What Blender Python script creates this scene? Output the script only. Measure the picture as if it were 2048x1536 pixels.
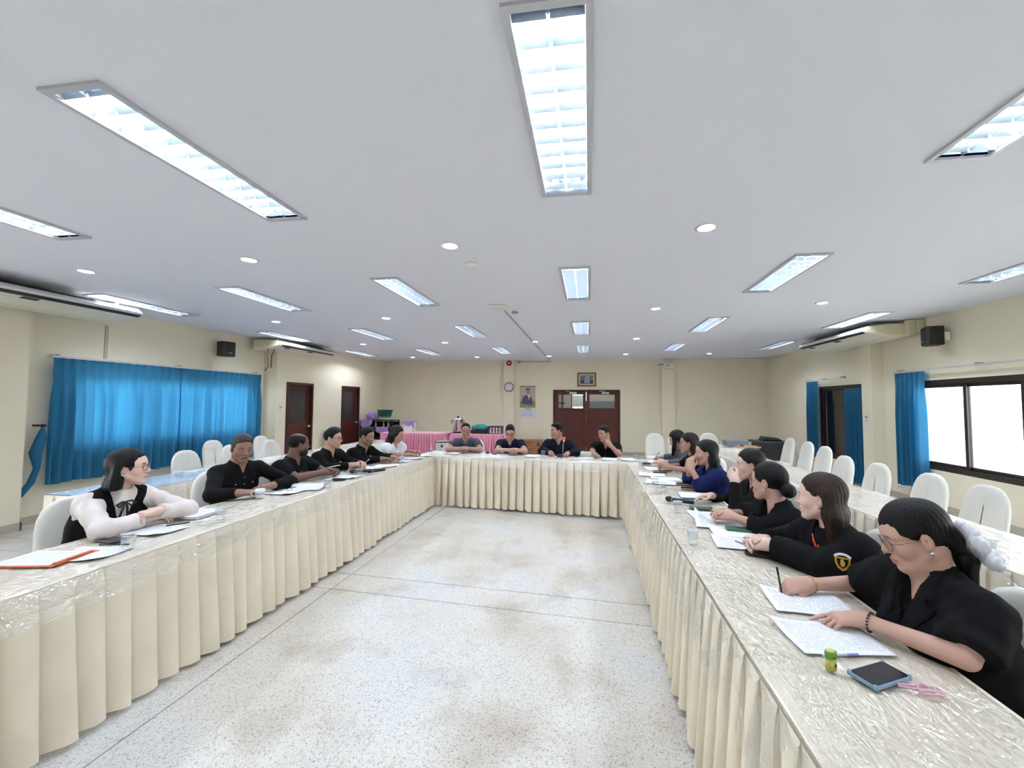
import bpy, bmesh, math, random
import numpy as np
from mathutils import Vector, Matrix

for _o in list(bpy.data.objects):
    bpy.data.objects.remove(_o, do_unlink=True)
SC = bpy.context.scene
COL = SC.collection
R = random.Random(7)

# ------------------------------------------------------------------ camera
FPX = 810.0
yaw, pitch, roll = math.atan(113.5/FPX), math.atan(38.0/FPX), 0.005
fw = Vector((-math.sin(yaw)*math.cos(pitch), math.cos(yaw)*math.cos(pitch), math.sin(pitch)))
rt = Vector((math.cos(yaw), math.sin(yaw), 0.0))
up = rt.cross(fw)
rt, up = rt*math.cos(roll)+up*math.sin(roll), up*math.cos(roll)-rt*math.sin(roll)
cam = bpy.data.cameras.new('camera')
cam.sensor_fit = 'HORIZONTAL'; cam.sensor_width = 36.0
cam.lens = FPX/2048*36.0; cam.shift_x = -40.5/2048; cam.clip_start = 0.05
camo = bpy.data.objects.new('camera', cam); COL.objects.link(camo)
m = Matrix((rt, up, -fw)).transposed().to_4x4(); m.translation = (0, 0, 1.58)
camo.matrix_world = m
SC.camera = camo

# ------------------------------------------------------------------ sky and exposure
SKY = 4.5          # overcast daylight outside the windows
TUBE = 56.0        # fluorescent tubes
SPOT = 60.0        # downlight lamps
w = bpy.data.worlds.new('sky'); SC.world = w; w.use_nodes = True
w.node_tree.nodes['Background'].inputs[0].default_value = (0.90, 0.95, 1.0, 1)
w.node_tree.nodes['Background'].inputs[1].default_value = SKY
sun = bpy.data.lights.new('sun', 'SUN'); sun.energy = 8.0; sun.angle = 0.03; sun.color = (1.0, 0.96, 0.9)
suno = bpy.data.objects.new('sun', sun); COL.objects.link(suno); suno.rotation_euler = (0.5, math.radians(-32), 0)
SC.view_settings.view_transform = 'Standard'
SC.view_settings.look = 'None'
SC.view_settings.gamma = 1.0
SC.view_settings.use_curve_mapping = False
SC.view_settings.exposure = 1.0
SC.cycles.use_denoising = True
SC.cycles.max_bounces = 7
SC.cycles.use_light_tree = False
SC.cycles.diffuse_bounces = 4
SC.cycles.glossy_bounces = 3
SC.cycles.use_adaptive_sampling = True
SC.cycles.adaptive_threshold = 0.04
SC.cycles.transparent_max_bounces = 28
SC.cycles.caustics_reflective = False
SC.cycles.caustics_refractive = False
SC.cycles.sample_clamp_indirect = 40.0

# ------------------------------------------------------------------ helpers
def srgb(r, g, b):
    f = lambda c: (c/255/12.92) if c/255 <= 0.04045 else ((c/255+0.055)/1.055)**2.4
    return (f(r), f(g), f(b))

MATS = {}
def mat(name, col=(0.8, 0.8, 0.8), rough=0.6, metal=0.0, var=0.0, vscale=4.0, bump=0.0, bscale=60.0,
        stretch=(1, 1, 1), emit=0.0, trans=0.0, spec=0.5, sheen=0.0, attr=None, alpha=1.0, coat=0.0):
    if name in MATS: return MATS[name]
    M = bpy.data.materials.new(name); M.use_nodes = True; MATS[name] = M
    nt = M.node_tree; N = nt.nodes; L = nt.links; b = N['Principled BSDF']
    b.inputs['Base Color'].default_value = (*col, 1)
    b.inputs['Roughness'].default_value = rough
    b.inputs['Metallic'].default_value = metal
    b.inputs['Specular IOR Level'].default_value = spec
    if sheen: b.inputs['Sheen Weight'].default_value = sheen
    if coat: b.inputs['Coat Weight'].default_value = coat
    if emit:
        b.inputs['Emission Color'].default_value = (*col, 1); b.inputs['Emission Strength'].default_value = emit
    if alpha < 1: b.inputs['Alpha'].default_value = alpha
    if var or bump:
        tc = N.new('ShaderNodeTexCoord'); mp = N.new('ShaderNodeMapping')
        mp.inputs['Scale'].default_value = stretch
        L.new(tc.outputs['Object'], mp.inputs['Vector'])
    src = None
    if attr:
        a = N.new('ShaderNodeAttribute'); a.attribute_name = attr; src = a.outputs['Color']
        L.new(src, b.inputs['Base Color'])
    if var:
        n = N.new('ShaderNodeTexNoise'); n.inputs['Scale'].default_value = vscale; n.inputs['Detail'].default_value = 6
        L.new(mp.outputs[0], n.inputs['Vector'])
        mx = N.new('ShaderNodeMix'); mx.data_type = 'RGBA'; mx.blend_type = 'MULTIPLY'
        mr = N.new('ShaderNodeMapRange'); mr.inputs[1].default_value = 0.3; mr.inputs[2].default_value = 0.7
        mr.inputs[3].default_value = 1-var; mr.inputs[4].default_value = 1.0
        L.new(n.outputs[0], mr.inputs[0])
        mx.inputs['Factor'].default_value = 1.0
        if src: L.new(src, mx.inputs[6])
        else: mx.inputs[6].default_value = (*col, 1)
        L.new(mr.outputs[0], mx.inputs[7])
        L.new(mx.outputs[2], b.inputs['Base Color'])
    if bump:
        n2 = N.new('ShaderNodeTexNoise'); n2.inputs['Scale'].default_value = bscale; n2.inputs['Detail'].default_value = 4
        L.new(mp.outputs[0], n2.inputs['Vector'])
        bp = N.new('ShaderNodeBump'); bp.inputs['Strength'].default_value = bump; bp.inputs['Distance'].default_value = 0.01
        L.new(n2.outputs[0], bp.inputs['Height']); L.new(bp.outputs[0], b.inputs['Normal'])
    if trans:   # thin cloth that lets light through
        out = N['Material Output']; t = N.new('ShaderNodeBsdfTranslucent')
        ms = N.new('ShaderNodeMixShader'); ms.inputs[0].default_value = trans
        t.inputs['Color'].default_value = (*col, 1)
        L.new(b.outputs[0], ms.inputs[1]); L.new(t.outputs[0], ms.inputs[2]); L.new(ms.outputs[0], out.inputs[0])
    return M

class MB:
    def __init__(s): s.v = []; s.f = []; s.uv = None
    def add(s, vs, fs):
        o = len(s.v); s.v += [tuple(p) for p in vs]; s.f += [tuple(i+o for i in q) for q in fs]; return s
    def box(s, lo, hi):
        x0, y0, z0 = lo; x1, y1, z1 = hi
        return s.add([(x0,y0,z0),(x1,y0,z0),(x1,y1,z0),(x0,y1,z0),(x0,y0,z1),(x1,y0,z1),(x1,y1,z1),(x0,y1,z1)],
                     [(0,3,2,1),(4,5,6,7),(0,1,5,4),(1,2,6,5),(2,3,7,6),(3,0,4,7)])
    def cbox(s, c, d): return s.box([c[i]-d[i]/2 for i in range(3)], [c[i]+d[i]/2 for i in range(3)])
    def prism(s, poly, axis, a, b):
        # poly of 2D points swept along axis between a and b
        n = len(poly)
        def P(p, t): return {0: (t, p[0], p[1]), 1: (p[0], t, p[1]), 2: (p[0], p[1], t)}[axis]
        vs = [P(p, a) for p in poly]+[P(p, b) for p in poly]
        fs = [tuple(range(n))[::-1], tuple(range(n, 2*n))]+[(i, (i+1) % n, n+(i+1) % n, n+i) for i in range(n)]
        return s.add(vs, fs)
    def cyl(s, a, b, r1, r2=None, n=16, cap=True):
        r2 = r1 if r2 is None else r2
        a = Vector(a); b = Vector(b); d = (b-a).normalized()
        u = d.cross(Vector((0, 0, 1)) if abs(d.z) < 0.9 else Vector((1, 0, 0))).normalized(); v = d.cross(u)
        vs = []
        for c, r in ((a, r1), (b, r2)):
            for i in range(n):
                t = 2*math.pi*i/n; vs.append(c+u*(r*math.cos(t))+v*(r*math.sin(t)))
        fs = [(i, (i+1) % n, n+(i+1) % n, n+i) for i in range(n)]
        if cap: fs += [tuple(range(n))[::-1], tuple(range(n, 2*n))]
        return s.add(vs, fs)
    def lathe(s, prof, c=(0, 0, 0), n=20, sx=1.0, sy=1.0):
        vs = []; fs = []
        for r, z in prof:
            for i in range(n):
                t = 2*math.pi*i/n; vs.append((c[0]+r*math.cos(t)*sx, c[1]+r*math.sin(t)*sy, c[2]+z))
        for k in range(len(prof)-1):
            for i in range(n):
                fs.append((k*n+i, k*n+(i+1) % n, (k+1)*n+(i+1) % n, (k+1)*n+i))
        fs.append(tuple(range(n))[::-1]); q = (len(prof)-1)*n; fs.append(tuple(range(q, q+n)))
        return s.add(vs, fs)
    def tube(s, path, r, n=8, closed=False):
        P = [Vector(p) for p in path]; m_ = len(P); vs = []; fs = []; pu = None
        for i, p in enumerate(P):
            d = (P[(i+1) % m_]-P[i-1]) if closed else (P[min(i+1, m_-1)]-P[max(i-1, 0)])
            d.normalize()
            u = d.cross(Vector((0, 0, 1)) if abs(d.z) < 0.95 else Vector((1, 0, 0))).normalized() if pu is None else (pu-d*pu.dot(d)).normalized()
            pu = u; v = d.cross(u); rr = r[i] if isinstance(r, (list, tuple)) else r
            for k in range(n):
                t = 2*math.pi*k/n; vs.append(p+u*(rr*math.cos(t))+v*(rr*math.sin(t)))
        for i in range(m_ if closed else m_-1):
            for k in range(n):
                a = i*n+k; b = i*n+(k+1) % n; j = ((i+1) % m_)*n
                fs.append((a, b, j+(k+1) % n, j+k))
        if not closed: fs += [tuple(range(n))[::-1], tuple(range((m_-1)*n, m_*n))]
        return s.add(vs, fs)
    def grid(s, fn, nu, nv):
        vs = [fn(i/nu, j/nv) for j in range(nv+1) for i in range(nu+1)]
        fs = [(j*(nu+1)+i, j*(nu+1)+i+1, (j+1)*(nu+1)+i+1, (j+1)*(nu+1)+i) for j in range(nv) for i in range(nu)]
        return s.add(vs, fs)
    def mesh(s, name, material=None, smooth=False):
        me = bpy.data.meshes.new(name); me.from_pydata(s.v, [], s.f)
        if smooth: me.polygons.foreach_set('use_smooth', [True]*len(me.polygons))
        if material: me.materials.append(material)
        me.update(); return me
    def build(s, name, material=None, parent=None, smooth=False, bev=0.0, sharp=None, seg=2, thick=0.0):
        o = bpy.data.objects.new(name, s.mesh(name, material, smooth)); COL.objects.link(o)
        if parent: o.parent = parent
        if sharp is not None:
            o.data.polygons.foreach_set('use_smooth', [True]*len(o.data.polygons))
            o.data.set_sharp_from_angle(angle=math.radians(sharp))
        if thick:
            sm = o.modifiers.new('thickness', 'SOLIDIFY'); sm.thickness = thick; sm.offset = 0
        if bev:
            bm_ = o.modifiers.new('bevel', 'BEVEL'); bm_.width = bev; bm_.segments = seg; bm_.limit_method = 'ANGLE'
        return o

def link(name, me, parent=None, loc=None):
    o = bpy.data.objects.new(name, me); COL.objects.link(o)
    if parent: o.parent = parent
    if loc is not None: o.location = loc
    return o
def thing(name, label, cat, loc=(0, 0, 0), rotz=0.0, group=None):
    o = bpy.data.objects.new(name, None); COL.objects.link(o); o.empty_display_size = 0.1
    o.location = loc; o.rotation_euler = (0, 0, rotz); tag(o, label, cat, group); return o
def tag(o, label, cat, group=None):
    o['label'] = label; o['category'] = cat
    if group: o['group'] = group
    return o
def struct(o, label=None):
    o['kind'] = 'structure'
    if label: o['label'] = label
    return o
def dup(root, loc, rotz=0.0, label=None, group=None):
    r = root.copy(); COL.objects.link(r); r.location = loc; r.rotation_euler = (0, 0, rotz)
    if label: r['label'] = label
    if group: r['group'] = group
    for ch in list(root.children):
        c = ch.copy(); COL.objects.link(c); c.parent = r
        for g in ch.children:
            d = g.copy(); COL.objects.link(d); d.parent = c
    return r
def lerp(a, b, t): return a+(b-a)*t
# ------------------------------------------------------------------ room materials
WALL = mat('cream_paint', srgb(238, 229, 206), 0.75, var=0.05, vscale=1.2, bump=0.05, bscale=25)
CEIL = mat('ceiling_paint', srgb(230, 232, 243), 0.85, bump=0.03, bscale=12)
WHITE = mat('white_plastic', srgb(232, 232, 230), 0.45)
OFFW = mat('offwhite_metal', srgb(225, 220, 205), 0.4)
GREYP = mat('grey_plastic', srgb(150, 150, 152), 0.5)
BLACKP = mat('black_plastic', srgb(22, 22, 24), 0.45)
ALU = mat('aluminium', srgb(205, 207, 210), 0.35, metal=0.9)
BRONZE = mat('dark_window_frame', srgb(40, 32, 28), 0.4)
WOOD = mat('dark_red_wood', srgb(96, 42, 30), 0.4, var=0.45, vscale=6, stretch=(6, 6, 0.7), bump=0.1, bscale=12)
WOODD = mat('door_frame_wood', srgb(66, 32, 26), 0.45, var=0.3, vscale=6, stretch=(5, 5, 0.6))
DARKW = mat('dark_void', srgb(30, 26, 26), 0.7)

def terrazzo():
    M = bpy.data.materials.new('terrazzo'); M.use_nodes = True
    nt = M.node_tree; N = nt.nodes; L = nt.links; b = N['Principled BSDF']
    tc = N.new('ShaderNodeTexCoord')
    def noise(scale, det=5):
        n = N.new('ShaderNodeTexNoise'); n.inputs['Scale'].default_value = scale; n.inputs['Detail'].default_value = det
        L.new(tc.outputs['Object'], n.inputs['Vector']); return n
    def ramp(src, stops):
        r = N.new('ShaderNodeValToRGB'); e = r.color_ramp.elements
        e[0].position, e[0].color = stops[0][0], (*stops[0][1], 1); e[1].position, e[1].color = stops[1][0], (*stops[1][1], 1)
        for p, c in stops[2:]:
            q = e.new(p); q.color = (*c, 1)
        L.new(src, r.inputs[0]); return r
    def mult(a, bb, fac=1.0):
        mx = N.new('ShaderNodeMix'); mx.data_type = 'RGBA'; mx.blend_type = 'MULTIPLY'; mx.inputs['Factor'].default_value = fac
        L.new(a, mx.inputs[6]); L.new(bb, mx.inputs[7]); return mx.outputs[2]
    base = ramp(noise(1.1, 8).outputs[0], [(0.35, srgb(204, 196, 184)), (0.5, srgb(222, 218, 210)), (0.62, srgb(218, 219, 219))])
    v = N.new('ShaderNodeTexVoronoi'); v.inputs['Scale'].default_value = 150
    L.new(tc.outputs['Object'], v.inputs['Vector'])
    sep = N.new('ShaderNodeSeparateColor'); L.new(v.outputs['Color'], sep.inputs[0])
    chips = ramp(sep.outputs[0], [(0.0, srgb(150, 142, 134)), (0.04, srgb(178, 170, 160)), (0.08, srgb(226, 220, 212)), (0.2, (1, 1, 1)), (0.75, (1, 1, 1)), (0.9, srgb(226, 220, 210))])
    chips.color_ramp.interpolation = 'CONSTANT'
    fine = ramp(noise(170, 2).outputs[0], [(0.36, srgb(200, 195, 188)), (0.5, (1, 1, 1))])
    stain = ramp(noise(2.3, 10).outputs[0], [(0.36, srgb(206, 194, 180)), (0.47, (1, 1, 1))])
    c = mult(base.outputs[0], chips.outputs[0], 0.6); c = mult(c, fine.outputs[0], 0.45); c = mult(c, stain.outputs[0], 0.38)
    L.new(c, b.inputs['Base Color'])
    b.inputs['Roughness'].default_value = 0.33; b.inputs['Specular IOR Level'].default_value = 0.45
    return M
TERR = terrazzo()
STRIP = mat('terrazzo_divider', srgb(150, 128, 108), 0.6)

XL, XD, XR, YB, YF, ZC = -7.1, -6.78, 5.2, 12.75, -2.6, 2.93

# ------------------------------------------------------------------ floor: panels between divider strips
fl = struct(MB().box((XL-0.3, YF-0.3, -0.12), (XR+0.3, YB+0.2, -0.004)).build('floor', STRIP))
def skew(y, x): return y-0.076*(x+1.0)
xs = [XL-0.3, -6.62, -2.16, 2.3, XR+0.3]
ys = [YF-0.3, 3.15, 3.45, 10.2, 10.5, YB+0.2]
g = 0.004
for i in range(4):
    for j in range(5):
        x0, x1 = xs[i]+g, xs[i+1]-g
        def yy(k, x, s): 
            y = ys[k]
            return (skew(y, x) if 0 < k < 5 else y)+s*g
        p = [(x0, yy(j, x0, 1)), (x1, yy(j, x1, 1)), (x1, yy(j+1, x1, -1)), (x0, yy(j+1, x0, -1))]
        MB().prism(p, 2, -0.02, 0.0).build('floor_panel', TERR, fl)

# ------------------------------------------------------------------ walls with openings
def cells(u0, u1, z0, z1, holes):
    us = sorted({u0, u1}|{h[0] for h in holes}|{h[1] for h in holes}); zs = sorted({z0, z1}|{h[2] for h in holes}|{h[3] for h in holes})
    for a, b in zip(us, us[1:]):
        for c, d in zip(zs, zs[1:]):
            um, zm = (a+b)/2, (c+d)/2
            if not any(h[0] < um < h[1] and h[2] < zm < h[3] for h in holes): yield a, b, c, d
def wall_x(name, x0, x1, y0, y1, holes=(), z1=ZC):
    b = MB()
    for a, c, d, e in cells(y0, y1, 0, z1, list(holes)): b.box((x0, a, d), (x1, c, e))
    return struct(b.build(name, WALL))
def wall_y(name, y0, y1, x0, x1, holes=(), z1=ZC):
    b = MB()
    for a, c, d, e in cells(x0, x1, 0, z1, list(holes)): b.box((a, y0, d), (c, y1, e))
    return struct(b.build(name, WALL))
WINL = (4.62, 7.72, 0.9, 1.98)
WINL_ADDED = (-1.6, 2.3, 0.75, 2.05)  # unseen opening beside the camera, added to bring in more daylight
wall_x('wall_left', XL-0.16, XL, YF, 8.05, [WINL, WINL_ADDED])
D1 = (8.3, 9.2, 0, 2.03); D2 = (10.37, 11.25, 0, 2.03)
wall_x('wall_left_far', XD-0.5, XD, 8.0, YB+0.16, [D1, D2])
struct(MB().box((XL-0.01, 2.9, 0), (-6.85, 4.08, ZC)).build('wall_left_pilaster', WALL))
WINR_ADDED = (0.4, 3.6, 0.6, 1.96); WINR = (4.85, 7.32, 0.6, 1.96); DR = (8.29, 10.06, 0.42, 1.98)  # the nearest opening is out of view, added for extra daylight
wall_x('wall_right', XR, XR+0.16, YF, YB+0.16, [WINR, WINR_ADDED, DR])
struct(MB().box((5.0, 8.0, 0), (XR+0.01, 8.27, ZC)).build('wall_right_pilaster', WALL))
DB = (-1.12, 0.95, 0, 2.0)
wall_y('wall_back', YB, YB+0.16, XD-0.1, XR+0.1, [DB])
for k, (a, b) in enumerate(((-2.68, -2.34), (2.17, 2.55))):
    struct(MB().box((a, YB-0.15, 0), (b, YB+0.01, ZC)).build('wall_back_pilaster', WALL))
wall_y('wall_front', YF-0.16, YF, XL-0.2, XR+0.2)
BASE = mat('terrazzo_skirting', srgb(196, 188, 172), 0.5, var=0.25, vscale=60)
struct(MB().box((-6.85, 2.9, 0), (-6.838, 4.092, 0.1)).box((XL, 4.08, 0), (XL+0.012, 8.0, 0.1)).box((XL, YF, 0), (XL+0.012, 2.9, 0.1)).box((XL, 4.08, 0), (-6.838, 4.092, 0.1)).build('baseboard_left', BASE))
struct(MB().box((XD-0.0, 8.0, 0), (XD+0.012, D1[0]-0.05, 0.1)).box((XD, D1[1]+0.05, 0), (XD+0.012, D2[0]-0.05, 0.1)).box((XD, D2[1]+0.05, 0), (XD+0.012, YB, 0.1)).build('baseboard_left_far', BASE))
struct(MB().box((XR-0.012, YF, 0), (XR, YB, 0.1)).build('baseboard_right', BASE))
struct(MB().box((XD, YB-0.012, 0), (DB[0]-0.05, YB, 0.1)).box((DB[1]+0.05, YB-0.012, 0), (XR, YB, 0.1)).build('baseboard_back', BASE))

# ------------------------------------------------------------------ ceiling with openings for the light fittings
TX = [-6.2, -4.22, -2.2, -0.14, 2.0, 4.22]
TY = [-0.75, 1.915, 4.6, 7.3, 10.1]  # first row is unseen behind the camera, added for its light
TW, TL = 0.285, 1.25
def tpos(i, j): return TX[i], TY[j]-0.045*TX[i]
cb = MB()
edges = [XL-0.2]
for i, x in enumerate(TX):
    cb.box((edges[-1], YF-0.2, ZC), (x-TW/2, YB+0.2, ZC+0.02)); edges.append(x+TW/2)
    y0 = YF-0.2
    for j in range(5):
        y = tpos(i, j)[1]
        cb.box((x-TW/2, y0, ZC), (x+TW/2, y-TL/2, ZC+0.02)); y0 = y+TL/2
    cb.box((x-TW/2, y0, ZC), (x+TW/2, YB+0.2, ZC+0.02))
cb.box((edges[-1], YF-0.2, ZC), (XR+0.2, YB+0.2, ZC+0.02))
struct(cb.build('ceiling', CEIL))

# ------------------------------------------------------------------ recessed fluorescent fittings
FRAME = mat('fitting_frame', srgb(196, 196, 202), 0.4, metal=0.25)
REFL = mat('fitting_reflector', srgb(150, 160, 170), 0.35)
BLADE = mat('louver_aluminium', srgb(198, 212, 226), 0.3, metal=0.93)
TUBEM = mat('fluorescent_tube', (0.83, 0.90, 1.0), 0.3, emit=TUBE)
CAPM = mat('tube_cap', srgb(200, 200, 200), 0.4)
fr = MB(); o_, i_ = 0.158, TW/2-0.012; ol, il = 0.643, TL/2-0.012
for sx in (-1, 1):
    fr.box((min(sx*i_, sx*o_), -ol, -0.014), (max(sx*i_, sx*o_), ol, 0.0))
    fr.box((-i_, min(sx*il, sx*ol), -0.014), (i_, max(sx*il, sx*ol), 0.0))
fr_me = fr.mesh('frame', FRAME)
hs = MB(); a, l_, h_ = TW/2, TL/2, 0.085
hs.add([(-a,-l_,0),(-a,l_,0),(-a+0.02,l_,h_),(-a+0.02,-l_,h_)], [(0,1,2,3)])
hs.add([(a,-l_,0),(a,l_,0),(a-0.02,l_,h_),(a-0.02,-l_,h_)], [(3,2,1,0)])
hs.add([(-a,-l_,0),(a,-l_,0),(a,-l_,h_),(-a,-l_,h_)], [(3,2,1,0)])
hs.add([(-a,l_,0),(a,l_,0),(a,l_,h_),(-a,l_,h_)], [(0,1,2,3)])
hs.add([(-a,-l_,h_),(0,-l_,h_-0.02),(a,-l_,h_),(a,l_,h_),(0,l_,h_-0.02),(-a,l_,h_)], [(0,1,4,5),(1,2,3,4)])
hs_me = hs.mesh('housing', REFL)
tb_me = MB().cyl((0,-0.57,0), (0,0.57,0), 0.014, n=12).mesh('tube', TUBEM, True)
cp_me = MB().box((-0.02,-0.014,-0.02), (0.02,0.014,0.03)).mesh('lamp_holder', CAPM)
bl = MB()
for s in (-1, 1):      # V-section cross blade, one half each side of the spine
    x0, x1 = (0.006*s, s*(TW/2-0.014))
    bl.add([(x0,0,-0.004),(x1,0,-0.004),(x1,-0.018,0.027),(x0,-0.018,0.027),(x1,0.018,0.027),(x0,0.018,0.027)], [(0,1,2,3),(0,5,4,1)])
bl_me = bl.mesh('louver_blade', BLADE)
sp = MB().add([(0,-TL/2+0.02,-0.004),(0,TL/2-0.02,-0.004),(-0.014,TL/2-0.02,0.03),(-0.014,-TL/2+0.02,0.03),(0.014,TL/2-0.02,0.03),(0.014,-TL/2+0.02,0.03)], [(0,1,2,3),(1,0,5,4)])
for s in (-1, 1):
    sp.add([(s*(TW/2-0.013),-TL/2+0.02,-0.004),(s*(TW/2-0.013),TL/2-0.02,-0.004),(s*(TW/2-0.024),TL/2-0.02,0.03),(s*(TW/2-0.024),-TL/2+0.02,0.03)], [(0,1,2,3)])
sp_me = sp.mesh('louver_spine', BLADE)
lv = MB()
NB = 11
for k in range(NB):
    y = -TL/2+TL*(k+0.5)/NB
    lv.add([(p[0], p[1]+y, p[2]) for p in bl.v], bl.f)
lv_me = lv.mesh('louver_blades', BLADE)
rowname = ['unseen row added behind the camera', 'nearest row', 'second row from the camera', 'third row from the camera', 'row by the back wall']
colname = ['against the left wall', 'second column from the left wall', 'third column from the left wall', 'centre column over the floor', 'over the right-hand tables', 'nearest the right wall']
for j in range(5):
    for i in range(6):
        x, y = tpos(i, j)
        t = thing('ceiling_light', 'louvred ceiling light, %s, %s' % (colname[i], rowname[j]), 'ceiling light', (x, y, ZC), 0, 'recessed louvred ceiling lights')
        link('frame', fr_me, t); link('housing', hs_me, t); link('louver_spine', sp_me, t)
        for s in (-1, 1):
            tb = link('tube', tb_me, t, (s*0.068, 0, 0.046))
            if j in (1, 2):
                for e in (-1, 1): link('lamp_holder', cp_me, t, (s*0.068, e*0.585, 0.046))
        if j in (1, 2):
            for k in range(NB): link('louver_blade', bl_me, t, (0, -TL/2+TL*(k+0.5)/NB, 0))
        else: link('louver_blades', lv_me, t)['kind'] = 'stuff'

# ------------------------------------------------------------------ round downlights
LAMP = mat('downlight_lamp', (1.0, 0.98, 0.95), 0.3, emit=SPOT)
LAMPOFF = mat('downlight_lamp_off', srgb(235, 238, 242), 0.3)
ring_me = MB().lathe([(0.078,0.0),(0.08,-0.006),(0.066,-0.011),(0.058,-0.006),(0.056,0.0)], n=28).mesh('trim_ring', WHITE, True)
lens_me = MB().lathe([(0.0005,-0.004),(0.03,-0.0045),(0.057,-0.003),(0.057,0.0)], n=28).mesh('lamp', LAMP, True)
lensoff_me = MB().lathe([(0.0005,-0.004),(0.03,-0.0045),(0.057,-0.003),(0.057,0.0)], n=28).mesh('lamp', LAMPOFF, True)
DL = [(0.89,3.19,'right of the nearest centre fitting'), (-1.18,3.29,'left of the nearest centre fitting, by the smoke detector'), (-3.2,3.38,'over the near left tables'), (-5.18,3.47,'beside the near left air conditioner'),
      (0.94,5.88,'over the right tables, second row'), (3.07,5.8,'near the right wall, second row'), (-3.22,6.05,'over the left tables, second row'), (-5.22,6.1,'near the left curtains, second row'),
      (0.98,8.58,'over the right aisle, third row'), (-1.17,8.75,'beside the ceiling conduit, third row'), (-3.21,8.7,'over the left aisle, third row'), (-5.2,8.73,'near the left doors, third row'),
      (3.14,8.56,'unlit one near the right air conditioner'), (1.0,11.27,'before the back doors, right side'), (3.2,11.37,'by the right back corner'), (-3.27,11.55,'by the alarm bell pillar'), (-5.19,11.4,'by the left back corner'), (-1.14,11.53,'at the end of the ceiling conduit')]
for x, y, n_ in DL:
    off = n_.startswith('unlit')
    t = thing('downlight', 'round recessed white downlight, '+n_, 'downlight', (x, y, ZC), 0, 'round ceiling downlights')
    link('trim_ring', ring_me, t); link('lamp', lensoff_me if off else lens_me, t)

# ------------------------------------------------------------------ windows, doors
GLASS = bpy.data.materials.new('window_glass'); GLASS.use_nodes = True
_n = GLASS.node_tree.nodes; _l = GLASS.node_tree.links; _n.remove(_n['Principled BSDF'])
_t = _n.new('ShaderNodeBsdfTransparent'); _t.inputs[0].default_value = (0.93, 0.95, 0.95, 1)
_g = _n.new('ShaderNodeBsdfGlossy'); _g.inputs['Roughness'].default_value = 0.03
_lw = _n.new('ShaderNodeLayerWeight'); _p = _n.new('ShaderNodeMath'); _p.operation = 'POWER'; _p.inputs[1].default_value = 5.0; _f = _n.new('ShaderNodeMath'); _f.operation = 'MULTIPLY_ADD'; _f.inputs[1].default_value = 0.9; _f.inputs[2].default_value = 0.05
_l.new(_lw.outputs['Facing'], _p.inputs[0]); _l.new(_p.outputs[0], _f.inputs[0])
_m = _n.new('ShaderNodeMixShader'); _l.new(_f.outputs[0], _m.inputs[0]); _l.new(_t.outputs[0], _m.inputs[1]); _l.new(_g.outputs[0], _m.inputs[2])
_l.new(_m.outputs[0], _n['Material Output'].inputs[0])

def window_x(name, x, y0, y1, z0, z1, nsash, depth=0.09, fw_=0.06):
    fr = MB(); d = depth/2
    fr.box((x-d, y0, z0), (x+d, y1, z0+fw_)).box((x-d, y0, z1-fw_), (x+d, y1, z1))
    fr.box((x-d, y0, z0+fw_), (x+d, y0+fw_, z1-fw_)).box((x-d, y1-fw_, z0+fw_), (x+d, y1, z1-fw_))
    o = struct(fr.build(name, BRONZE))
    a, b = y0+fw_, y1-fw_; wdt = (b-a)/nsash
    for k in range(nsash):
        xo = x+(0.015 if k % 2 else -0.015); p, q = a+k*wdt-(0.025 if k else 0), a+(k+1)*wdt+(0.025 if k < nsash-1 else 0)
        s = MB(); w_ = 0.05; zl, zh = z0+fw_, z1-fw_
        s.box((xo-0.012, p, zl), (xo+0.012, q, zl+w_)).box((xo-0.012, p, zh-w_), (xo+0.012, q, zh)).box((xo-0.012, p, zl+w_), (xo+0.012, p+w_, zh-w_)).box((xo-0.012, q-w_, zl+w_), (xo+0.012, q, zh-w_))
        so = s.build('sash', BRONZE, o)
        MB().box((xo-0.003, p+w_, zl+w_), (xo+0.003, q-w_, zh-w_)).build('pane', GLASS, so)
    return o
window_x('window_1', XL-0.08, *WINL, 3)
window_x('window_2', XR+0.05, *WINR, 3, fw_=0.07)
window_x('window_added_left', XL-0.08, *WINL_ADDED, 3); window_x('window_added_right', XR+0.05, *WINR_ADDED, 3, fw_=0.07)  # both out of view, added to raise the daylight indoors
window_x('window_3', XR+0.05, *DR, 2, fw_=0.05)

# outside: pale rendered walls of the next buildings and the ground
EXT = mat('exterior_render', srgb(250, 250, 252), 0.8, var=0.06, vscale=1.0)
struct(MB().box((9.4, -3.0, -0.3), (9.6, 7.78, 1.6)).build('wall_exterior_right', EXT))
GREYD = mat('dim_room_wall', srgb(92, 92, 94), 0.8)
struct(MB().box((XR+0.16, 7.78, -0.3), (9.5, 7.9, 3.0)).build('wall_exterior_side', EXT))
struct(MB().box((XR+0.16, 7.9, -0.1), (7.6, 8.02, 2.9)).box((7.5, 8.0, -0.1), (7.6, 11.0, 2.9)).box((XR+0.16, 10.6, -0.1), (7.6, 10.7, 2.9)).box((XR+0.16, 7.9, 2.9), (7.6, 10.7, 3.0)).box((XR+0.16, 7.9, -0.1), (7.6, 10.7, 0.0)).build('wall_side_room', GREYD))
struct(MB().box((XR+0.3, YF-3, -0.4), (14, 7.9, -0.3)).box((-16, YF-3, -0.4), (XL-0.3, YB+3, -0.3)).build('ground_exterior', mat('pale_concrete', srgb(190, 188, 182), 0.8, var=0.1)))

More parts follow.
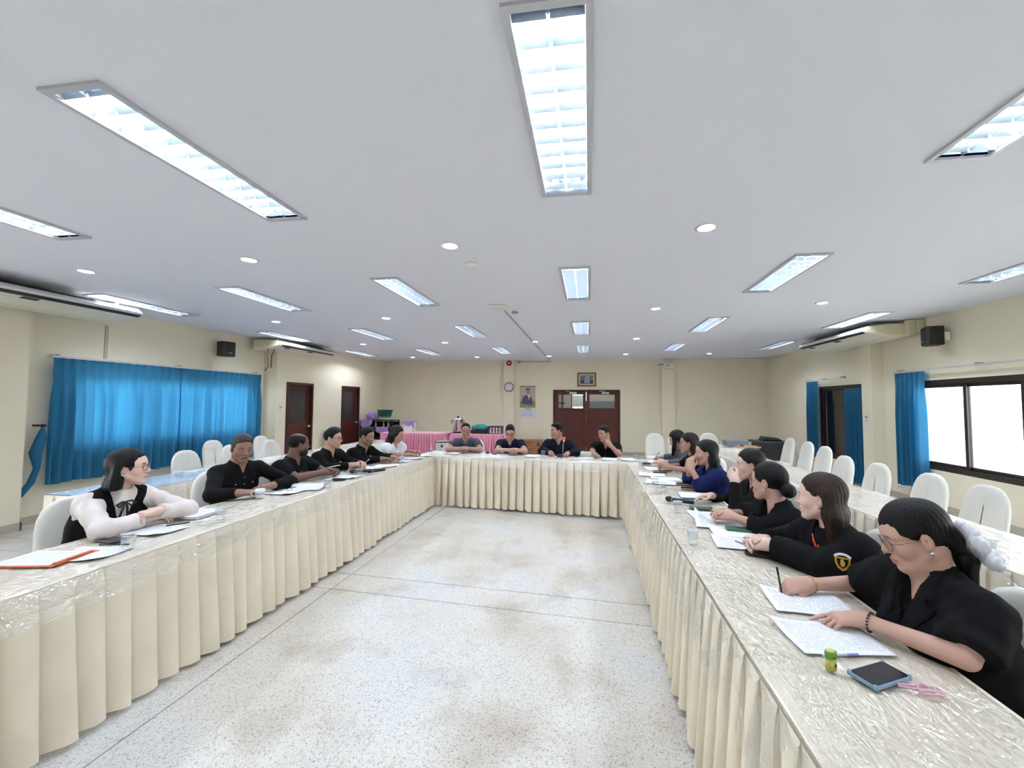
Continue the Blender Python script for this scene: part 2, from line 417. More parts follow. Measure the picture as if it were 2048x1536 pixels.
struct(MB().box((-9.4, YF, 2.62), (XL-0.16, 8.1, 2.72)).build('sun_blocking_eave', EXT))  # unseen overhang added to keep direct sun off the left curtains
def door_x(name, x, y0, y1, z1, frost=True):
    # wooden door with upper pane in the left far wall, facing +x
    fr = MB(); f = 0.05
    fr.box((x-0.14, y0-0.0, 0), (x+0.015, y0+f, z1)).box((x-0.14, y1-f, 0), (x+0.015, y1, z1)).box((x-0.14, y0+f, z1-f), (x+0.015, y1-f, z1))
    o = struct(fr.build(name, WOODD))
    a, b, xl = y0+f, y1-f, x-0.05
    lf = MB(); s = 0.11
    lf.box((xl-0.035, a, 0.01), (xl, a+s, z1-f)).box((xl-0.035, b-s, 0.01), (xl, b, z1-f)).box((xl-0.035, a+s, z1-f-s), (xl, b-s, z1-f))
    lf.box((xl-0.035, a+s, 0.97), (xl, b-s, 1.07)).box((xl-0.035, a+s, 0.01), (xl, b-s, 0.2))
    leaf = lf.build('door_leaf', WOOD, o, bev=0.004)
    MB().box((xl-0.028, a+s, 0.2), (xl-0.012, b-s, 0.97)).build('lower_panel', WOOD, leaf)
    MB().box((xl-0.022, a+s, 1.07), (xl-0.016, b-s, z1-f-s)).build('pane', mat('dark_frosted_pane', srgb(58, 56, 56), 0.25, var=0.3, vscale=3), leaf)
    k = MB().cyl((xl, b-0.055, 0.99), (xl+0.03, b-0.055, 0.99), 0.012, n=12)
    k.lathe([(0.012,0),(0.026,0.006),(0.028,0.018),(0.02,0.03),(0.001,0.033)], n=16)
    for i in range(len(k.v)-80, len(k.v)):
        px, py, pz = k.v[i]; k.v[i] = (xl+0.03+pz, b-0.055+px, 0.99+py)
    k.build('knob', ALU, leaf, smooth=True)
    return o
door_x('door_1', XD, *D1[:2], D1[3]); door_x('door_2', XD, *D2[:2], D2[3])

# double door in the back wall
fr = MB(); f = 0.06
x0, x1, z1 = DB[0], DB[1], DB[3]
fr.box((x0, YB-0.02, 0), (x0+f, YB+0.16, z1)).box((x1-f, YB-0.02, 0), (x1, YB+0.16, z1)).box((x0+f, YB-0.02, z1-f), (x1-f, YB+0.16, z1))
door3 = struct(fr.build('door_3', WOODD, bev=0.004))
xm = (x0+x1)/2
for k, (a, b) in enumerate(((x0+f, xm-0.003), (xm+0.003, x1-f))):
    yl = YB+0.03; s = 0.1; lf = MB(); T_ = 0.04
    lf.box((a, yl, 0.01), (a+s, yl+T_, z1-f)).box((b-s, yl, 0.01), (b, yl+T_, z1-f)).box((a+s, yl, z1-f-0.09), (b-s, yl+T_, z1-f))
    for zz, hh in ((1.33, 0.1), (0.98, 0.06), (0.62, 0.06), (0.01, 0.18)): lf.box((a+s, yl, zz), (b-s, yl+T_, zz+hh))
    leaf = lf.build('door_leaf', WOOD, door3, bev=0.004)
    for zz, zt in ((0.19, 0.62), (0.68, 0.98), (1.04, 1.33)):
        MB().box((a+s, yl+0.008, zz), (b-s, yl+0.03, zt)).build('panel', WOOD, leaf)
    MB().box((a+s, yl+0.015, 1.43), (b-s, yl+0.021, z1-f-0.09)).build('pane', GLASS, leaf)
    hx = b-0.05 if k == 0 else a+0.05
    MB().tube([(hx, yl, 1.15), (hx, yl-0.04, 1.14), (hx, yl-0.045, 1.05), (hx, yl-0.04, 0.96), (hx, yl, 0.95)], 0.01).build('pull_handle', BLACKP, leaf, smooth=True)
    cx = (a+b)/2+(0.08 if k == 0 else 0.1)
    MB().box((cx-0.11, yl-0.06, z1-f-0.07), (cx+0.11, yl, z1-f-0.015)).tube([(cx-0.06, yl-0.03, z1-f-0.01), (cx-0.2, yl-0.06, z1-f+0.02), (cx-0.3*(1 if k == 0 else -1), yl-0.02, z1-f+0.025)], 0.008).build('door_closer', ALU, leaf, bev=0.004)

# lobby seen through the door panes
LOB = mat('lobby_wall', srgb(206, 196, 180), 0.8)
struct(MB().box((-2.6, 15.6, 0), (0.0-0.62, 15.7, 2.8)).box((-0.1, 15.6, 0), (3.4, 15.7, 2.8)).box((-0.62, 15.6, 0), (-0.1, 15.7, 1.3)).box((-0.62, 15.6, 2.1), (-0.1, 15.7, 2.8)).box((-2.7, 12.9, 0), (-2.6, 15.7, 2.8)).box((3.4, 12.9, 0), (3.5, 15.7, 2.8)).box((-2.7, 12.9, 2.8), (3.5, 15.7, 2.9)).build('wall_lobby', LOB))
struct(MB().box((-2.7, 12.75, -0.05), (3.5, 15.7, 0.0)).build('floor_lobby', TERR))
t = thing('lobby_fill_light', 'added ceiling light brightening the lobby beyond the double doors', 'ceiling light', (0.2, 14.2, 2.78))  # lamp added to light the lobby behind the door panes
MB().box((-0.6, -0.1, -0.05), (0.6, 0.1, 0.0)).build('lobby_fill_body', WHITE, t); MB().box((-0.58, -0.08, -0.06), (0.58, 0.08, -0.05)).build('diffuser', mat('lobby_fill_diffuser', (0.95, 0.98, 1.0), 0.4, emit=18), t)
t = thing('steel_cabinet', 'grey steel cabinet in the lobby seen through the right door pane', 'cabinet', (0.55, 15.2, 0))
MB().box((-0.75, -0.22, 0), (0.55, 0.22, 1.66)).build('body', mat('grey_steel', srgb(110, 116, 126), 0.45), t, bev=0.01)
for k in (-0.1, 0): MB().box((-0.72+(0.64 if k else 0), -0.235, 0.05), (-0.1+(0.62 if k else 0), -0.22, 1.62)).build('door', MATS['grey_steel'], t, bev=0.004)
t = thing('notice_paper', 'white notice paper on the lobby glass seen through the left door pane', 'notice', (-0.4, 14.6, 1.45))
MB().box((-0.19, -0.01, 0), (0.19, 0.0, 0.42)).build('notice_sheet', mat('bright_paper', srgb(235, 240, 245), 0.7), t)
MB().box((-0.6, 0.0, -0.1), (0.21, 0.03, -0.06)).box((-0.24, 0.0, -1.45), (-0.2, 0.03, 0.5)).box((0.2, 0.0, -1.45), (0.24, 0.03, 0.5)).box((-0.24, 0, 0.46), (0.24, 0.03, 0.5)).build('notice_frame', BRONZE, t)
t = thing('window_grille', 'dark window grille in the lobby behind the left door pane', 'grille', (-1.3, 15.3, 1.0))
for k in range(4): MB().box((-0.2+k*0.16, -0.015, 0), (-0.15+k*0.16, 0.015, 1.2)).build('grille_bar', BRONZE, t)
MB().box((-0.22, -0.015, 0.55), (0.4, 0.015, 0.6)).box((-0.22, -0.015, 1.15), (0.4, 0.015, 1.2)).box((-0.22, -0.015, 0), (0.4, 0.015, 0.05)).build('grille_rail', BRONZE, t)
# ------------------------------------------------------------------ ceiling-hung air conditioners
ACB = mat('ac_casing', srgb(228, 224, 210), 0.4)
ACC = mat('ac_cream', srgb(222, 212, 180), 0.4)
def make_ac(label, loc, rz, L=1.75):
    # local: wall side at x=0, nose towards +x, runs along y; top at z=0
    t = thing('air_conditioner', label, 'air conditioner', loc, rz, 'ceiling-hung air conditioners')
    prof = [(0, -0.03), (0.30, -0.03), (0.62, -0.07), (0.68, -0.12), (0.68, -0.15), (0.63, -0.175), (0.3, -0.235), (0.0, -0.24)]
    MB().prism(prof, 1, -L/2, L/2).build('casing', ACB, t, bev=0.012)
    MB().prism([(0.655, -0.085), (0.69, -0.122), (0.69, -0.15), (0.655, -0.162)], 1, -L/2+0.03, L/2-0.03).build('front_strip', mat('bright_strip', srgb(226, 226, 224), 0.3, metal=0.3), t, bev=0.003)
    MB().prism([(0.62, -0.062), (0.655, -0.078), (0.657, -0.085), (0.62, -0.07)], 1, -L/2+0.03, L/2-0.03).build('upper_slot', BLACKP, t)
    MB().prism([(0.63, -0.168), (0.68, -0.155), (0.68, -0.163), (0.63, -0.182)], 1, -L/2+0.03, L/2-0.03).build('air_outlet', BLACKP, t)
    for yy in (-L/2+0.2, 0.05): MB().prism([(0.54, -0.19), (0.60, -0.178), (0.60, -0.185), (0.54, -0.197)], 1, yy, yy+0.14).build('vent_grille', BLACKP, t)
    for s in (-1, 1):
        e = MB().prism([(0.02, -0.04), (0.3, -0.04), (0.6, -0.075), (0.66, -0.12), (0.62, -0.165), (0.3, -0.225), (0.02, -0.23)], 1, s*L/2, s*(L/2+0.02))
        e.build('end_cap', ACC, t, bev=0.01)
    for yy in (-L/2+0.15, L/2-0.15): MB().box((0.1, yy-0.02, -0.03), (0.45, yy+0.02, 0)).build('hanger', GREYP, t)
    return t
make_ac('cream ceiling-hung air conditioner over the near left wall, cut by the frame edge', (-6.78, 3.55, ZC-0.02), 0, 2.4)
make_ac('cream ceiling-hung air conditioner above the left wooden doors', (-6.95, 8.4, ZC-0.02), 0)
make_ac('cream ceiling-hung air conditioner on the right wall beside the black speaker', (XR-0.15, 8.15, ZC-0.02), math.pi, 2.0)
t = thing('pipe_duct', 'cream pipe cover between the right air conditioner and the wall', 'pipe cover', (XR, 7.1, 2.62))
MB().box((-0.24, -0.05, 0.06), (-0.12, 0.05, 0.3)).box((-0.12, -0.05, 0.1), (0, 0.05, 0.3)).build('duct_body', ACC, t, bev=0.015)
t = tag(MB().tube([(-6.62, 7.55, 2.7), (-6.62, 7.56, 2.45), (-6.63, 7.58, 2.3), (-6.68, 7.55, 2.22)], 0.012).build('drain_hose', mat('brown_hose', srgb(120, 100, 84), 0.6), smooth=True), 'thin brown drain hose hanging below the left air conditioner', 'hose')
t = tag(MB().tube([(-6.58, 7.68, 2.7), (-6.6, 7.68, 2.62), (-6.66, 7.7, 2.56), (-6.68, 7.72, 2.3)], 0.014).build('drain_hose', MATS['brown_hose'], smooth=True), 'second drain hose below the left air conditioner, nearer the doors', 'hose')

# ------------------------------------------------------------------ curtains
def cloth_mat(name, col, tr, rough=0.8):
    return mat(name, col, rough, var=0.12, vscale=3, bump=0.25, bscale=350, trans=tr)
CURT = cloth_mat('blue_curtain_cloth', srgb(62, 138, 182), 0.5)
def curtain_mesh(Ln, H, pleat, seed, amp=0.045, gather=1.0, header=0.12):
    rr = random.Random(seed); b = MB(); n = max(2, int(round(Ln/pleat))); nu = n*10; nv = 16
    ph = [rr.uniform(-0.5, 0.5) for _ in range(n+2)]; am = [rr.uniform(0.6, 1.25) for _ in range(n+2)]
    def fn(u, v):
        s = u*n; k = int(min(s, n-1e-6)); t_ = s-k
        a_ = lerp(am[k], am[k+1], t_); p_ = lerp(ph[k], ph[k+1], t_)
        z = -v*H
        low = min(1.0, max(0.0, (v-0.1)/0.25))
        wv = math.cos(2*math.pi*(s+p_*0.3*low))
        d = amp*a_*wv*(0.45+0.55*low)
        if v < 0.11:   # pinched header
            d = 0.5*amp*(abs(math.cos(math.pi*s))**6*2-0.6)
        return (d+0.02*math.sin(3.1*s+seed)*low, u*Ln*lerp(1, gather, low)+0.015*low*math.sin(2*math.pi*s*1.0+1), z-0.01*v*math.sin(1.7*s))
    b.grid(fn, nu, nv); return b
RAILM = mat('curtain_rail', srgb(208, 206, 202), 0.4, metal=0.4)
def rail(label, x, y0, y1, z, wall):
    t = thing('curtain_rail', label, 'curtain rail', (x, (y0+y1)/2, z))
    h_ = (y1-y0)/2
    MB().box((-0.015, -h_, -0.012), (0.015, h_, 0.012)).build('track', RAILM, t)
    for k in range(3):
        yy = lerp(-h_+0.08, h_-0.08, k/2)
        MB().box((min(0, wall-x), yy-0.012, 0.0), (max(0, wall-x), yy+0.012, 0.03)).build('bracket', GREYP, t)
    return t
def curtain(label, loc, Ln, H, pleat, seed, amp=0.045, gather=1.0):
    o = curtain_mesh(Ln, H, pleat, seed, amp, gather).build('curtain', CURT, smooth=True); o.location = loc
    return tag(o, label, 'curtain', 'blue window curtains')
XC = XL+0.12
rail('white curtain rail over the long blue curtains on the left wall', XC, 4.36, 7.78, 2.165, XL)
curtain('long blue pleated curtain on the left wall, near half', (XC, 4.37, 2.15), 1.70, 1.66, 0.115, 3)
curtain('long blue pleated curtain on the left wall, far half by the doors', (XC, 6.05, 2.15), 1.72, 1.72, 0.115, 5)
def tie():
    b = MB()
    pts = [(0, 0, 0.95), (0.01, -0.02, 0.8), (0.02, -0.07, 0.62), (0.02, -0.05, 0.42), (0.02, -0.1, 0.25), (0.02, -0.2, 0.1)]
    b.tube(pts, [0.012, 0.05, 0.06, 0.03, 0.035, 0.03], 8); o = b.build('curtain_tie', CURT, smooth=True); o.location = (XC+0.04, 4.3, 0.3); return o
tag(tie(), 'blue curtain tieback hanging from a black hook by the left curtain', 'curtain tie')
tag(MB().lathe([(0.008, 0), (0.03, 0.01), (0.028, 0.03), (0.006, 0.04)], (XC+0.04, 4.3, 1.24)).box((XL, 4.29, 1.25), (XC+0.04, 4.31, 1.27)).build('tieback_hook', BLACKP, smooth=True), 'small black tieback hook beside the left curtain', 'hook')
XRC = XR-0.1
rail('long white curtain rail over the right window', XRC, 4.7, 7.6, 2.12, XR)
curtain('gathered blue curtain at the far side of the right window', (XRC, 7.02, 2.1), 0.58, 1.82, 0.1, 8, 0.05)
rail('short white curtain rail over the right side door', XRC, 9.0, 10.45, 2.12, XR)
curtain('narrow gathered blue curtain left of the dark side door', (XRC, 9.98, 2.1), 0.42, 1.7, 0.085, 11, 0.05)
curtain('blue curtain hung inside the dark side door frame', (XRC+0.03, 8.31, 1.9), 0.72, 1.83, 0.08, 14, 0.035)

# ------------------------------------------------------------------ wall and ceiling fixtures
def speaker(label, loc, rz):
    t = thing('speaker', label, 'speaker', loc, rz)   # front towards +x
    MB().prism([(0, -0.11), (0.18, -0.125), (0.205, -0.08), (0.21, 0), (0.205, 0.08), (0.18, 0.125), (0, 0.1)], 2, -0.13, 0.15).build('cabinet', BLACKP, t, bev=0.015)
    MB().prism([(0.17, -0.115), (0.213, -0.07), (0.22, 0), (0.213, 0.07), (0.17, 0.115)], 2, -0.11, 0.13).build('grille', mat('speaker_grille', srgb(14, 14, 15), 0.7, bump=0.4, bscale=400), t)
    MB().box((0.214, -0.03, -0.075), (0.222, 0.03, -0.06)).build('badge', GREYP, t)
    MB().box((-0.07, -0.05, -0.06), (0.01, 0.05, 0.06)).build('wall_bracket', WHITE, t)
    return t
speaker('black wall speaker above the left curtain end', (-6.98, 6.85, 2.57), math.radians(-10))
speaker('black wall speaker above the right window', (XR-0.09, 6.65, 2.58), math.pi-0.35)
tag(MB().box((XR-0.015, 6.94, 2.12), (XR, 6.96, 2.5)).build('cable_cover', WALL), 'thin cream cable cover below the right wall speaker', 'cable cover')
tag(MB().box((XL, 5.02, 2.2), (XL+0.015, 5.06, 2.7)).build('cable_cover', mat('dirty_cover', srgb(196, 186, 160), 0.7)), 'thin cream cable cover above the left curtain', 'cable cover')
def thermostat(label, loc, sx):
    t = thing('thermostat', label, 'thermostat', loc)
    MB().box((min(0, sx*0.025), -0.04, -0.075), (max(0, sx*0.025), 0.04, 0.075)).build('body', WHITE, t, bev=0.01)
    MB().box((min(sx*0.02, sx*0.028), -0.025, 0.0), (max(sx*0.02, sx*0.028), 0.025, 0.05)).build('display', GREYP, t)
    for k in range(2): MB().box((min(sx*0.02, sx*0.028), -0.02+k*0.025, -0.05), (max(sx*0.02, sx*0.028), -0.005+k*0.025, -0.03)).build('button', GREYP, t)
thermostat('white wall thermostat beside the near left wooden door', (XD, 8.12, 1.43), 1)
thermostat('white wall thermostat on the right pilaster by the side door', (5.0, 8.12, 1.33), -1)
t = thing('wall_socket', 'white double wall socket low on the right wall under the curtain', 'socket', (XR, 7.68, 0.2))
MB().box((-0.012, -0.06, -0.04), (0, 0.06, 0.04)).build('plate', WHITE, t, bev=0.003)
for k in (-1, 1): MB().box((-0.014, k*0.03-0.012, -0.015), (-0.011, k*0.03+0.012, 0.015)).build('outlet', GREYP, t)
t = thing('wall_hook', 'small metal hook on the near left pilaster', 'hook', (-6.85, 3.62, 1.42))
MB().tube([(0, 0, 0.02), (0.02, 0, 0.015), (0.025, 0.01, -0.01), (0.01, 0.02, -0.02)], 0.008).build('hook_body', ALU, t, smooth=True)
MB().box((0, -0.02, 0.0), (0.006, 0.02, 0.035)).build('hook_plate', ALU, t)

t = thing('alarm_bell', 'red round alarm bell at the top of the back pillar', 'alarm bell', (-2.51, YB-0.15, 2.84))
def ylathe(prof, n=24):
    b = MB(); b.lathe(prof, n=n); b.v = [(x, -z, y) for x, y, z in b.v]; b.f = [f_[::-1] for f_ in b.f]; return b
RED = mat('red_paint', srgb(150, 26, 24), 0.4)
ylathe([(0.05, 0), (0.085, 0.01), (0.085, 0.03), (0.06, 0.05), (0.001, 0.055)]).build('gong', RED, t, smooth=True)
ylathe([(0.028, 0.05), (0.028, 0.058), (0.001, 0.06)]).build('label_disc', WHITE, t)
t = thing('wall_clock', 'round grey-rimmed wall clock on the back pillar', 'clock', (-2.51, YB-0.15, 2.08))
ylathe([(0.16, 0), (0.16, 0.03), (0.15, 0.042), (0.135, 0.042), (0.132, 0.03), (0.0005, 0.03)], 32).build('case', mat('clock_rim', srgb(120, 124, 124), 0.35), t, smooth=True)
ylathe([(0.133, 0.03), (0.133, 0.033), (0.0005, 0.033)], 32).build('dial', WHITE, t)
for k in range(12):
    a = k*math.pi/6; MB().cbox((0.108*math.sin(a), -0.0345, 0.108*math.cos(a)), (0.018 if k % 3 else 0.024, 0.003, 0.024)).build('hour_mark', BLACKP, t)
for a, l_, w_ in ((math.radians(-55), 0.065, 0.008), (math.radians(20), 0.1, 0.006)):
    MB().tube([(0, -0.037, 0), (l_*math.sin(a), -0.037, l_*math.cos(a))], w_/2).build('hand', BLACKP, t)

t = thing('wall_calendar', 'wall calendar with a portrait of a man in a blue suit', 'calendar', (-1.93, YB-0.01, 2.1))
MB().box((-0.25, -0.006, -0.67), (0.25, 0.0, 0)).build('picture_sheet', mat('calendar_backdrop', srgb(206, 196, 182), 0.6, var=0.35, vscale=14), t)
MB().box((-0.25, -0.008, -0.99), (0.25, 0.0, -0.67)).build('date_sheet', mat('calendar_paper', srgb(222, 226, 234), 0.6), t)
MB().box((-0.25, -0.009, -0.67), (0.25, -0.004, -0.46)).build('flower_border', mat('calendar_flowers', srgb(196, 164, 110), 0.6, var=0.6, vscale=26), t)
SKINP = mat('printed_skin', srgb(176, 138, 116), 0.6); SUITP = mat('printed_suit', srgb(74, 84, 116), 0.6); HAIRP = mat('printed_hair', srgb(40, 34, 32), 0.6)
ov = lambda cx, cz, rx, rz, y, n=20: MB().prism([(cx+rx*math.cos(2*math.pi*i/n), cz+rz*math.sin(2*math.pi*i/n)) for i in range(n)], 1, y, y+0.002)
MB().prism([(-0.18, -0.55), (0.16, -0.58), (0.14, -0.4), (0.12, -0.34), (0.05, -0.28), (-0.06, -0.27), (-0.14, -0.32), (-0.17, -0.38)], 1, -0.0115, -0.0095).build('printed_suit', SUITP, t)
MB().prism([(0.0, -0.28), (0.05, -0.42), (0.07, -0.29), (0.03, -0.25)], 1, -0.013, -0.0115).build('printed_shirt', WHITE, t)
ov(0.02, -0.16, 0.062, 0.085, -0.0145).build('printed_face', SKINP, t)
ov(0.015, -0.1, 0.068, 0.055, -0.0135).build('printed_hair', HAIRP, t)
for k in range(5):
    for q in range(6): MB().box((-0.2+q*0.062, -0.0092, -0.75-k*0.045), (-0.165+q*0.062, -0.008, -0.735-k*0.045)).build('date_mark', mat('date_ink', srgb(120, 128, 150), 0.6), t)
MB().box((-0.09, -0.0092, -0.715), (0.12, -0.008, -0.69)).build('month_mark', MATS['date_ink'], t)
MB().tube([(-0.25, -0.006, 0.01), (0.25, -0.006, 0.01)], 0.008).build('hanger_bar', BLACKP, t)
for s in (-1, 1): MB().box((s*0.18-0.02, -0.014, 0.0), (s*0.18+0.02, 0, 0.02)).build('clip', BLACKP, t)

t = thing('picture_frame', 'gilt framed photograph of a building above the double doors', 'picture', (-0.07, YB-0.005, 2.32))
GILT = mat('gilt_frame', srgb(128, 100, 62), 0.45, metal=0.3, bump=0.3, bscale=60)
f_ = MB()
for a, b in (((-0.29, 0.17), (0.29, 0.22)), ((-0.29, -0.22), (0.29, -0.17)), ((-0.29, -0.17), (-0.24, 0.17)), ((0.24, -0.17), (0.29, 0.17))): f_.box((a[0], -0.03, a[1]), (b[0], 0, b[1]))
f_.build('frame', GILT, t, bev=0.008)
MB().box((-0.24, -0.012, -0.17), (0.24, 0, 0.17)).build('mount', mat('cream_mount', srgb(214, 204, 180), 0.6), t)
MB().box((-0.2, -0.014, -0.13), (0.2, -0.011, 0.13)).build('photo_sky', mat('photo_grey', srgb(122, 132, 158), 0.5, var=0.5, vscale=9), t)
MB().box((-0.2, -0.0155, -0.13), (0.2, -0.0135, -0.03)).build('photo_ground', mat('photo_dark', srgb(62, 68, 88), 0.5, var=0.5, vscale=16), t)
for k in range(4): MB().box((-0.08+0.01*k, -0.017, -0.09+k*0.055), (0.1, -0.015, -0.062+k*0.055)).build('photo_building_floor', mat('photo_white', srgb(206, 210, 222), 0.5), t)
MB().box((-0.08, -0.0162, -0.12), (0.1, -0.0148, 0.125)).build('photo_building', mat('photo_mid', srgb(98, 106, 132), 0.5), t)

t = thing('emergency_light', 'white emergency lamp box with small lamps on the right back pillar', 'emergency light', (2.37, YB-0.15, 2.72))
MB().box((-0.14, -0.08, -0.1), (0.14, 0, 0.08)).build('box', WHITE, t, bev=0.01)
MB().box((-0.08, -0.084, -0.02), (0.0, -0.08, 0.02)).build('indicator_panel', GREYP, t)
for s in (-1, 1):
    q = ylathe([(0.01, 0), (0.035, 0.02), (0.045, 0.06), (0.001, 0.062)], 16); q.v = [(x+s*0.08, y, z+0.14) for x, y, z in q.v]; q.build('lamp_head', OFFW, t, smooth=True)
MB().tube([(-0.14, -0.03, 0.02), (-0.22, -0.02, 0.05), (-0.3, 0.1, 0.02)], 0.01).build('power_cord', BLACKP, t)
t = thing('smoke_detector', 'round white smoke detector on the ceiling', 'smoke detector', (-1.13, 3.77, ZC))
MB().lathe([(0.065, 0), (0.068, -0.012), (0.06, -0.02), (0.052, -0.036), (0.035, -0.044), (0.001, -0.046)], n=28).build('housing', WHITE, t, smooth=True)
MB().cyl((0.03, -0.02, -0.04), (0.03, -0.02, -0.048), 0.004).build('indicator', GREYP, t)
t = thing('access_point', 'flat white wireless box on the ceiling at the conduit start', 'access point', (-1.25, 5.5, ZC))
MB().prism([(-0.12, -0.13), (0.12, -0.13), (0.14, 0.0), (0.12, 0.13), (-0.12, 0.13), (-0.14, 0.0)], 2, -0.035, 0).build('case', WHITE, t, bev=0.012)
MB().box((-0.1, -0.1, -0.037), (0.1, 0.1, -0.034)).build('cover', OFFW, t)
t = thing('ceiling_conduit', 'thin grey cable conduit running along the ceiling to the back wall', 'conduit', (-1.22, 5.64, ZC))
MB().box((-0.012, 0, -0.016), (0.012, 7.1, 0)).build('conduit_run', mat('conduit_grey', srgb(178, 176, 172), 0.5), t)
MB().box((-1.0, 7.085, -0.05), (0.012, 7.105, -0.03)).build('conduit_branch', MATS['conduit_grey'], t)
MB().lathe([(0.05, 0), (0.05, -0.02), (0.03, -0.03), (0.001, -0.03)], (0.14, 0.2, 0)).build('junction_cap', GREYP, t, smooth=True)
MB().cbox((-0.98, 7.07, -0.05), (0.06, 0.06, 0.06)).build('wall_sensor', GREYP, t)
# ------------------------------------------------------------------ tables with pleated skirts and plastic sheets
CLOTH = cloth_mat('cream_tablecloth', srgb(246, 235, 213), 0.0, 0.85)
CLOTHB = cloth_mat('light_blue_tablecloth', srgb(140, 180, 215), 0.0, 0.85)
PINK = cloth_mat('pink_table_skirt', srgb(238, 158, 182), 0.0, 0.8)
PINKT = cloth_mat('pink_table_top', srgb(246, 196, 206), 0.0, 0.8)
PLY = mat('table_board', srgb(178, 150, 112), 0.6, var=0.2, vscale=5)
LEGM = mat('steel_leg', srgb(120, 120, 122), 0.35, metal=0.8)

def plastic():
    M = bpy.data.materials.new('clear_plastic_film'); M.use_nodes = True
    N = M.node_tree.nodes; L = M.node_tree.links; N.remove(N['Principled BSDF'])
    tr = N.new('ShaderNodeBsdfTransparent'); tr.inputs[0].default_value = (0.97, 0.97, 0.965, 1)
    gl = N.new('ShaderNodeBsdfGlossy'); gl.inputs['Roughness'].default_value = 0.03; gl.inputs[0].default_value = (1, 1, 1, 1)
    fr = N.new('ShaderNodeLayerWeight')
    pw = N.new('ShaderNodeMath'); pw.operation = 'POWER'; pw.inputs[1].default_value = 5.0
    mr = N.new('ShaderNodeMath'); mr.operation = 'MULTIPLY_ADD'; mr.inputs[1].default_value = 0.9; mr.inputs[2].default_value = 0.15
    mx = N.new('ShaderNodeMixShader')
    tc = N.new('ShaderNodeTexCoord'); mp = N.new('ShaderNodeMapping'); mp.inputs['Scale'].default_value = (1.0, 2.3, 1.0); mp.inputs['Rotation'].default_value = (0, 0, 0.5)
    n1 = N.new('ShaderNodeTexNoise'); n1.inputs['Scale'].default_value = 3.6; n1.inputs['Detail'].default_value = 2; n1.inputs['Distortion'].default_value = 1.6
    n2 = N.new('ShaderNodeTexNoise'); n2.inputs['Scale'].default_value = 9; n2.inputs['Detail'].default_value = 1; n2.inputs['Distortion'].default_value = 2.0
    L.new(tc.outputs['Object'], mp.inputs[0]); L.new(mp.outputs[0], n1.inputs['Vector']); L.new(mp.outputs[0], n2.inputs['Vector'])
    def ridge(n):
        a = N.new('ShaderNodeMath'); a.operation = 'SUBTRACT'; a.inputs[1].default_value = 0.5; L.new(n.outputs[0], a.inputs[0])
        b = N.new('ShaderNodeMath'); b.operation = 'ABSOLUTE'; L.new(a.outputs[0], b.inputs[0])
        c = N.new('ShaderNodeMath'); c.operation = 'POWER'; c.inputs[1].default_value = 0.85; L.new(b.outputs[0], c.inputs[0]); return c
    ad = N.new('ShaderNodeMath'); ad.operation = 'MULTIPLY_ADD'; ad.inputs[1].default_value = 0.4
    L.new(ridge(n2).outputs[0], ad.inputs[0]); L.new(ridge(n1).outputs[0], ad.inputs[2])
    bp = N.new('ShaderNodeBump'); bp.inputs['Strength'].default_value = 1.0; bp.inputs['Distance'].default_value = 0.11
    n3 = N.new('ShaderNodeTexNoise'); n3.inputs['Scale'].default_value = 1.7; n3.inputs['Detail'].default_value = 1; L.new(tc.outputs['Object'], n3.inputs['Vector'])
    mk = N.new('ShaderNodeMapRange'); mk.inputs[1].default_value = 0.38; mk.inputs[2].default_value = 0.62; mk.inputs[3].default_value = 0.25; mk.inputs[4].default_value = 1.0; L.new(n3.outputs[0], mk.inputs[0])
    ml = N.new('ShaderNodeMath'); ml.operation = 'MULTIPLY'; L.new(ad.outputs[0], ml.inputs[0]); L.new(mk.outputs[0], ml.inputs[1])
    L.new(ml.outputs[0], bp.inputs['Height']); L.new(bp.outputs[0], gl.inputs['Normal'])
    L.new(fr.outputs['Facing'], pw.inputs[0]); L.new(pw.outputs[0], mr.inputs[0]); L.new(mr.outputs[0], mx.inputs[0]); L.new(tr.outputs[0], mx.inputs[1]); L.new(gl.outputs[0], mx.inputs[2])
    L.new(mx.outputs[0], N['Material Output'].inputs[0]); return M
PLASTIC = plastic()

def skirt(b, Ln, H, seed, pleat=0.105, flare=0.05, z0=0.03):
    """knife-pleated cloth along +x from 0 to Ln, facing -y, top at z=H"""
    rr = random.Random(seed); n = max(1, int(round(Ln/pleat))); p = Ln/n
    prof = [(0.0, 0.0), (0.18, 0.35), (0.42, 0.85), (0.66, 1.0), (0.82, 0.95), (0.90, 0.6), (0.84, -0.2), (0.88, -0.6), (1.0, 0.0)]
    fl_ = [rr.uniform(0.55, 1.35) for _ in range(n+1)]; sh = [rr.uniform(-0.018, 0.018) for _ in range(n+1)]; hz = [rr.uniform(-0.012, 0.012) for _ in range(n+1)]
    cols = []
    for k in range(n):
        for (u, d) in prof[:-1]: cols.append((k, u, d))
    cols.append((n-1, 1.0, 0.0))
    rows = [0, 0.02, 0.1, 0.22, 0.36, 0.5, 0.64, 0.78, 0.9, 1.0]
    vs = []; m_ = len(cols)
    for v in rows:
        for (k, u, d) in cols:
            g_ = v**0.9
            f_ = lerp(fl_[k], fl_[k+1], u)
            x = k*p+u*p+g_*lerp(sh[k], sh[k+1], u)
            y = -(0.012+0.014*d*min(1, v*12)+flare*f_*d*g_+0.012*g_)
            z = lerp(H, z0+lerp(hz[k], hz[k+1], u), v)
            vs.append((x, y, z))
    fs = [(j*m_+i+1, j*m_+i, (j+1)*m_+i, (j+1)*m_+i+1) for j in range(len(rows)-1) for i in range(m_-1)]
    b.add(vs, fs)

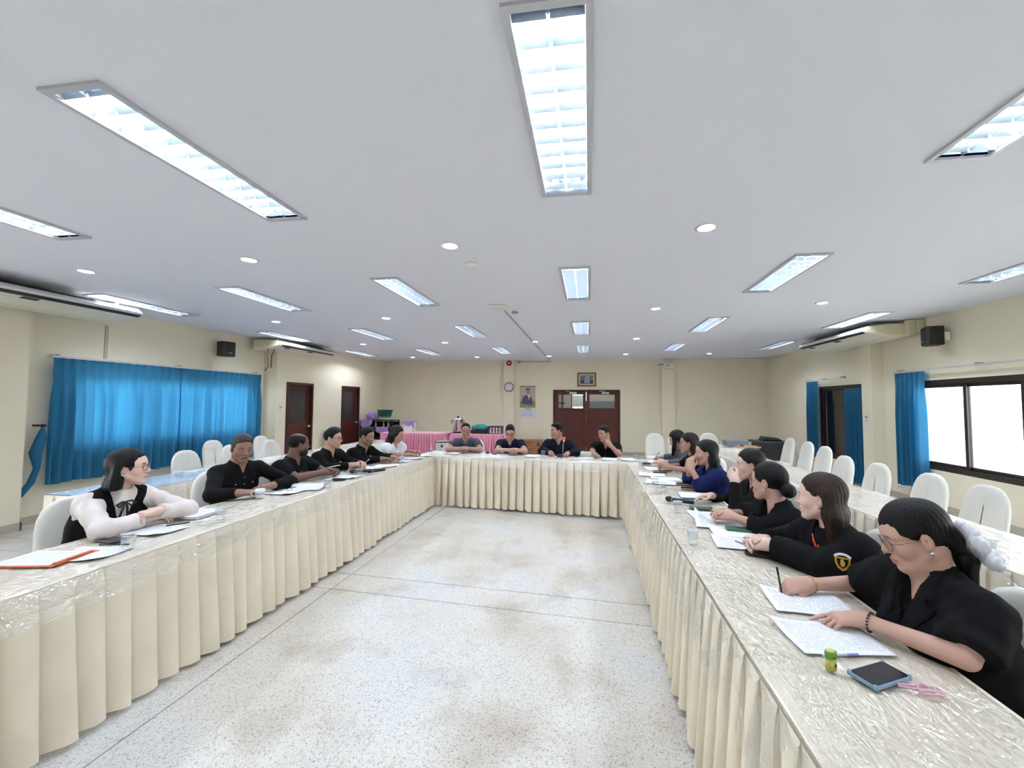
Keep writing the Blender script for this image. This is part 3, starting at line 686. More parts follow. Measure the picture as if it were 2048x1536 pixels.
TABLE_N = [0]
def make_table(label, loc, rz, Ln=1.8, W=0.6, H=0.75, sides='f', cloth=None, top=None, film=True, filmlabel='', group=None, hang=0.26, pleat=0.12):
    """local: front (skirted) edge along x at y=0, body towards +y; Empty at the floor under the front edge centre"""
    TABLE_N[0] += 1; sd = TABLE_N[0]*13
    cloth = cloth or CLOTH; top = top or cloth
    t = thing('banquet_table', label, 'table', loc, rz, group)
    hl = Ln/2
    MB().box((-hl, 0, H-0.03), (hl, W, H-0.004)).build('table_top', PLY, t)
    def tf(u, v):
        x = lerp(-hl-0.004, hl+0.004, u); y = lerp(-0.006, W+0.006, v)
        return (x, y, H+0.0008*math.sin(9*x+sd)*math.cos(11*y))
    tcl = MB().grid(tf, 24, 8)
    tcl.grid(lambda u, v: (lerp(-hl-0.004, hl+0.004, u), W+0.006+0.004*math.sin(7*u*Ln)*v, H-0.14*v), 24, 3)
    tcl.grid(lambda u, v: (lerp(-hl-0.004, hl+0.004, u), -0.006, H-0.03*v), 24, 1)
    tcl.build('tablecloth', top, t, smooth=True, sharp=40)
    b = MB(); skirt(b, Ln+0.01, H-0.002, sd, pleat); b.v = [(x-hl-0.005, y-0.006, z) for x, y, z in b.v]
    if 'r' in sides:
        c = MB(); skirt(c, W+0.01, H-0.002, sd+1, pleat); b.add([(hl+0.005-y, x, z) for x, y, z in c.v], c.f)
    if 'l' in sides:
        c = MB(); skirt(c, W+0.01, H-0.002, sd+2, pleat); b.add([(-hl-0.005+y, W-x, z) for x, y, z in c.v], c.f)
    b.build('skirt', cloth, t, sharp=55)
    for sx in (-1, 1):
        for yy in (0.06, W-0.06): MB().cyl((sx*(hl-0.12), yy, 0), (sx*(hl-0.12), yy, H-0.03), 0.014, n=10).build('leg', LEGM, t, smooth=True)
    if film:
        rr = random.Random(sd); ph = [rr.uniform(0, 6.28) for _ in range(6)]
        def wr(x, y): return 0.0006*(math.sin(7*x+3*y+ph[0])+math.sin(13*x-9*y+ph[1])+math.sin(5*x+19*y+ph[2]))
        fm = MB()
        def ff(u, v):
            x = lerp(-hl-0.006, hl+0.006, u); s = lerp(-hang, W+0.1, v)
            # path over the edges
            if s < 0:
                d = -s; fx = 0.05*d*math.sin(6*x+ph[3]); sag = 0.03+0.04*(0.5+0.5*math.sin(3*x+ph[4]))*(d/hang)
                return (x+fx, -0.014-min(1, d*25)*0.012-sag*(d/hang)-0.008*math.sin(17*x+9*d+ph[5])*(d/hang), H+0.004-d)
            if s > W:
                d = s-W; return (x, W+0.01+0.01*math.sin(9*x+ph[3])*d*6, H+0.004-d)
            return (x, s-0.008*(1 if s < 0.02 else 0), H+0.0042+wr(x, s))
        fm.grid(ff, 44, 34)
        o = fm.build('plastic_sheet', PLASTIC, smooth=True); o.location = loc; o.rotation_euler = (0, 0, rz)
        tag(o, filmlabel or ('clear plastic sheet over the '+label), 'plastic sheet', 'clear plastic sheets over the tables')
    return t
h = math.pi/2
G_IN = 'cream-skirted tables of the meeting U'
# left row: front edge faces +x  -> rotate so that -y local -> +x  (rz=+90)
XLI, XRI = -2.41, 0.533
for k, (y0, n_) in enumerate(((0.67, 'nearest the camera'), (2.475, 'middle'), (4.28, 'farthest'))):
    make_table('cream-skirted table of the left row, %s' % n_, (XLI, y0+0.9, 0), h, sides='f', group=G_IN, filmlabel='clear plastic film over the %s left table' % n_, hang=0.13)
for k, (y0, n_) in enumerate(((0.27, 'nearest the camera'), (2.075, 'middle'), (3.88, 'farthest'))):
    make_table('cream-skirted table of the right row, %s' % n_, (XRI, y0+0.9, 0), -h, sides='f', group=G_IN, filmlabel='clear plastic film over the %s right table' % n_)
# head row, turned slightly
HR = math.atan2(-0.34, 2.87)
def hp(s): return (-2.72+s*math.cos(HR), 6.11+s*math.sin(HR), 0)
make_table('cream-skirted head table, left half by the white bin', hp(0.91), HR, group=G_IN, filmlabel='clear plastic film over the left head table', hang=0.12)
make_table('cream-skirted head table, right half with the microphone', hp(2.72), HR, group=G_IN, filmlabel='clear plastic film over the right head table', hang=0.12)
# outer rows
G_OUT = 'cream-skirted tables of the outer rows'
for k, (y0, n_) in enumerate(((1.88, 'nearest the camera'), (3.69, 'middle'), (5.5, 'farthest'))):
    make_table('cream-skirted table of the outer right row, %s' % n_, (2.1, y0+0.9, 0), -h, sides='f', group=G_OUT, filmlabel='clear plastic film over the %s outer right table' % n_, hang=0.18)
make_table('outer left table with a light blue top, behind the woman in the vest', (-4.16, 3.9, 0), h, sides='fl', top=CLOTHB, group=G_OUT, filmlabel='clear plastic film over the blue-topped left table', hang=0.14)
make_table('cream-skirted outer left table behind the seated men', (-4.16, 5.72, 0), h, sides='f', group=G_OUT, filmlabel='clear plastic film over the far outer left table', hang=0.14)
make_table('cream table near the left doors behind the men', (-4.16, 7.54, 0), h, sides='f', group=G_OUT, filmlabel='clear plastic film over the table near the left doors', hang=0.14)
make_table('cream-skirted table in the right back corner', (2.55, 8.0, 0), 0, 1.08, 0.75, sides='flr', group=G_OUT, filmlabel='clear plastic film over the right back table', hang=0.1)
G_P = 'pink-skirted tables along the back wall'
make_table('pink-skirted side table at the back, left one beside the black shelf', (-4.72, 10.45, 0), 0, 1.85, 0.7, sides='fr', cloth=PINK, top=PINKT, film=False, group=G_P, pleat=0.075)
make_table('pink-skirted side table at the back with the steel urn', (-2.92, 10.35, 0), 0, 1.4, 0.7, sides='flr', cloth=PINK, top=PINKT, film=False, group=G_P, pleat=0.075)

# ------------------------------------------------------------------ banquet chairs in white covers
CHC = cloth_mat('white_chair_cover', srgb(240, 238, 230), 0.0, 0.8)
def chair_proto():
    # local: sitter faces +y, origin on the floor under the seat centre
    t = thing('banquet_chair', '', 'chair', (0, 0, -50))
    b = MB(); n = 28
    def outline(k):   # half-lobed back seen from the front, z from seat to dome
        pts = []
        for i in range(n+1):
            a = i/n
            if a < 0.3: q = a/0.3; pts.append((0.215-0.02*q, 0.42+0.26*q))
            elif a > 0.7: q = (1-a)/0.3; pts.append((-(0.215-0.02*q), 0.42+0.26*q))
            else:
                th = (a-0.3)/0.4*math.pi; c, s = math.cos(th), math.sin(th)
                pts.append((0.195*math.copysign(abs(c)**0.75, c), 0.68+0.255*abs(s)**0.8))
        return pts
    P = outline(0)
    def yb(z): return -0.19-(z-0.42)*0.2
    rings = []
    for (off, sc) in ((0.012, 0.0), (0.024, 0.80), (0.022, 0.93), (0.008, 1.0), (-0.012, 1.0), (-0.028, 0.94), (-0.03, 0.8), (-0.024, 0.0)):
        ring = []
        for (x, z) in P:
            if sc == 0: xx, zz = x*0.02, 0.42+(z-0.42)*0.5+0.1
            else: xx, zz = x*sc, 0.42+(z-0.42)*(0.5+0.5*sc) if sc < 1 else z
            ring.append((xx, yb(zz)+off, zz))
        rings.append(ring)
    vs = [p for r_ in rings for p in r_]; m_ = n+1
    fs = [(k*m_+i, k*m_+(i+1) % m_, (k+1)*m_+(i+1) % m_, (k+1)*m_+i) for k in range(len(rings)-1) for i in range(m_)]
    MB().add(vs, [f_[::-1] for f_ in fs]).build('backrest', CHC, t, smooth=True)
    s = MB()
    def seat(u, v):
        a = u*2*math.pi; c, q = math.cos(a), math.sin(a)
        ex = math.copysign(abs(c)**0.35, c)*0.215; ey = math.copysign(abs(q)**0.35, q)*0.21
        pr = [(0.0, 0.475), (0.75, 0.47), (0.96, 0.455), (1.0, 0.43), (1.0, 0.4)]
        i = min(int(v*4), 3); f_ = v*4-i
        k = lerp(pr[i][0], pr[i+1][0], f_); z = lerp(pr[i][1], pr[i+1][1], f_)
        return (ex*k, ey*k, z)
    s.grid(seat, 32, 8).build('seat', CHC, t, smooth=True)
    d = MB()
    def drape(u, v):
        a = u*2*math.pi; c, q = math.cos(a), math.sin(a)
        k = 1.0+0.10*v+0.02*v*math.sin(9*a+1.3)
        ex = math.copysign(abs(c)**0.35, c)*0.217*k; ey = math.copysign(abs(q)**0.35, q)*0.212*k-0.02*v
        return (ex, ey, lerp(0.44, 0.012, v))
    d.grid(drape, 48, 8).build('cover_drape', CHC, t, smooth=True)
    for sx in (-1, 1):
        for sy in (-1, 1): MB().cyl((sx*0.18, sy*0.17, 0), (sx*0.17, sy*0.16, 0.42), 0.012, n=8).build('leg', LEGM, t)
    return t
CH0 = chair_proto(); CH_USED = [False]
def chair(x, y, rz, label, group):
    if not CH_USED[0]:
        CH_USED[0] = True; CH0.location = (x, y, 0); CH0.rotation_euler = (0, 0, rz); CH0['label'] = label; CH0['group'] = group; return CH0
    return dup(CH0, (x, y, 0), rz, label, group)
FX, FMX = -h, h      # facing +x / facing -x
GE = 'empty white-covered chairs'
for x, y, n_ in ((-5.0, 4.7, 'nearest one behind the blue-topped left table'), (-5.05, 5.45, 'second one behind the outer left tables'), (-5.1, 6.25, 'third one behind the outer left tables'),
                 (-5.95, 6.0, 'in front of the left curtain, nearer one'), (-5.9, 6.95, 'in front of the left curtain end')):
    chair(x, y, FX, 'empty white-covered banquet chair, '+n_, GE)
chair(-6.35, 9.62, FX-0.3, 'empty white-covered banquet chair between the two left doors', GE)
for x, y, n_ in ((2.9, 3.78, 'nearest the camera along the outer right table'), (2.93, 4.36, 'second from the camera along the outer right table'), (2.9, 5.02, 'before the right pilaster'),
                 (2.92, 5.66, 'before the curtained side door'), (3.35, 6.9, 'leaning row by the right wall, nearest'), (3.5, 7.7, 'leaning row by the right wall, middle'), (3.55, 8.45, 'leaning row by the right wall, farthest')):
    chair(x, y, FMX, 'empty white-covered banquet chair, '+n_, GE)
chair(1.42, 8.9, math.pi, 'empty white-covered banquet chair facing the camera left of the back pillar', GE)
chair(1.9, 9.0, math.pi, 'empty white-covered banquet chair facing the camera at the back pillar', GE)
chair(2.62, 9.2, math.pi, 'empty white-covered banquet chair behind the right back table', GE)
# ------------------------------------------------------------------ people: smooth distance-field bodies turned into meshes
V = lambda *a: np.array(a, dtype=np.float64)
def nrm(v): v = np.asarray(v, float); return v/max(1e-9, np.linalg.norm(v))
class Field:
    def __init__(s, lo, hi, h_):
        s.h = h_; s.lo = np.asarray(lo, float); s.n = np.maximum(4, np.ceil((np.asarray(hi)-s.lo)/h_).astype(int)+1)
        s.ax = [(s.lo[i]+h_*np.arange(s.n[i])).astype(np.float32) for i in range(3)]
        s.F = np.full(tuple(s.n), 0.5, np.float32)
    def sub(s, lo, hi, pad):
        i0 = np.clip(np.floor((np.asarray(lo)-pad-s.lo)/s.h).astype(int), 0, s.n); i1 = np.clip(np.ceil((np.asarray(hi)+pad-s.lo)/s.h).astype(int)+1, 0, s.n)
        if np.any(i1 <= i0): return None
        sl = tuple(slice(a, b) for a, b in zip(i0, i1))
        return sl, s.ax[0][sl[0]][:, None, None], s.ax[1][sl[1]][None, :, None], s.ax[2][sl[2]][None, None, :]
    def op(s, d, sl, k, mode):
        F = s.F[sl]
        if mode == 'add':
            if k > 0:
                q = np.maximum(k-np.abs(F-d), 0)/k; s.F[sl] = np.minimum(F, d)-q*q*k*0.25
            else: s.F[sl] = np.minimum(F, d)
        elif mode == 'cut':
            d = -d
            if k > 0:
                q = np.maximum(k-np.abs(F-d), 0)/k; s.F[sl] = np.maximum(F, d)+q*q*k*0.25
            else: s.F[sl] = np.maximum(F, d)
    def cone(s, a, b, r1, r2=None, k=0.01, mode='add', flat=None, grow=0.0):
        """capsule with a taper; flat=(direction, factor) squashes it along a direction"""
        r2 = r1 if r2 is None else r2; a = np.asarray(a, float); b = np.asarray(b, float); r1 += grow; r2 += grow
        rm = max(r1, r2); g_ = s.sub(np.minimum(a, b)-rm, np.maximum(a, b)+rm, k+3*s.h)
        if g_ is None: return s
        sl, X, Y, Z = g_
        px, py, pz = X-a[0], Y-a[1], Z-a[2]; ab = b-a; L2 = max(1e-9, ab@ab)
        t = np.clip((px*ab[0]+py*ab[1]+pz*ab[2])/L2, 0, 1)
        dx, dy, dz = px-t*ab[0], py-t*ab[1], pz-t*ab[2]
        if flat is not None:
            n_, fct = flat; n_ = nrm(n_); q = (dx*n_[0]+dy*n_[1]+dz*n_[2])*(1/fct-1)
            dx, dy, dz = dx+q*n_[0], dy+q*n_[1], dz+q*n_[2]
            d = (np.sqrt(dx*dx+dy*dy+dz*dz)-(r1+(r2-r1)*t))*(0.5+0.5*fct)
        else: d = np.sqrt(dx*dx+dy*dy+dz*dz)-(r1+(r2-r1)*t)
        s.op(d.astype(np.float32), sl, k, mode); return s
    def ell(s, c, r, k=0.01, mode='add', rot=None, grow=0.0):
        c = np.asarray(c, float); r = np.asarray(r, float)+grow; rm = r.max()
        g_ = s.sub(c-rm, c+rm, k+3*s.h)
        if g_ is None: return s
        sl, X, Y, Z = g_; x, y, z = X-c[0], Y-c[1], Z-c[2]
        if rot is not None:
            m_ = np.asarray(rot); x, y, z = [m_[0, i]*x+m_[1, i]*y+m_[2, i]*z for i in range(3)]
        k0 = np.sqrt((x/r[0])**2+(y/r[1])**2+(z/r[2])**2)+1e-6; k1 = np.sqrt((x/r[0]**2)**2+(y/r[1]**2)**2+(z/r[2]**2)**2)+1e-6
        s.op((k0*(k0-1)/k1).astype(np.float32), sl, k, mode); return s
    def plane(s, p, n_, k=0.0):
        """cut away everything on the side n points to"""
        n_ = nrm(n_); X, Y, Z = s.ax[0][:, None, None], s.ax[1][None, :, None], s.ax[2][None, None, :]
        d = (X-p[0])*n_[0]+(Y-p[1])*n_[1]+(Z-p[2])*n_[2]
        s.op((-d).astype(np.float32), (slice(None),)*3, k, 'cut'); return s
    def wob(s, fn):
        X, Y, Z = s.ax[0][:, None, None], s.ax[1][None, :, None], s.ax[2][None, None, :]
        s.F += fn(X, Y, Z).astype(np.float32); return s
    def mesh(s):
        """naive surface nets"""
        F = s.F; F[0] = F[-1] = 0.5; F[:, 0] = F[:, -1] = 0.5; F[:, :, 0] = F[:, :, -1] = 0.5
        ins = F < 0; nx, ny, nz = F.shape
        c = np.zeros((nx-1, ny-1, nz-1), np.int8)
        for i in (0, 1):
            for j in (0, 1):
                for k in (0, 1): c += ins[i:nx-1+i, j:ny-1+j, k:nz-1+k]
        act = (c > 0) & (c < 8); I = np.argwhere(act)
        if len(I) == 0: return np.zeros((0, 3)), np.zeros((0, 4), int)
        idx = np.full(act.shape, -1, np.int64); idx[act] = np.arange(len(I))
        acc = np.zeros((len(I), 3)); cnt = np.zeros(len(I))
        cor = [(i, j, k) for i in (0, 1) for j in (0, 1) for k in (0, 1)]
        val = {q: F[I[:, 0]+q[0], I[:, 1]+q[1], I[:, 2]+q[2]] for q in cor}
        for q in cor:
            for ax in range(3):
                if q[ax] == 0:
                    q2 = list(q); q2[ax] = 1; q2 = tuple(q2); a, b = val[q], val[q2]; m_ = (a < 0) != (b < 0)
                    t = np.where(m_, a/np.where(m_, a-b, 1), 0)
                    for d in range(3): acc[:, d] += np.where(m_, q[d]+(t if d == ax else 0), 0)
                    cnt += m_
        P = (I+acc/cnt[:, None])*s.h+s.lo
        Q = []
        for ax in range(3):
            a_, b_ = [(1, 2), (2, 0), (0, 1)][ax]
            sl0 = [slice(None)]*3; sl1 = [slice(None)]*3; sl0[ax] = slice(0, -1); sl1[ax] = slice(1, None)
            e = ins[tuple(sl0)] != ins[tuple(sl1)]; E_ = np.argwhere(e); fl = ins[tuple(sl0)][e]
            ok = (E_[:, a_] > 0) & (E_[:, b_] > 0) & (E_[:, a_] < F.shape[a_]-1) & (E_[:, b_] < F.shape[b_]-1); E_ = E_[ok]; fl = fl[ok]
            def at(da, db):
                q = E_.copy(); q[:, a_] -= da; q[:, b_] -= db; return idx[q[:, 0], q[:, 1], q[:, 2]]
            f4 = np.stack([at(1, 1), at(0, 1), at(0, 0), at(1, 0)], 1); f4[~fl] = f4[~fl][:, ::-1]; Q.append(f4)
        return P, np.concatenate(Q)
def np_mesh(name, P, Q, material, col=None, smooth_iter=0):
    me = bpy.data.meshes.new(name); n = len(P); q = len(Q)
    me.vertices.add(n); me.vertices.foreach_set('co', np.asarray(P, np.float32).ravel())
    me.loops.add(q*4); me.loops.foreach_set('vertex_index', np.asarray(Q, np.int32).ravel())
    me.polygons.add(q); me.polygons.foreach_set('loop_start', np.arange(0, q*4, 4, dtype=np.int32)); me.polygons.foreach_set('loop_total', np.full(q, 4, np.int32))
    me.polygons.foreach_set('use_smooth', np.ones(q, bool))
    me.update(calc_edges=True); me.validate()
    if col is not None:
        a = me.color_attributes.new('skin', 'FLOAT_COLOR', 'POINT'); c4 = np.ones((n, 4), np.float32); c4[:, :3] = col; a.data.foreach_set('color', c4.ravel())
    me.materials.append(material); return me

SKINM = mat('skin', (0.5, 0.3, 0.2), 0.48, attr='skin', spec=0.4, bump=0.04, bscale=500)
EYEW = mat('eye_white', srgb(225, 220, 214), 0.25); EYED = mat('eye_iris', srgb(24, 16, 12), 0.15)
def hairmat(name, c): return mat(name, c, 0.45, spec=0.22, var=0.5, vscale=90, stretch=(1, 1, 0.05), bump=0.5, bscale=170)
HAIRB = hairmat('black_hair', srgb(13, 11, 12)); HAIRBR = hairmat('brown_hair', srgb(50, 34, 28)); HAIRG = hairmat('greying_hair', srgb(72, 70, 69)); HAIRD = hairmat('dark_brown_hair', srgb(28, 19, 18))
def fabric(name, c, rough=0.85): return mat(name, c, rough, var=0.18, vscale=8, bump=0.35, bscale=600, spec=0.18)
F_BLACK = fabric('black_cotton', srgb(19, 18, 20)); F_BLACK2 = fabric('black_suiting', srgb(14, 14, 17)); F_NAVY = fabric('navy_cloth', srgb(26, 30, 54)); F_NAVY2 = fabric('navy_blazer_cloth', srgb(30, 38, 88))
F_DNAVY = fabric('dark_navy_cotton', srgb(28, 32, 46)); F_SLATE = fabric('slate_polo_cloth', srgb(82, 88, 102)); F_WHITE = fabric('white_cotton', srgb(246, 247, 250)); F_CREAM = fabric('cream_knit', srgb(246, 236, 231)); F_GREY = fabric('grey_check_cloth', srgb(98, 102, 112)); F_TROU = fabric('dark_trousers', srgb(18, 18, 22))
SHOE = mat('black_shoe', srgb(18, 17, 17), 0.35)
GOLDM = mat('gold_metal', srgb(196, 160, 96), 0.3, metal=0.9); SILV = mat('silver_metal', srgb(200, 200, 205), 0.25, metal=0.9); PEARL = mat('pearl', srgb(235, 230, 220), 0.2)
RIMD = mat('dark_rim', srgb(40, 34, 34), 0.3); RIMG = mat('rose_rim', srgb(138, 108, 98), 0.3, metal=0.5)

def frame(yaw_deg, pitch_deg=0.0, roll_deg=0.0):
    """columns: right, forward, up; yaw is the compass direction faced (0 = +x, 90 = +y)"""
    a, p, r_ = map(math.radians, (yaw_deg, pitch_deg, roll_deg))
    f = V(math.cos(a)*math.cos(p), math.sin(a)*math.cos(p), math.sin(p)); rr = V(math.sin(a), -math.cos(a), 0); u = np.cross(rr, f)
    return np.stack([rr*math.cos(r_)+u*math.sin(r_), f, u*math.cos(r_)-rr*math.sin(r_)], 1)

def build_head(S, M, C, nb, chest, h_):
    """skin of head and neck in head space; nb, chest: neck base and chest points (person space)"""
    T = lambda p: M.T@(np.asarray(p, float)-C)
    fem = S['sex'] == 'f'; full = S.get('full', 1.0); jw = (0.92 if fem else 1.03)*full
    nbl, chl = T(nb), T(chest)
    lo = np.minimum(V(-0.115, -0.135, -0.15), np.minimum(nbl-0.1, chl-0.12)); hi = np.maximum(V(0.115, 0.145, 0.15), np.maximum(nbl+0.1, chl+0.12))
    g_ = Field(lo, hi, h_)
    g_.ell((0, -0.012, 0.032), (0.072, 0.094, 0.086), 0)
    g_.ell((0, 0.03, -0.03), (0.060*jw, 0.062, 0.082), 0.03)
    g_.ell((0, 0.055, 0.035), (0.058, 0.035, 0.045), 0.025)
    for s_ in (-1, 1):
        g_.cone((s_*0.052*jw, 0.0, -0.05), (s_*0.016, 0.06, -0.1), 0.018, 0.015, 0.025)
        g_.ell((s_*0.040*jw, 0.058, -0.025), (0.026, 0.024, 0.028), 0.02)
        g_.cone((s_*0.012, 0.084, 0.024), (s_*0.044, 0.07, 0.022), 0.010, 0.009, 0.014)
        g_.ell((s_*0.033, 0.097, 0.002), (0.019, 0.017, 0.011), 0.012, 'cut')
        g_.ell((s_*0.032, 0.073, 0.001), (0.0165, 0.013, 0.0125), 0.005)
    g_.ell((0, 0.073, -0.1), (0.024, 0.022, 0.019), 0.02)
    if full > 1.05: g_.ell((0, 0.03, -0.1), (0.05, 0.045, 0.03), 0.03)
    nl = S.get('nose', 1.0)
    g_.cone((0, 0.084, 0.012), (0, 0.101*nl+0.004, -0.026), 0.007, 0.0105, 0.012)
    g_.ell((0, 0.105*nl, -0.03), (0.012, 0.011, 0.010), 0.008)
    for s_ in (-1, 1):
        g_.ell((s_*0.0135, 0.094, -0.033), (0.0085, 0.010, 0.0075), 0.006)
    # mouth
    g_.ell((0, 0.078, -0.066), (0.03, 0.018, 0.022), 0.012)
    g_.cone((-0.02, 0.086, -0.064), (0, 0.0965, -0.0615), 0.0045, 0.0068, 0.006); g_.cone((0.02, 0.086, -0.064), (0, 0.0965, -0.0615), 0.0045, 0.0068, 0.006)
    g_.cone((-0.016, 0.087, -0.072), (0, 0.0945, -0.0745), 0.005, 0.0075, 0.006); g_.cone((0.016, 0.087, -0.072), (0, 0.0945, -0.0745), 0.005, 0.0075, 0.006)
    op = S.get('mouth', 0.0)
    g_.cone((-0.021, 0.092, -0.0675), (0.021, 0.092, -0.0675), 0.0022+op, None, 0.003, 'cut', flat=(V(0, 1, 0), 2.5))
    for s_ in (-1, 1):      # ears
        rot = frame(90-s_*22, 0, 0)
        g_.ell((s_*0.077, -0.008, -0.006), (0.009, 0.019, 0.031), 0.008, rot=rot)
        g_.ell((s_*0.086, -0.002, -0.002), (0.006, 0.010, 0.016), 0.004, 'cut', rot=rot)
    nr = (0.048 if fem else 0.058)*(1+(full-1)*0.8)
    g_.cone((0, -0.025, -0.05), nbl, nr, nr*1.08, 0.025)
    g_.cone(nbl+0*chl, chl, nr*1.1, nr*1.35, 0.03)
    P, Q = g_.mesh()
    # colouring that belongs to the skin itself
    base = np.array(S['skin']); col = np.tile(base, (len(P), 1))
    x, y, z = P.T
    def blend(mask, c): 
        mk = np.clip(mask, 0, 1)[:, None]; col[:] = col*(1-mk)+np.array(c)*mk
    blend(0.45*np.exp(-(((np.abs(x)-0.042)/0.02)**2+((z+0.028)/0.02)**2))*(y > 0.03), base*np.array([1.05, 0.82, 0.8]))
    lip = np.exp(-((x/0.021)**4+((z+0.068)/0.0105)**4))*(y > 0.082)
    blend(0.85*lip, S.get('lip', tuple(base*np.array([0.85, 0.55, 0.55]))))
    brow = np.exp(-(((np.abs(x)-0.031)/0.017)**4+((z-0.0255+0.10*(np.abs(x)-0.03)**1)/0.0048)**4))*(y > 0.05)
    blend(S.get('browk', 0.85)*brow, S.get('browc', (0.02, 0.016, 0.014)))
    if S.get('beard'):
        bm_ = 1/(1+np.exp((z+0.045+0.5*np.maximum(0, 0.045-y))/0.006))*(y > -0.005)*(1-lip)*(z > -0.125)
        mu = np.exp(-((x/0.03)**4+((z+0.052)/0.008)**4))*(y > 0.075)
        blend(S['beard']*np.maximum(bm_, mu), (0.012, 0.01, 0.01))
    if S.get('stubble_scalp'):
        sm = 1/(1+np.exp(-(z-0.045-0.35*(y-0.02))/0.012))
        blend(S['stubble_scalp']*sm, (0.03, 0.025, 0.024))
    return P@M.T+C, Q, col

def build_hand(W, fdir, nback, elbow, pose, side, base, h_, rw=0.027, re=0.042, sc=1.0, start=None):
    """hand with forearm; fdir: finger direction, nback: back-of-hand normal, side +1 when the thumb lies towards cross(nback, fdir)"""
    f = nrm(fdir); n_ = nrm(np.asarray(nback, float)-f*np.dot(nback, f)); l_ = np.cross(n_, f)*side
    M = np.stack([f, l_, n_], 1); T = lambda p: M.T@(np.asarray(p, float)-W)
    segs = []
    curl, spread, thumb = pose['curl'], pose.get('spread', 0.06), pose.get('thumb', 0.4)
    kn = [(0.086, 0.028), (0.09, 0.009), (0.085, -0.010), (0.077, -0.027)]
    ln = [(0.043, 0.026, 0.021), (0.048, 0.030, 0.022), (0.044, 0.028, 0.021), (0.034, 0.021, 0.019)]
    rd = [0.0088, 0.009, 0.0085, 0.0077]
    for i in range(4):
        k_ = V(kn[i][0], kn[i][1], 0.002 if i in (1, 2) else 0.0)*sc
        segs.append((V(0.0, kn[i][1]*0.55*sc, 0), k_, 0.0165*sc, 0.0118*sc, 0.018))
        ang = 0.0; p = k_; c_ = curl[i] if isinstance(curl[i], (tuple, list)) else (curl[i]*0.75, curl[i]*1.0, curl[i]*0.6)
        sp_ = (1.5-i)*spread
        for j in range(3):
            ang += c_[j]; d = V(math.cos(ang)*math.cos(sp_), math.sin(sp_)*math.cos(ang), -math.sin(ang))
            q = p+d*ln[i][j]*sc; segs.append((p, q, rd[i]*sc*(1-0.06*j), rd[i]*sc*(0.95-0.07*j), 0.004)); p = q
    a = V(0.018, 0.024, -0.006)*sc; t1 = V(0.05, 0.046+0.012*thumb, -0.012-0.01*(1-thumb))*sc
    t2 = t1+V(0.030, 0.012*thumb-0.004*(1-thumb), -0.006-0.012*(1-thumb))*sc; t3 = t2+V(0.025, -0.004-0.010*(1-thumb), -0.004-0.004*(1-thumb))*sc
    segs += [(a, t1, 0.0165*sc, 0.0115*sc, 0.015), (t1, t2, 0.0108*sc, 0.0098*sc, 0.005), (t2, t3, 0.0098*sc, 0.0082*sc, 0.004)]
    E_ = T(elbow if start is None else start)
    pts = np.array([s_[0] for s_ in segs]+[s_[1] for s_ in segs]+[E_]); lo, hi = pts.min(0)-0.06, pts.max(0)+0.06
    g_ = Field(lo, hi, h_)
    rs = re if start is None else rw+(re-rw)*np.linalg.norm(np.asarray(start)-W)/np.linalg.norm(np.asarray(elbow)-W)
    g_.cone(V(0.005, 0, 0), E_, rw*sc, rs*sc, 0, flat=None)
    g_.cone(V(-0.01, 0, 0), V(0.03, 0, 0), 0.0255*sc, 0.024*sc, 0.03, flat=(V(0, 0, 1), 0.75))
    for a_, b_, r1, r2, k in segs: g_.cone(a_, b_, r1, r2, k)
    P, Q = g_.mesh(); col = np.tile(np.array(base), (len(P), 1))
    # slightly paler nails and ruddier knuckles
    for i in range(4):
        tip = segs[i*4+3][1]; kn_ = segs[i*4+1][0]
        d = np.linalg.norm(P-kn_, axis=1); mk = (0.35*np.exp(-(d/0.009)**2))[:, None]; col = col*(1-mk)+col*np.array([0.92, 0.78, 0.74])*mk
        nl = segs[i*4+3]; dirn = nrm(nl[1]-nl[0]); nn = nrm(V(0, 0, 1)-dirn*dirn[2]+1e-6); c = nl[1]+nn*0.006
        mk = (0.5*np.exp(-(np.linalg.norm(P-c, axis=1)/0.006)**4))[:, None]; col = col*(1-mk)+np.array([0.75, 0.55, 0.48])*mk
    if side < 0: Q = Q[:, ::-1]
    return P@M.T+W, Q, col

POSES = {'flat': dict(curl=[0.12, 0.1, 0.12, 0.16], thumb=0.9, spread=0.07), 'relax': dict(curl=[0.38, 0.45, 0.5, 0.55], thumb=0.5), 'curl': dict(curl=[0.75, 0.85, 0.9, 0.95], thumb=0.3),
         'fist': dict(curl=[1.25, 1.3, 1.3, 1.3], thumb=0.05, spread=0.02), 'clasp': dict(curl=[0.7, 0.75, 0.78, 0.8], thumb=0.25, spread=0.09), 'pen': dict(curl=[(0.75, 0.6, 0.4), (0.85, 0.8, 0.5), (1.05, 1.0, 0.6), (1.15, 1.1, 0.6)], thumb=0.15, spread=0.02),
         'point': dict(curl=[(0.25, 0.15, 0.1), (0.55, 0.75, 0.4), (0.65, 0.85, 0.5), (0.7, 0.9, 0.5)], thumb=0.35, spread=0.05), 'grip': dict(curl=[0.6, 0.7, 0.75, 0.8], thumb=0.4)}

def ik(S_, W, L1, L2, pole):
    d = W-S_; D = np.linalg.norm(d); u = d/D
    if D > (L1+L2)*0.985: k = D/((L1+L2)*0.985); L1 *= k; L2 *= k
    a = (L1*L1-L2*L2+D*D)/(2*D); hh = math.sqrt(max(1e-6, L1*L1-a*a)); p = np.asarray(pole, float); p = nrm(p-u*np.dot(p, u))
    return S_+u*a+p*hh

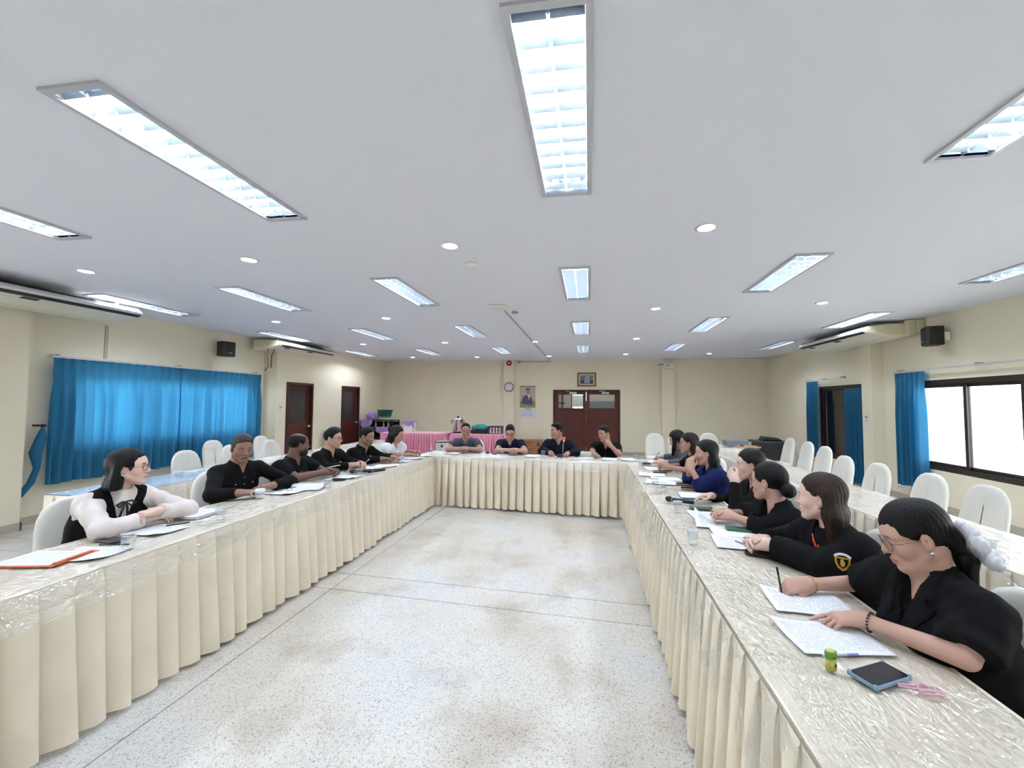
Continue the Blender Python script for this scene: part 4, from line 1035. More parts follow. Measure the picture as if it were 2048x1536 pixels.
def wrinkle(amp, seed):
    rr = random.Random(seed); w_ = [(nrm(V(rr.gauss(0, 1), rr.gauss(0, 1), rr.gauss(0, 0.6)))*rr.uniform(45, 110), rr.uniform(0, 6.28), nrm(V(rr.gauss(0, 1), rr.gauss(0, 1), rr.gauss(0, 1)))*rr.uniform(14, 30), rr.uniform(0.5, 1.0)) for _ in range(6)]
    def fn(X, Y, Z):
        t = 0
        for k, p, m_, a in w_: t = t+a*np.sin(k[0]*X+k[1]*Y+k[2]*Z+p+1.8*np.sin(m_[0]*X+m_[1]*Y+m_[2]*Z+p))
        return amp*t/2.2
    return fn

o_pts = {}
def link_np(name, P, Q, material, root, base, col=None):
    o = bpy.data.objects.new(name, np_mesh(name, np.asarray(P)-base, Q, material, col)); COL.objects.link(o); o.parent = root; return o

def person(label, S):
    px, py = S['seat']; base = V(px, py, 0.0)
    root = thing('person', label, 'person', (px, py, 0))
    tf = frame(S['face']); r_, f_, u_ = tf[:, 0], tf[:, 1], V(0, 0, 1)
    hd = frame(*S['gaze']); C = V(*S['head']); fem = S['sex'] == 'f'; bw = S.get('build', 1.0); near = S.get('near', 0)
    hs = S.get('hs', 1.0)
    nb = C-hd[:, 1]*0.035+V(0, 0, -0.155)-f_*0.02 if 'nb' not in S else V(*S['nb'])
    pel = V(px, py, 0.555)-f_*0.02
    spine = nrm(nb-pel); sw = (0.150 if fem else 0.178)*(0.6+0.4*bw)*S.get('sw', 1.0)
    sh_tilt = S.get('tilt', 0.0)
    rs_ = nrm(r_+u_*sh_tilt)
    bk = nrm(np.cross(rs_, spine))   # chest normal
    if np.dot(bk, f_) < 0: bk = -bk
    sc_ = nb-spine*0.055+bk*0.012
    SH = {1: sc_+rs_*sw, -1: sc_-rs_*sw}       # +1 right, -1 left
    chest = nb-spine*0.19+bk*0.015; ab = lerp(pel, nb, 0.32)+bk*0.012
    L1, L2 = (0.265, 0.235) if fem else (0.285, 0.25)
    arms = {}
    for sd, key in ((1, 'R'), (-1, 'L')):
        A = S[key]; W = V(*A['w']); pole = A.get('pole', None)
        if 'el' in A: E_ = V(*A['el'])
        else: E_ = ik(SH[sd], W, L1, L2, rs_*sd*0.8-u_*0.7-f_*0.25 if pole is None else V(*pole))
        if E_[2] < 0.80 and np.dot(E_-base, f_) > 0.22: E_[2] = 0.80
        arms[sd] = (W, E_, A)
    hh = {0: 0.0052, 1: 0.0042, 2: 0.0031}[near]; gh = {0: 0.0115, 1: 0.0095, 2: 0.0075}[near]
    # ---- skin
    P, Q, K = build_head(S, hd*hs, C, nb, lerp(nb, chest, 0.62)+bk*0.016, hh)
    parts = [(P, Q, K)]
    slv = S.get('sleeve', 'long')
    for sd in (1, -1):
        W, E_, A = arms[sd]
        bare = slv != 'long'
        st = None if bare else lerp(W, E_, 0.35)
        tside = A.get('thumb', sd)
        ps = dict(POSES[A.get('pose', 'relax')])
        p_, q_, k_ = build_hand(W, A['f'], A['n'], E_, ps, tside, np.array(S['skin'])*0.97, {0: 0.0047, 1: 0.0038, 2: 0.003}[near], 0.0245 if fem else 0.028, (0.036 if fem else 0.042)*bw**0.5, 0.93 if fem else 1.03, st)
        parts.append((p_, q_, k_))
        if bare:      # upper arm stub inside the sleeve
            b2 = Field(np.minimum(E_, SH[sd])-0.08, np.maximum(E_, SH[sd])+0.08, 0.009)
            ra = (0.0335 if fem else 0.043)*bw**0.5; b2.cone(E_, lerp(E_, SH[sd], 0.8), ra, ra*1.15, 0); p_, q_ = b2.mesh(); parts.append((p_, q_, np.tile(np.array(S['skin']), (len(p_), 1))))
    off = 0; PP = []; QQ = []; KK = []
    for p_, q_, k_ in parts: PP.append(p_); QQ.append(q_+off); KK.append(k_); off += len(p_)
    link_np('body', np.concatenate(PP), np.concatenate(QQ), SKINM, root, base, np.concatenate(KK))
    # ---- eyes
    H2P = lambda p: C+hd@(np.asarray(p, float)*hs)
    if near >= 0:
        for s_ in (-1, 1):
            e = MB()
            cl = S.get('closed', 0)
            prof = []
            nu_, nv_ = 12, 8
            rx, ry, rz_ = 0.0135, 0.0055, (0.0022 if cl else 0.0052)
            c0 = V(s_*0.032, 0.0818, 0.001-(0.004 if cl else 0))
            def pt(u, v, c0=c0):
                a, b = u*2*math.pi, v*math.pi; ca = math.sin(b)
                return tuple(H2P(c0+V(rx*math.cos(a)*ca, ry*math.cos(b), rz_*math.sin(a)*ca*(1-0.25*abs(math.cos(a)*ca))))-base)
            e.grid(pt, nu_, nv_); nf = len(e.f)
            if not cl:
                gx = S.get('look', 0.0)
                e.cyl(H2P(c0+V(gx, 0.0035, 0))-base, H2P(c0+V(gx, 0.0062, -0.0003))-base, 0.0052*hs, 0.0042*hs, 14)
            lash = [H2P(c0+V(rx*1.05*math.cos(t), 0.003+0.003*math.sin(t), rz_*1.0*math.sin(t)*(0.9 if not cl else -0.8)+0.0006))-base for t in [math.pi*i/8 for i in range(9)]]
            e.tube(lash, 0.0011*hs, 5)
            o = e.build('eye', EYEW if not cl else EYED, root, smooth=True); o.data.materials.append(EYED)
            if not cl:
                mi = [0]*nf+[1]*(len(e.f)-nf); o.data.polygons.foreach_set('material_index', mi)
    # ---- hair
    build_hair(S, hd*hs, C, root, base, near, r_, f_, nb)
    # ---- shirt
    out = S['outfit']
    def torso(g_, grow, waist=True, k=0.05):
        fl = (bk, 0.66*S.get('deep', 1.0))
        g_.cone(pel, ab, 0.155*bw, 0.145*bw, 0, flat=(bk, 0.74*S.get('deep', 1.0)), grow=grow)
        g_.cone(ab, chest, 0.145*bw, 0.15*bw, k, flat=fl, grow=grow)
        g_.cone(chest-rs_*sw*0.42, chest+rs_*sw*0.42, 0.105*bw, 0.105*bw, k, flat=(bk, 0.85), grow=grow)
        g_.cone(sc_-rs_*sw*0.80-spine*0.012, sc_+rs_*sw*0.80-spine*0.012, 0.058, 0.058, k, grow=grow)
        g_.cone(nb-spine*0.02, sc_-spine*0.03, 0.060, 0.075, k, grow=grow*0.6)
        for s_ in (-1, 1): g_.cone(nb-spine*0.012, SH[s_]-spine*0.004, 0.048, 0.05, k*0.7, grow=grow*0.8)
        if fem:
            for s_ in (-1, 1): g_.ell(chest-spine*0.03+bk*0.085*bw**0.5+rs_*s_*0.065, (0.066*bw, 0.066*bw, 0.07*bw), 0.04, grow=grow)
        else: g_.ell(ab+bk*0.06*bw, (0.11*bw, 0.1*bw, 0.12*bw), 0.06, grow=grow*0.6)
    def sleeves(g_, grow, kind, rsc=1.0):
        for s_ in (-1, 1):
            W, E_, A = arms[s_]; ru = (0.047 if fem else 0.053)*bw**0.6*rsc; rl = (0.042 if fem else 0.048)*bw**0.5*rsc
            if kind == 'short':
                e = lerp(SH[s_], E_, S.get('slen', 0.72)); g2 = Field(np.minimum(SH[s_], e)-0.13, np.maximum(SH[s_], e)+0.13, g_.h)
                pf = S.get('puff', 0.0)
                g2.cone(SH[s_]+0*rs_, e, ru+0.006+pf, ru+0.004+pf*0.5, 0, grow=grow)
                if pf: g2.ell(lerp(SH[s_], e, 0.55)+rs_*s_*0.01, (0.085, 0.085, 0.085), 0.03)
                g2.plane(lerp(SH[s_], E_, S.get('slen', 0.72)-0.02), E_-SH[s_], 0.006)
                merge(g_, g2, 0.03)
            else:
                g_.cone(SH[s_], E_, ru, rl, 0.03, grow=grow)
                en = 0.08 if kind == 'long' else S.get('cuff', 0.45)     # fraction left bare above the wrist
                e = lerp(W, E_, en); g2 = Field(np.minimum(E_, W)-0.12, np.maximum(E_, W)+0.12, g_.h)
                g2.cone(E_, lerp(W, E_, en-0.12), rl, rl*(0.78 if kind == 'long' else 0.98), 0, grow=grow)
                g2.plane(e, W-E_, 0.005); merge(g_, g2, 0.03)
    def merge(g_, g2, k):
        o0 = np.round((g2.lo-g_.lo)/g_.h).astype(int)
        # resample g2 on g_ lattice: lattices are aligned by construction below
        a = np.maximum(o0, 0); b = np.minimum(o0+g2.n, g_.n)
        if np.any(b <= a): return
        sl = tuple(slice(i, j) for i, j in zip(a, b)); s2 = tuple(slice(i-o, j-o) for i, j, o in zip(a, b, o0))
        g_.op(g2.F[s2], sl, k, 'add')
    allp = np.array([pel, nb, SH[1], SH[-1], arms[1][1], arms[-1][1], arms[1][0], arms[-1][0]])
    def gfield():
        lo = allp.min(0)-0.2; hi = allp.max(0)+0.2; lo[2] = max(lo[2], 0.42)
        return Field(lo, hi, gh)
    # keep sub-lattices aligned with the garment lattice
    _F0 = Field.__init__
    def garment(name, material, grow, kind, cut=None, wr=0.0022, rsc=1.0, post=None, seed=1, parent=None):
        g_ = gfield(); lo0 = g_.lo.copy()
        def aligned(self, lo, hi, h2):
            lo = np.asarray(lo, float)
            if abs(h2-gh) < 1e-9: lo = lo0+np.round((lo-lo0)/gh)*gh
            _F0(self, lo, hi, h2)
        Field.__init__ = aligned
        try:
            torso(g_, grow)
            if kind != 'none': sleeves(g_, grow, kind, rsc)
        finally: Field.__init__ = _F0
        if wr: g_.wob(wrinkle(wr, seed))
        if cut: cut(g_)
        if post: post(g_)
        P, Q = g_.mesh(); o = link_np(name, P, Q, material, parent or root, base); o_pts[o.name] = P; return o
    ctx = dict(nb=nb, sc=sc_, chest=chest, ab=ab, pel=pel, bk=bk, r=rs_, spine=spine, SH=SH, arms=arms, C=C, hd=hd, H2P=H2P, root=root, base=base, garment=garment, near=near, fem=fem, S=S, sw=sw, bw=bw, f=f_, u=u_)
    out(ctx)
    # ---- lower body, seated
    g_ = Field(V(px, py, 0)-0.75, V(px, py, 0)+V(0.75, 0.75, 0.8), 0.014); g_.lo[2] = 0.0 if False else g_.lo[2]
    hipz = 0.545; kn = 0.40 if fem else 0.43
    g_.cone(pel, pel+u_*0.06, 0.16*bw, 0.15*bw, 0, flat=(f_, 0.78))
    for s_ in (-1, 1):
        hp_ = V(px, py, hipz)+r_*s_*0.085; kn_ = V(px, py, 0.50)+f_*kn+r_*s_*0.10; an = V(px, py, 0.08)+f_*(kn-0.03)+r_*s_*0.11
        g_.cone(hp_, kn_, 0.085*bw, 0.06, 0.03); g_.cone(kn_, an, 0.058, 0.045, 0.02)
    P, Q = g_.mesh(); link_np('trousers', P, Q, F_TROU, root, base)
    for s_ in (-1, 1):
        an = V(px, py, 0)+f_*(kn-0.03)+r_*s_*0.11; sh = Field(an-0.2, an+V(0.3, 0.3, 0.2), 0.01) if False else Field(an-V(0.32, 0.32, 0.05), an+V(0.32, 0.32, 0.16), 0.011)
        sh.cone(an+V(0, 0, 0.045)-f_*0.03, an+V(0, 0, 0.035)+f_*0.17, 0.042, 0.034, 0); sh.cone(an+V(0, 0, 0.05), an+V(0, 0, 0.09), 0.042, 0.044, 0.02); sh.plane(an+V(0, 0, 0.002), V(0, 0, -1))
        P, Q = sh.mesh(); link_np('shoe', P, Q, SHOE, root, base)
    if S.get('glasses'): glasses(S['glasses'], H2P, root, base)
    if S.get('earring'):
        for s_ in (-1, 1):
            b_ = MB(); c = H2P((s_*0.081, -0.002, -0.042))-base; b_.lathe([(0.0005, -0.006), (0.005, -0.004), (0.0065, 0), (0.005, 0.004), (0.0005, 0.006)], c, 12)
            b_.build('earring', S['earring'], root, smooth=True)
    return root, ctx

def glasses(kind, H2P, root, base):
    rim, rr, shape = {'round_rose': (RIMG, 0.0016, 1.0), 'dark': (RIMD, 0.0021, 1.25), 'silver': (SILV, 0.0016, 1.0)}[kind]
    gl = thing_part('glasses', root)
    for s_ in (-1, 1):
        pts = []
        for i in range(24):
            t = 2*math.pi*i/24; c, s2 = math.cos(t), math.sin(t); ex = 0.6 if shape > 1 else 1.0
            x = s_*0.0345+0.0245*math.copysign(abs(c)**ex, c); z = -0.003+(0.0215 if shape == 1 else 0.0165)*math.copysign(abs(s2)**ex, s2)
            pts.append(H2P((x, 0.1025-0.011*(abs(x)/0.06)**2, z))-base)
        MB().tube(pts, rr, 6, closed=True).build('rim', rim, gl, smooth=True)
        m_ = MB(); m_.add([tuple(p) for p in pts], [tuple(range(24))]); m_.build('lens', GLASS, gl)
        MB().tube([H2P((s_*0.059, 0.093, 0.004))-base, H2P((s_*0.072, 0.07, 0.004))-base, H2P((s_*0.079, 0.01, 0.006))-base, H2P((s_*0.079, -0.012, -0.002))-base], rr, 6).build('temple', rim, gl, smooth=True)
    MB().tube([H2P((-0.011, 0.103, 0.003))-base, H2P((0, 0.106, 0.006))-base, H2P((0.011, 0.103, 0.003))-base], rr, 6).build('bridge', rim, gl, smooth=True)
def thing_part(name, root):
    o = bpy.data.objects.new(name, None); COL.objects.link(o); o.parent = root; o.empty_display_size = 0.02; return o

def build_hair(S, M, C, root, base, near, r_, f_, nb):
    st = S['hair']; hm = S['hairm']; hh = {0: 0.0065, 1: 0.0052, 2: 0.004}[near]
    T = lambda p: (M.T@(np.asarray(p, float)-C))
    low = {'short': -0.14, 'thin': -0.14, 'bob': -0.2, 'long': -0.48, 'wavy': -0.24, 'pulled': -0.16, 'bun': -0.16, 'curtain': -0.3}[st]
    dn = nrm(T(C+V(0, 0, -1)))          # world down in head space
    g_ = Field(V(-0.16, -0.3, low-0.06), V(0.16, 0.15, 0.16), hh)
    th = S.get('thick', 0.0)
    strand = lambda X, Y, Z: 0.0016*np.sin(95*np.arctan2(X+1e-4, Y+0.35*0)+18*Z)+0.0012*np.sin(210*X+60*np.sin(30*Y)+25*Z)
    if st in ('short', 'thin'):
        g_.ell((0, -0.013, 0.034), (0.079, 0.1, 0.093), 0); 
        if st == 'short':
            g_.ell((0, 0.015, 0.085), (0.066, 0.078, 0.048+th), 0.03)
        g_.wob(lambda X, Y, Z: 0.0016*np.sin(90*X+40*Y)*np.sin(50*Z+30*Y+2))
        s_, c_ = S.get('hairline', (0.9, 0.006))
        # hairline: keep above a sloping surface
        X, Y, Z = g_.ax[0][:, None, None], g_.ax[1][None, :, None], g_.ax[2][None, None, :]
        line = Z-(c_+s_*Y+0.0*X)
        side = np.where((np.abs(X) > 0.05) & (Y > 0.0) & (Y < 0.04), 0.02, 0.0)
        keep = line+side
        g_.F = np.maximum(g_.F, (-keep*0.7).astype(np.float32))
        if st == 'thin':
            g_.ell((0, 0.03, 0.14), (0.06, 0.11, 0.07), 0.02, 'cut')
        for s2 in (-1, 1): g_.ell((s2*0.082, -0.004, -0.01), (0.02, 0.026, 0.034), 0.006, 'cut')
        g_.plane((0, 0, -0.085), (0, -0.3, -1))
    else:
        g_.ell((0, -0.015, 0.036), (0.083, 0.105, 0.097), 0)
        face = lambda: g_.ell((0, 0.105, -0.048), (0.07, 0.078, 0.120), 0.02, 'cut')
        if st == 'bob':
            for s2 in (-1, 1): g_.cone((s2*0.066, -0.02, 0.01), (s2*0.09, -0.035, -0.115), 0.036, 0.042, 0.03)
            g_.cone((0, -0.06, 0.0), (0, -0.085, -0.115), 0.06, 0.05, 0.03, flat=(V(0, 1, 0), 0.7)); g_.cone((-0.06, -0.06, -0.1), (0.06, -0.06, -0.1), 0.045, 0.045, 0.03)
            g_.plane((0, 0, -0.135), (0, 0.1, -1), 0.01); face()
            for s2 in (-1, 1): g_.ell((s2*0.085, 0.012, -0.03), (0.03, 0.022, 0.05), 0.01, 'cut')
        elif st in ('long', 'curtain'):
            # strands fall straight down in the world from the back of the head
            e = S.get('hairlen', 0.38); k0 = V(0, -0.07, -0.02)
            for s2 in (-1, -0.4, 0.4, 1):
                a = V(s2*0.055, -0.055+0.02*abs(s2), 0.02); b = a+V(s2*0.02, -0.02, -0.10); c = b+dn*(e-0.1)+V(0, -0.015, 0)
                g_.cone(a, b, 0.042, 0.04, 0.03); g_.cone(b, c, 0.04, 0.022, 0.03)
            if st == 'curtain' or S.get('front'):
                for s2 in ((-1, 1) if st == 'curtain' else S['front']):
                    a = V(s2*0.066, 0.02, 0.02); b = a+dn*0.13+V(s2*0.01, 0.012, 0); c = a+dn*e*0.8+V(0, 0.03, 0)
                    g_.cone(a, b, 0.028, 0.028, 0.02); g_.cone(b, c, 0.028, 0.016, 0.02)
            face()
            if st != 'curtain':
                for s2 in (-1, 1):
                    if s2 not in S.get('front', ()):
                        g_.ell((s2*0.09, 0.006, -0.02), (0.032, 0.026, 0.045), 0.008, 'cut'); g_.ell((s2*0.078, 0.062, -0.03), (0.04, 0.05, 0.075), 0.015, 'cut')
        elif st == 'wavy':
            for s2 in (-1, 1):
                a = V(s2*0.068, -0.02, 0.0)
                for q in range(4):
                    b = a+V(s2*(0.018 if q % 2 == 0 else -0.012), 0.012 if q % 2 else -0.012, -0.045); g_.cone(a, b, 0.042, 0.04, 0.03); a = b
            g_.cone((0, -0.07, 0), (0, -0.085, -0.15), 0.07, 0.05, 0.03, flat=(V(0, 1, 0), 0.7)); face()
        elif st == 'pulled':
            g_.ell((0, -0.092, -0.04), (0.05, 0.035, 0.05), 0.03)
            s0 = V(0, -0.105, -0.075)
            g_.cone(s0, s0+V(0, -0.012, 0)+dn*0.04, 0.024, 0.032, 0.012); g_.cone(s0+V(0, -0.012, 0)+dn*0.04, s0+V(0, -0.03, 0)+dn*0.22, 0.032, 0.012, 0.015)
            X, Y, Z = g_.ax[0][:, None, None], g_.ax[1][None, :, None], g_.ax[2][None, None, :]
            keep = np.where(Y < -0.06, 1.0, Z-(-0.012+0.82*Y)); g_.F = np.maximum(g_.F, (-keep*0.7).astype(np.float32))
            for s2 in (-1, 1): g_.ell((s2*0.088, -0.002, -0.012), (0.026, 0.026, 0.036), 0.006, 'cut')
        elif st == 'bun':
            g_.ell((0, -0.115, -0.045), (0.05, 0.042, 0.046), 0.02)
            X, Y, Z = g_.ax[0][:, None, None], g_.ax[1][None, :, None], g_.ax[2][None, None, :]
            keep = np.where(Y < -0.05, Z+0.095, Z-(-0.02+0.85*Y)); g_.F = np.maximum(g_.F, (-keep*0.7).astype(np.float32))
            for s2 in (-1, 1): g_.ell((s2*0.088, -0.002, -0.012), (0.026, 0.024, 0.034), 0.006, 'cut')
        g_.wob(lambda X, Y, Z: 0.0011*np.sin(60*X+3*np.sin(9*Z)+40*Y)+0.0008*np.sin(28*np.arctan2(X, Y+0.02)+6*Z))
    P, Q = g_.mesh(); o = link_np('hair', P@M.T+C, Q, hm, root, base); return o
# ------------------------------------------------------------------ clothing
def front_pt(c, o, a, b):
    P = o_pts[o.name]; d = P-c['nb']; A = d@c['r']; B = d@c['spine']; Cc = d@c['bk']
    m_ = (np.abs(A-a) < 0.018) & (np.abs(B-b) < 0.018) & (Cc < 0.115+0.05*c['bw'])
    if not m_.any(): return c['nb']+c['r']*a+c['spine']*b+c['bk']*0.1
    k = np.argmax(np.where(m_, Cc, -9)); p = P[k].copy()
    return c['nb']+c['r']*a+c['spine']*b+c['bk']*Cc[k]
def vcut(c, depth, w0=0.045, w1=0.006, fwd=0.13):
    def f(g_):
        nb, sp, bk = c['nb'], c['spine'], c['bk']
        n = 7
        for i in range(n):
            t = i/(n-1); p = nb+bk*lerp(0.045, 0.10, t)-sp*(depth*t-0.012); q = nb+bk*lerp(0.10, 0.20, t)-sp*(depth*t-0.012)
            g_.cone(p, q, lerp(w0, w1, t), None, 0.004, 'cut')
        g_.cone(nb-sp*0.005, nb+nrm(c['C']-nb)*0.12, 0.052 if c['fem'] else 0.06, 0.07, 0.008, 'cut')
    return f
def neckcut(c, r=0.056):
    return lambda g_: g_.cone(c['nb']+c['spine']*0.0, c['nb']+nrm(c['C']-c['nb'])*0.12, r, r+0.02, 0.008, 'cut')
def collar(c, material, hgt=0.034, gap=22, spread=0.062, fold=0.03, name='collar'):
    nb, r, sp, bk = c['nb'], c['r'], c['spine'], c['bk']; ax = nrm(lerp(nrm(c['C']-c['hd'][:, 1]*0.03-nb), sp, 0.4)); b = MB()
    fw_ = nrm(bk-ax*np.dot(bk, ax)); n = 36; rr = spread
    def fn(u, v):
        a = math.radians(lerp(gap, 360-gap, u)); fr_ = max(0, math.cos(a))
        d = r*math.sin(a)+fw_*math.cos(a)
        zz = -0.024*fr_**1.5 - 0.010*fr_
        prof = [(0.0, -0.012), (0.002, hgt*0.7), (0.006, hgt), (0.013, hgt*0.8), (0.020+0.012*fr_, hgt*0.2), (0.026+0.024*fr_, -fold-0.024*fr_**2)]
        i = min(int(v*5), 4); t = v*5-i
        ro = lerp(prof[i][0], prof[i+1][0], t); z_ = lerp(prof[i][1], prof[i+1][1], t)
        return tuple(nb+d*(rr+ro)*(1+0.06*fr_)+ax*(z_+zz)-c['base'])
    b.grid(fn, n, 10); return b.build(name, material, c['root'], smooth=True, thick=0.003)
def lapels(c, material, grow, top=0.03, bottom=-0.27, x0=0.052, width=0.062):
    def post(g_):
        X, Y, Z = g_.ax[0][:, None, None], g_.ax[1][None, :, None], g_.ax[2][None, None, :]
        nb = c['nb']; dot = lambda v: (X-nb[0])*v[0]+(Y-nb[1])*v[1]+(Z-nb[2])*v[2]
        A, B, D = np.abs(dot(c['r'])), dot(c['spine']), dot(c['bk'])
        t = np.clip((top-B)/(top-bottom), 0, 1); xv = x0*(1-t)+0.003
        w_ = np.where(t < 0.42, 0.022+width*t/0.42, np.maximum(0, (width+0.022)*(1-(t-0.42)/0.58)))
        w_ = np.where((t > 0.30) & (t < 0.37), w_*0.62, w_)
        m_ = np.maximum(np.maximum(xv-A, A-(xv+w_)), np.maximum(B-top, bottom-B)); m_ = np.maximum(m_, -D+0.02)
        g_.F = np.maximum(g_.F, m_.astype(np.float32))
    return c['garment']('lapel', material, grow, 'none', post=post, wr=0)
def shirt(material, kind='long', v=0.075, collar_on=True, wr=0.0026, grow=0.008, extra=None, gap=24, seed=1):
    def f(c):
        o = c['garment']('shirt', material, grow, kind, cut=vcut(c, v, 0.030, 0.004) if v else neckcut(c), wr=wr, seed=seed)
        if collar_on: collar(c, material, gap=gap)
        if extra: extra(c, o)
    return f
def button_row(c, o, material, n=3, b0=-0.10, db=0.055):
    for k in range(n):
        p = front_pt(c, o, 0.0, b0-db*k)+c['bk']*0.001-c['base']
        MB().cyl(p, p+c['bk']*0.003, 0.0055, n=12).build('button', material, c['root'], smooth=False)
def patch(c, o, a, b, w_, h_, material, name, thick=0.003):
    p = [front_pt(c, o, a+x, b+y)+c['bk']*0.003-c['base'] for x, y in ((-w_/2, -h_/2), (w_/2, -h_/2), (w_/2, h_/2), (-w_/2, h_/2))]
    q = [x+c['bk']*thick for x in p]; bq = MB(); bq.add([tuple(x) for x in p+q], [(0, 1, 2, 3), (7, 6, 5, 4), (0, 4, 5, 1), (1, 5, 6, 2), (2, 6, 7, 3), (3, 7, 4, 0)])
    return bq.build(name, material, c['root'])
BTN = mat('grey_button', srgb(120, 118, 116), 0.4)
def work_shirt(c, o):
    button_row(c, o, BTN, 4)
    for s_ in (-1, 1):
        patch(c, o, s_*0.075, -0.145, 0.085, 0.03, F_BLACK, 'pocket_flap', 0.004)
        p = front_pt(c, o, s_*0.075, -0.15)+c['bk']*0.006-c['base']; MB().cyl(p, p+c['bk']*0.004, 0.005, n=10).build('button', PEARL, c['root'])
def blazer(material, inner, kind='cuff', v=0.2, seed=2, grow=0.020):
    def f(c):
        c['garment']('inner_top', inner, 0.006, 'none', cut=vcut(c, 0.085, 0.05, 0.03), wr=0.001, seed=seed+5)
        o = c['garment']('blazer', material, grow, kind, cut=vcut(c, v, 0.05, 0.006), wr=0.0034, rsc=1.12, seed=seed)
        lapels(c, material, grow+0.009, bottom=-v-0.04)
        collar(c, material, hgt=0.03, gap=48, spread=0.066, fold=0.02)
        return o
    return f
def ring_pts(c, r0, wave=0.0, nw=0, z0=0.0, fr_drop=0.03, n=72):
    nb, r, bk = c['nb'], c['r'], c['bk']; ax = nrm(c['C']-c['hd'][:, 1]*0.03-nb); fw_ = nrm(bk-ax*np.dot(bk, ax)); o = []
    for i in range(n):
        a = 2*math.pi*i/n; fr_ = max(0, math.cos(a)); o.append(nb+(r*math.sin(a)+fw_*math.cos(a))*(r0+wave*math.sin(nw*a))*(1+0.05*fr_)+ax*(z0-fr_drop*fr_)-c['base'])
    return o
RIBBON = mat('black_ribbon', srgb(16, 16, 18), 0.5)
def vest_outfit(c):
    bo = c['garment']('blouse', F_CREAM, 0.008, 'long', cut=neckcut(c, 0.052), wr=0.004, rsc=1.14, seed=3)
    c['garment']('vest', F_BLACK2, 0.017, 'none', cut=lambda g_: (vcut(c, 0.2, 0.072, 0.008)(g_), [g_.cone(c['SH'][s]+c['r']*s*0.05+c['spine']*0.07, c['SH'][s]+c['r']*s*0.05-c['spine']*0.04, 0.06, 0.05, 0.01, 'cut') for s in (-1, 1)]), wr=0.0015, seed=6)
    a = ring_pts(c, 0.062, 0.0, 0, 0.012); b = ring_pts(c, 0.066, 0.006, 18, 0.052); m_ = MB(); n = len(a)
    m_.add([tuple(p) for p in a+b], [(i, (i+1) % n, n+(i+1) % n, n+i) for i in range(n)]); m_.build('ruffle_collar', F_CREAM, c['root'], smooth=True, thick=0.003)
    MB().tube(ring_pts(c, 0.070, 0, 0, 0.016), 0.005, 6, closed=True).build('neck_ribbon', RIBBON, c['root'], smooth=True)
    k = front_pt(c, bo, 0, -0.045)+c['bk']*0.008-c['base']; r, sp, bk = c['r'], c['spine'], c['bk']
    for s in (-1, 1):
        MB().tube([k, k+r*s*0.025+sp*0.004+bk*0.012, k+r*s*0.05-sp*0.012+bk*0.014, k+r*s*0.03-sp*0.03+bk*0.012, k], [0.004, 0.007, 0.008, 0.006, 0.004], 6).build('bow_loop', RIBBON, c['root'], smooth=True)
        MB().tube([k, k+r*s*0.012-sp*0.04+bk*0.02, k+r*s*0.022-sp*0.10+bk*0.035], [0.004, 0.006, 0.007], 6).build('bow_tail', RIBBON, c['root'], smooth=True)
def white_blouse(c):
    c['garment']('blouse', F_WHITE, 0.010, 'short', cut=vcut(c, 0.07, 0.05, 0.03), wr=0.004, seed=9)
    MB().tube(ring_pts(c, 0.07, 0.003, 9, -0.012, 0.05), 0.008, 6, closed=True).build('neckline_trim', F_WHITE, c['root'], smooth=True)
def polo_patch(c, o):
    button_row(c, o, BTN, 2, -0.085, 0.045); patch(c, o, -0.075, -0.14, 0.022, 0.022, F_WHITE, 'chest_logo')
    W, E_, A = c['arms'][1]; p = lerp(c['SH'][1], E_, 0.52); out = nrm(c['r']*0.9+c['f']*0.45); q = p+out*0.080-c['base']; t_ = nrm(E_-c['SH'][1]); sd = np.cross(out, t_)
    b = MB(); pts = [q+sd*x+t_*y for x, y in ((-0.028, -0.03), (0.028, -0.03), (0.028, 0.03), (-0.028, 0.03))]
    for i, (x0, x1, y0, y1) in enumerate(((-0.03, 0.03, -0.034, -0.02), (-0.03, 0.03, 0.02, 0.034), (-0.03, -0.018, -0.02, 0.02), (0.018, 0.03, -0.02, 0.02))):
        v = [q+sd*x+t_*y+out*z for z in (-0.012, 0.004) for x, y in ((x0, y0), (x1, y0), (x1, y1), (x0, y1))]
        b.add([tuple(k) for k in v], [(0, 3, 2, 1), (4, 5, 6, 7), (0, 1, 5, 4), (1, 2, 6, 5), (2, 3, 7, 6), (3, 0, 4, 7)])
    b.build('sleeve_patch', F_WHITE, c['root'])
def plain_buttons(c, o): button_row(c, o, BTN, 3, -0.095, 0.055)
def pocket_pen(c, o):
    button_row(c, o, BTN, 3, -0.095, 0.055); patch(c, o, -0.08, -0.16, 0.09, 0.1, F_BLACK, 'pocket', 0.003)
    p = front_pt(c, o, -0.095, -0.12)+c['bk']*0.008-c['base']; MB().tube([p+c['spine']*0.02, p-c['spine']*0.03], 0.003, 6).build('pocket_pen', SILV, c['root'])
